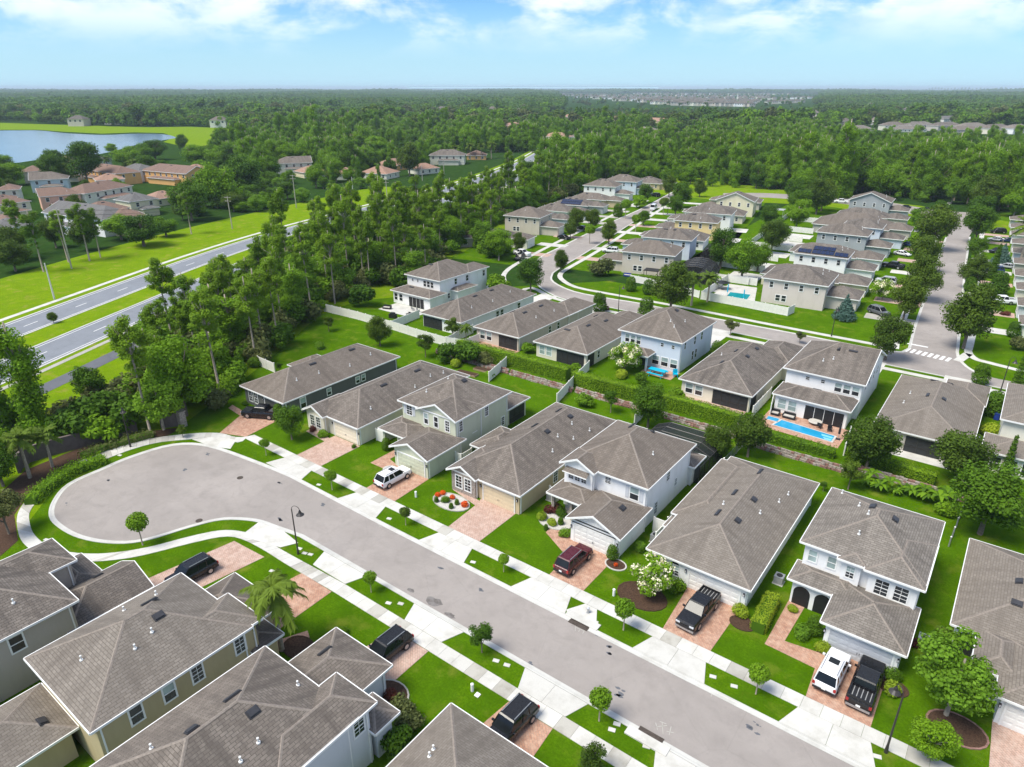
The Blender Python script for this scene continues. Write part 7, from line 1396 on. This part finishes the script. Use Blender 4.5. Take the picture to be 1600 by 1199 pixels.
# big wood behind the houses
W2=[(-180.34,306.41),(-188.53,362.45),(-172.2,390.87),(-135.52,365.86),(-88,347.25),(-75.45,379.29),(-49.81,345.96),(-30.44,347),(-10.65,322.66),(5.18,322.61),(17.8,426.84),(1.52,728),(-101.63,650.42),(-153.99,644.05),(-246.83,741.54),(-263.41,579.38),(-281.12,499.91),(-276.7,428.3)]
pts=scatter(W2,8.5,8,.4); pts.sort(key=distcam)
LB2={'broad':'broad dark tree in the front of the big wood behind the far houses','vine':'tall narrow tree in the front of the big wood behind the far houses','lighttree':'light green tree in the front of the big wood behind the far houses','pine':'thin pine in the front of the big wood behind the far houses'}
for p in pts[:110]:
    k=r.choices(['broad','vine','lighttree','pine'],[.45,.3,.15,.1])[0]; s={'broad':r.uniform(4.2,6),'vine':r.uniform(3,4),'lighttree':r.uniform(3.5,5),'pine':3}[k]
    plant(k,(*p,s),{'broad':'broad dark tree','vine':'tall narrow tree','lighttree':'light green tree','pine':'thin pine'}[k]+' in big wood behind the '+near(p),'front trees of the big wood, '+k.replace('lighttree','light ones')); indiv+=1
rest2=pts[110:]
# suburb trees beyond the highway
LF=[(-204.91,57),(-208.03,66.93),(-211.27,82.99),(-224.24,110.63),(-238.07,134.77),(-240.62,155.06),(-249.16,182.49),(-248.35,213.61),(-262.31,260.52),(-293.21,291.66),(-337.81,292.46),(-316.25,254.89),(-317.92,218.69),(-400.05,232.26),(-362.41,185.22),(-255.81,126.3),(-244.25,95.57),(-258.41,74.93)]
for k,p,l in [('pine',(-232.65,71.97,2.61),'tall pine left of the white slate-roofed house'),('pine',(-206.94,67.75,2.72),'tall pine in front of the white gable, leftmost of four'),('pine',(-210.25,80.81,2.71),'tall pine before the slate roof, second of four'),('pine',(-211.91,84.5,2.4),'tall pine with bare trunk, third of four'),('pine',(-213.36,76.54,2.34),'tall pine by the grey utility pole'),('pine',(-223.74,118.96,2.36),'slim pine trunk pair left of the lime green trees'),
 ('dome',(-247.33,132.68,6.6),'lime green spreading tree behind the highway lawn, left'),('dome',(-266.55,154.73,10.44),'huge bright green tree above the highway lawn'),('dome',(-281.61,176.31,9.64),'bright green broad tree right of the huge one'),('broad',(-217.4,99.85,5.93),'dark tree behind the highway lawn below the cream house'),('broad',(-226.26,111.71,4.21),'dark tree left of the slim pines'),('broad',(-232.79,100.37,5.36),'dark oak before the cream house with three windows'),('broad',(-412.18,132.03,6.41),'dark oak at the far left edge by the cream house'),('broad',(-480.35,150.9,5.9),'oak at the left edge near the lake'),
 ('oak',(-448.38,167,5.09),'oak between the teal and tan houses'),('oak',(-395.53,144.55,5.77),'dark round tree before the teal house'),('oak',(-381.95,154.76,8.01),'dark round tree before the orange house'),('sabal',(-431.72,187.48,2.95),'palm before the orange house wall'),('sabal',(-404.3,188.66,2.84),'palm beside the small white house'),('oak',(-383.44,186.26,4.8),'dark tree under the orange gabled house'),('lighttree',(-323.98,144.44,3.4),'lime tree at the long cream house'),('oak',(-326.66,130.84,3.31),'dark tree at the pink house corner'),('blob',(-333.18,142.35,3.44),'grey-green shrub tree at the long cream house'),
 ('broad',(-450.7,207.55,7.85),'dark oak at the lake edge behind the small white house, left'),('broad',(-467.42,223.75,9.07),'dark oak at the lake edge, second'),('broad',(-484.89,242.46,8.68),'dark oak at the lake edge, third'),('broad',(-558.98,248.05,4.29),'tree with ball-like crown at the lake edge'),('broad',(-416.2,233.49,9.81),'dark oak above the orange gabled house'),('broad',(-406.8,240.57,10.99),'dark oak right of the first above the orange gable'),('broad',(-409.3,257.56,11.35),'dark oak with vines by the meadow'),('broad',(-386.42,255.9,9.42),'dark oak above the bright trees'),
 ('moss',(-409.17,328.66,13.62),'grey mossy oak, left one above the highway suburb'),('moss',(-426.69,361.28,12.63),'grey mossy oak, right one above the highway suburb'),('broad',(-465.75,318.18,14.29),'big green oak left of the mossy ones'),('broad',(-476.11,345.74,13.01),'light green oak between the big oak and the mossy ones'),('broad',(-389.37,356.02,14.81),'large dark oak right of the mossy oaks'),('broad',(-387.89,390.47,9.71),'dark oak beside the bright lawn patch'),('broad',(-313.41,257.03,8.53),'dark oak by the pale two-storey house'),('oak',(-282.16,280.53,6.4),'tree before the cream house by the highway'),
 ('sabal',(-314.23,370.83,3.47),'first palm in the row before the cream house, mid picture'),('sabal',(-308.34,375.26,3.47),'second palm in the row, mid picture'),('sabal',(-308.45,386.55,3.53),'third palm in the row, mid picture'),('sabal',(-313.57,354.99,3.38),'short palm left of the palm row')]: plant(k,(p[0],p[1],min(p[2],8.0)) if k!='pine' else (p[0],p[1],min(p[2],3.4)),l,hs=.62 if k in('broad','moss') else (.78 if k=='pine' else 1))
sub=scatter(LF,11,31,.45)
for p in sub:
    if blocks_view(p,r,12,.18): continue
    plant(r.choice(['dome','broad','oak','dome']),(*p,r.uniform(2.8,4.2)),'dark tree in the belt near the '+near(p),'belt of trees above the highway lawn',hs=.75)
S2_=[(-220.22,62.13),(-390.99,119.35),(-475.78,188.68),(-429.52,197.33),(-365.08,200.08),(-239.41,130.59),(-222.64,88.01)]
HX=[(h[1],h[2]) for h in HOUSES]
for p in scatter(S2_,17,41,.45):
    if min(math.dist(p,h) for h in HX)>12 and not blocks_view(p,r,7,.22): plant('oak',(*p,r.uniform(2.5,3.8)),'round garden tree beside the '+near(p),'garden trees of the suburb beyond the highway')
# ---------------- masses nobody could count: far woods and undergrowth ----------------
def mass(name,pts,scales,objs,seed,zs=None):
    """one object; geometry nodes put a crown on every point"""
    me=bpy.data.meshes.new(name); me.vertices.add(len(pts)); me.vertices.foreach_set('co',np.array([(p[0],p[1],p[2] if len(p)>2 else 0) for p in pts],dtype='f').ravel())
    at=me.attributes.new('scl','FLOAT','POINT'); at.data.foreach_set('value',np.array(scales,dtype='f')); o=link(name,me); o['kind']='stuff'
    col=bpy.data.collections.new(name+'_kinds')
    for k,(ms) in enumerate(objs):
        q=bpy.data.objects.new('kind',ms); col.objects.link(q)
    ng=bpy.data.node_groups.new(name,'GeometryNodeTree'); ng.interface.new_socket('Geometry',in_out='INPUT',socket_type='NodeSocketGeometry'); ng.interface.new_socket('Geometry',in_out='OUTPUT',socket_type='NodeSocketGeometry')
    N=ng.nodes; L=ng.links.new; gi=N.new('NodeGroupInput'); go=N.new('NodeGroupOutput'); ip=N.new('GeometryNodeInstanceOnPoints'); ci=N.new('GeometryNodeCollectionInfo'); ci.inputs['Collection'].default_value=col; ci.inputs['Separate Children'].default_value=True
    ip.inputs['Pick Instance'].default_value=True; ri=N.new('FunctionNodeRandomValue'); ri.data_type='INT'; ri.inputs['Min'].default_value if False else None
    for s in ri.inputs:
        if s.name=='Max' and s.type=='INT': s.default_value=len(objs)-1
        if s.name=='Min' and s.type=='INT': s.default_value=0
        if s.name=='Seed': s.default_value=seed
    rr=N.new('FunctionNodeRandomValue'); rr.data_type='FLOAT'
    for s in rr.inputs:
        if s.name=='Max' and s.type=='VALUE': s.default_value=6.28
        if s.name=='Seed': s.default_value=seed+1
    cx=N.new('ShaderNodeCombineXYZ'); na=N.new('GeometryNodeInputNamedAttribute'); na.data_type='FLOAT'; na.inputs[0].default_value='scl'
    L(gi.outputs[0],ip.inputs['Points']); L(ci.outputs[0],ip.inputs['Instance'])
    L([s for s in ri.outputs if s.type=='INT'][0],ip.inputs['Instance Index']); L([s for s in rr.outputs if s.type=='VALUE'][0],cx.inputs[2]); L(cx.outputs[0],ip.inputs['Rotation']); L(na.outputs[0],ip.inputs['Scale']); L(ip.outputs[0],go.inputs[0])
    md=o.modifiers.new('crowns','NODES'); md.node_group=ng; return o
def joined(k,i):   # trunk and crown in one mesh
    tk,cr,_,_2=PR[k][i]
    bm=bmesh.new(); bm.from_mesh(cr); n=len(cr.materials); b0=len(bm.faces)
    if tk:
        bm.from_mesh(tk); bm.faces.ensure_lookup_table()
        for f in bm.faces[b0:]: f.material_index=n
    me=bpy.data.meshes.new(k+'_whole'); bm.to_mesh(me); bm.free()
    for m in cr.materials: me.materials.append(m)
    if tk: me.materials.append(tk.materials[0])
    return me
WB=[joined('broad',0),joined('broad',1),joined('broad',2),joined('vine',0),joined('vine',1),joined('lighttree',1),joined('lighttree',0)]
mass('wood_interior',rest1,[r.uniform(.8,1.15) for _ in rest1],[joined('vine',0),joined('pine',1),joined('broad',1),joined('vine',2),joined('pine',2)],3)
mass('big_wood',rest2,[r.uniform(.85,1.35) for _ in rest2],WB,4)
ug=scatter(W1,3.0,12,.5); ug+=scatter([(-97.13,20.89),(-100.6,28.98),(-97.38,37.52),(-113.12,44.65),(-107.09,36.93),(-96.83,25.17),(-116.23,27.29)],3.2,13,.5)
ug+=scatter([(-110.53,44.95),(-122.54,56.23),(-131.5,70.62),(-156.32,105.83),(-175.5,160.79),(-173.83,222.46),(-201.89,284.19),(-186.23,205.31),(-182.46,155.55),(-171.78,112.69),(-145.37,74.32),(-131.86,58.01),(-115.44,46.31)],4,14,.5)
tw=scatter([(-598.2,872.25),(-265.41,1122.57),(-419.13,1699.48),(-911.87,1328.85)],22,61)+scatter([(-911.87,1328.85),(-419.13,1699.48),(-1359.17,5441.45),(-2926.98,4262.17)],95,62)
mass('undergrowth',ug,[r.uniform(1.3,3.2) for _ in ug],[PR['blob'][0][1],PR['blob'][1][1],PR['blob'][2][1],PR['bush'][0][1]],5)
# woods to the horizon
def farcrown(seed,mats):
    q=random.Random(seed); lb=[(q.uniform(-1,1)*3.4,q.uniform(-1,1)*3.4,q.uniform(4,10.5),q.uniform(2,3.4),q.uniform(2,3.4),q.uniform(1.8,2.8)) for _ in range(11)]; return leafmesh('far_crown',leafcloud(620,lb,1.9,seed,.35,.4),mats)
FCW=[farcrown(i+1,[k]) for i,k in enumerate(('leaf_dark','leaf_dark','leaf_oak','leaf_mid','leaf_dark','leaf_oak','leaf_mid','leaf_olive','leaf_dark'))]
def clump(seed):
    q=random.Random(seed); lb=[]
    for _ in range(34):
        a=q.uniform(0,6.28); d=42*math.sqrt(q.random()); s=q.uniform(4,7.5); lb.append((d*math.cos(a),d*math.sin(a),q.uniform(4,10),s,s,q.uniform(3,6.5)))
    return leafmesh('far_clump',leafcloud(2600,lb,4.2,seed,.3,.5),[['leaf_dark','leaf_oak','leaf_dark'][seed%3]])
FC2=[clump(s) for s in range(11,17)]
q=random.Random(99); fp=[]; fs=[]; cam2=math.radians(YAW)
lakep=lake; marsh=[(-1270.07,93.5),(-1566.78,118.75),(-1181.76,384.33),(-1098.63,401.33),(-1014.49,422.18),(-901.61,448.55),(-878.03,485.15),(-762.98,499.7),(-694.75,458.23),(-542.01,343.66),(-555.47,309.04),(-642.95,331.63)]
CLR=[W1,W2]
blocks=[[fw('C',-45,-10),fw('C',45,-10),fw('C',45,195),fw('C',-45,195)],[fw('B',-65,-20),fw('B',60,-20),fw('B',60,220),fw('B',-65,200)],[(-191.5,52.51),(-569.18,179.06),(-603.81,242.32),(-532.55,295.93),(-314.83,205.25),(-256.33,220.64),(-343.98,409.77),(-304.45,453.22),(-179.91,230.27),(-144.12,102.74),(-113.12,44.65),(-87.28,17.59)]]
hf=[(x,y) for _,x,y,_2 in HOUSES]
rowp=[(-142.88,619.38),(5.77,715.71),(-8.9,1050.26),(-204.27,871.5)]; townp=[(-598.2,872.25),(-265.41,1122.57),(-1663.82,6654.13),(-3536.48,5245.54)]
fieldp=[(-1766.18,8037.93),(-237.74,8095.64),(-159.91,5564.94),(-1312.99,5985.07)]
meadow2=[(-368.21,319.24),(-413.44,378.31),(-413.48,423.84),(-370.71,383.01),(-342.26,317.9)]
def gap(x,y): return math.sin(x*.011+1)*math.cos(y*.009)+math.sin(x*.023+y*.017)*.5
n=0
for i in range(60000):
    d=340*math.exp(q.random()*math.log(1500/340)); 
    # even density: accept by area
    if q.random()>(d/1500)**1.0*1.0: 
        if q.random()>.35*(d/1500)+.05: continue
    az=cam2+math.radians(q.uniform(-41,41)); x,y=-math.sin(az)*d,math.cos(az)*d
    p=(x,y)
    if inpoly(p,[(-511.94,222.11),(-559.59,305.94),(-804.69,451.69),(-884.86,391.38)]) or inpoly(p,lakep) or inpoly(p,marsh) or any(inpoly(p,b) for b in CLR+blocks) or inpoly(p,rowp) or inpoly(p,townp) or inpoly(p,meadow2): continue
    if min((abs(x-a)+abs(y-b)) for a,b in hf)<16 or blocks_view(p,q,13,.1): continue
    if min(abs(x-c[0])+abs(y-c[1]) for c in HC[::3])<24: continue
    gp=gap(x,y)
    if gp<-.75 and q.random()<.8: continue
    fp.append(p); fs.append(q.uniform(.6,1.15)*(1.05+.3*math.sin(x*.031)*math.cos(y*.027))*(1.5 if q.random()<.07 else 1)); n+=1
    if n>9500: break
fp+=tw; fs+=[q.uniform(.35,.6)*(1 if math.hypot(*p)<1900 else 1.7) for p in tw]
nf=[i for i,p in enumerate(fp) if math.hypot(*p)<820]; ff=[i for i,p in enumerate(fp) if math.hypot(*p)>=820]
mass('middle_woods',[fp[i] for i in nf],[fs[i] for i in nf],WB,9); mass('distant_woods',[fp[i] for i in ff],[fs[i] for i in ff],FCW,7)
fp=[];fs=[]
for i in range(26000):
    d=1450*(9000/1450)**(q.random()**.8); az=cam2+math.radians(q.uniform(-42,42)); x,y=-math.sin(az)*d,math.cos(az)*d; p=(x,y)
    if inpoly(p,fieldp): continue
    if inpoly(p,townp) or (math.hypot(*p)<3000 and blocks_view(p,q,15,.15)): continue
    if min((x-a)**2+(y-b)**2 for a,b in TOWN)<(60*60): continue
    fp.append((x,y,0)); fs.append(q.uniform(.6,1.25)*(1+max(0,d-3000)/9000)*(1.05+.3*math.sin(x*.004)*math.cos(y*.0033)))
    if len(fp)>9000: break
mass('horizon_woods',fp,fs,FC2,8)
# trees seen on the skyline at right
for i in range(26):
    t=i/25; p=lerp((-2482.63,18499.72),(-639.24,15354.84),t); 
    plant('broad',(p[0]*.99,p[1]*.99,r.uniform(12,22)),'dark tree on the skyline ridge at the right','skyline trees at the right')
# ---------------- haze ----------------
m=bpy.data.materials.new('haze'); m.use_nodes=True; t=m.node_tree; t.nodes.remove(t.nodes['Principled BSDF']); v=t.nodes.new('ShaderNodeVolumePrincipled'); v.inputs['Color'].default_value=(.72,.88,1,1); v.inputs['Density'].default_value=.00009; v.inputs['Anisotropy'].default_value=.0
t.links.new(v.outputs[0],t.nodes['Material Output'].inputs['Volume']); MT['haze']=m
hb_=MB(); hb_.box(-70000,70000,-12000,90000,-1,75,'haze'); o=hb_.build('haze'); o['kind']='stuff'
ORD=('leftmost','second from the left','third from the left','fourth from the left','fifth from the left','sixth from the left','seventh from the left','eighth from the left')
from collections import defaultdict
GL=defaultdict(list)
for o in THINGS: GL[o['label']].append(o)
for l,os_ in GL.items():
    if 2<=len(os_)<=8 and len(l.replace('-',' ').split())<=11:
        for i,o in enumerate(sorted(os_,key=lambda o:math.atan2(o.location.x,o.location.y))): o['label']=l+', '+ORD[i]+' of its kind'*(len(l.split())<9)
def nw(l): return len(l.replace('-',' ').split())
for o in THINGS:
    l=o['label']
    if nw(l)>16:
        for sep in (', ',' by ',' with ',' beyond ',' before ',' between ',' right of ',' left of ',' beside ',' among ',' in the '):
            i=l.rfind(sep)
            if i>0 and 4<=nw(l[:i])<=16: o['label']=l[:i]; break
        else: o['label']=' '.join(l.split()[:14])
# ---------------- report repeated labels ----------------
from collections import Counter
cn=Counter(o['label'] for o in THINGS if 'group' not in o); print('DUP',[k for k,c in cn.items() if c>1][:20]); print('THINGS',len(THINGS),'indiv',indiv,'rest',len(rest1),len(rest2),'sub',len(sub))
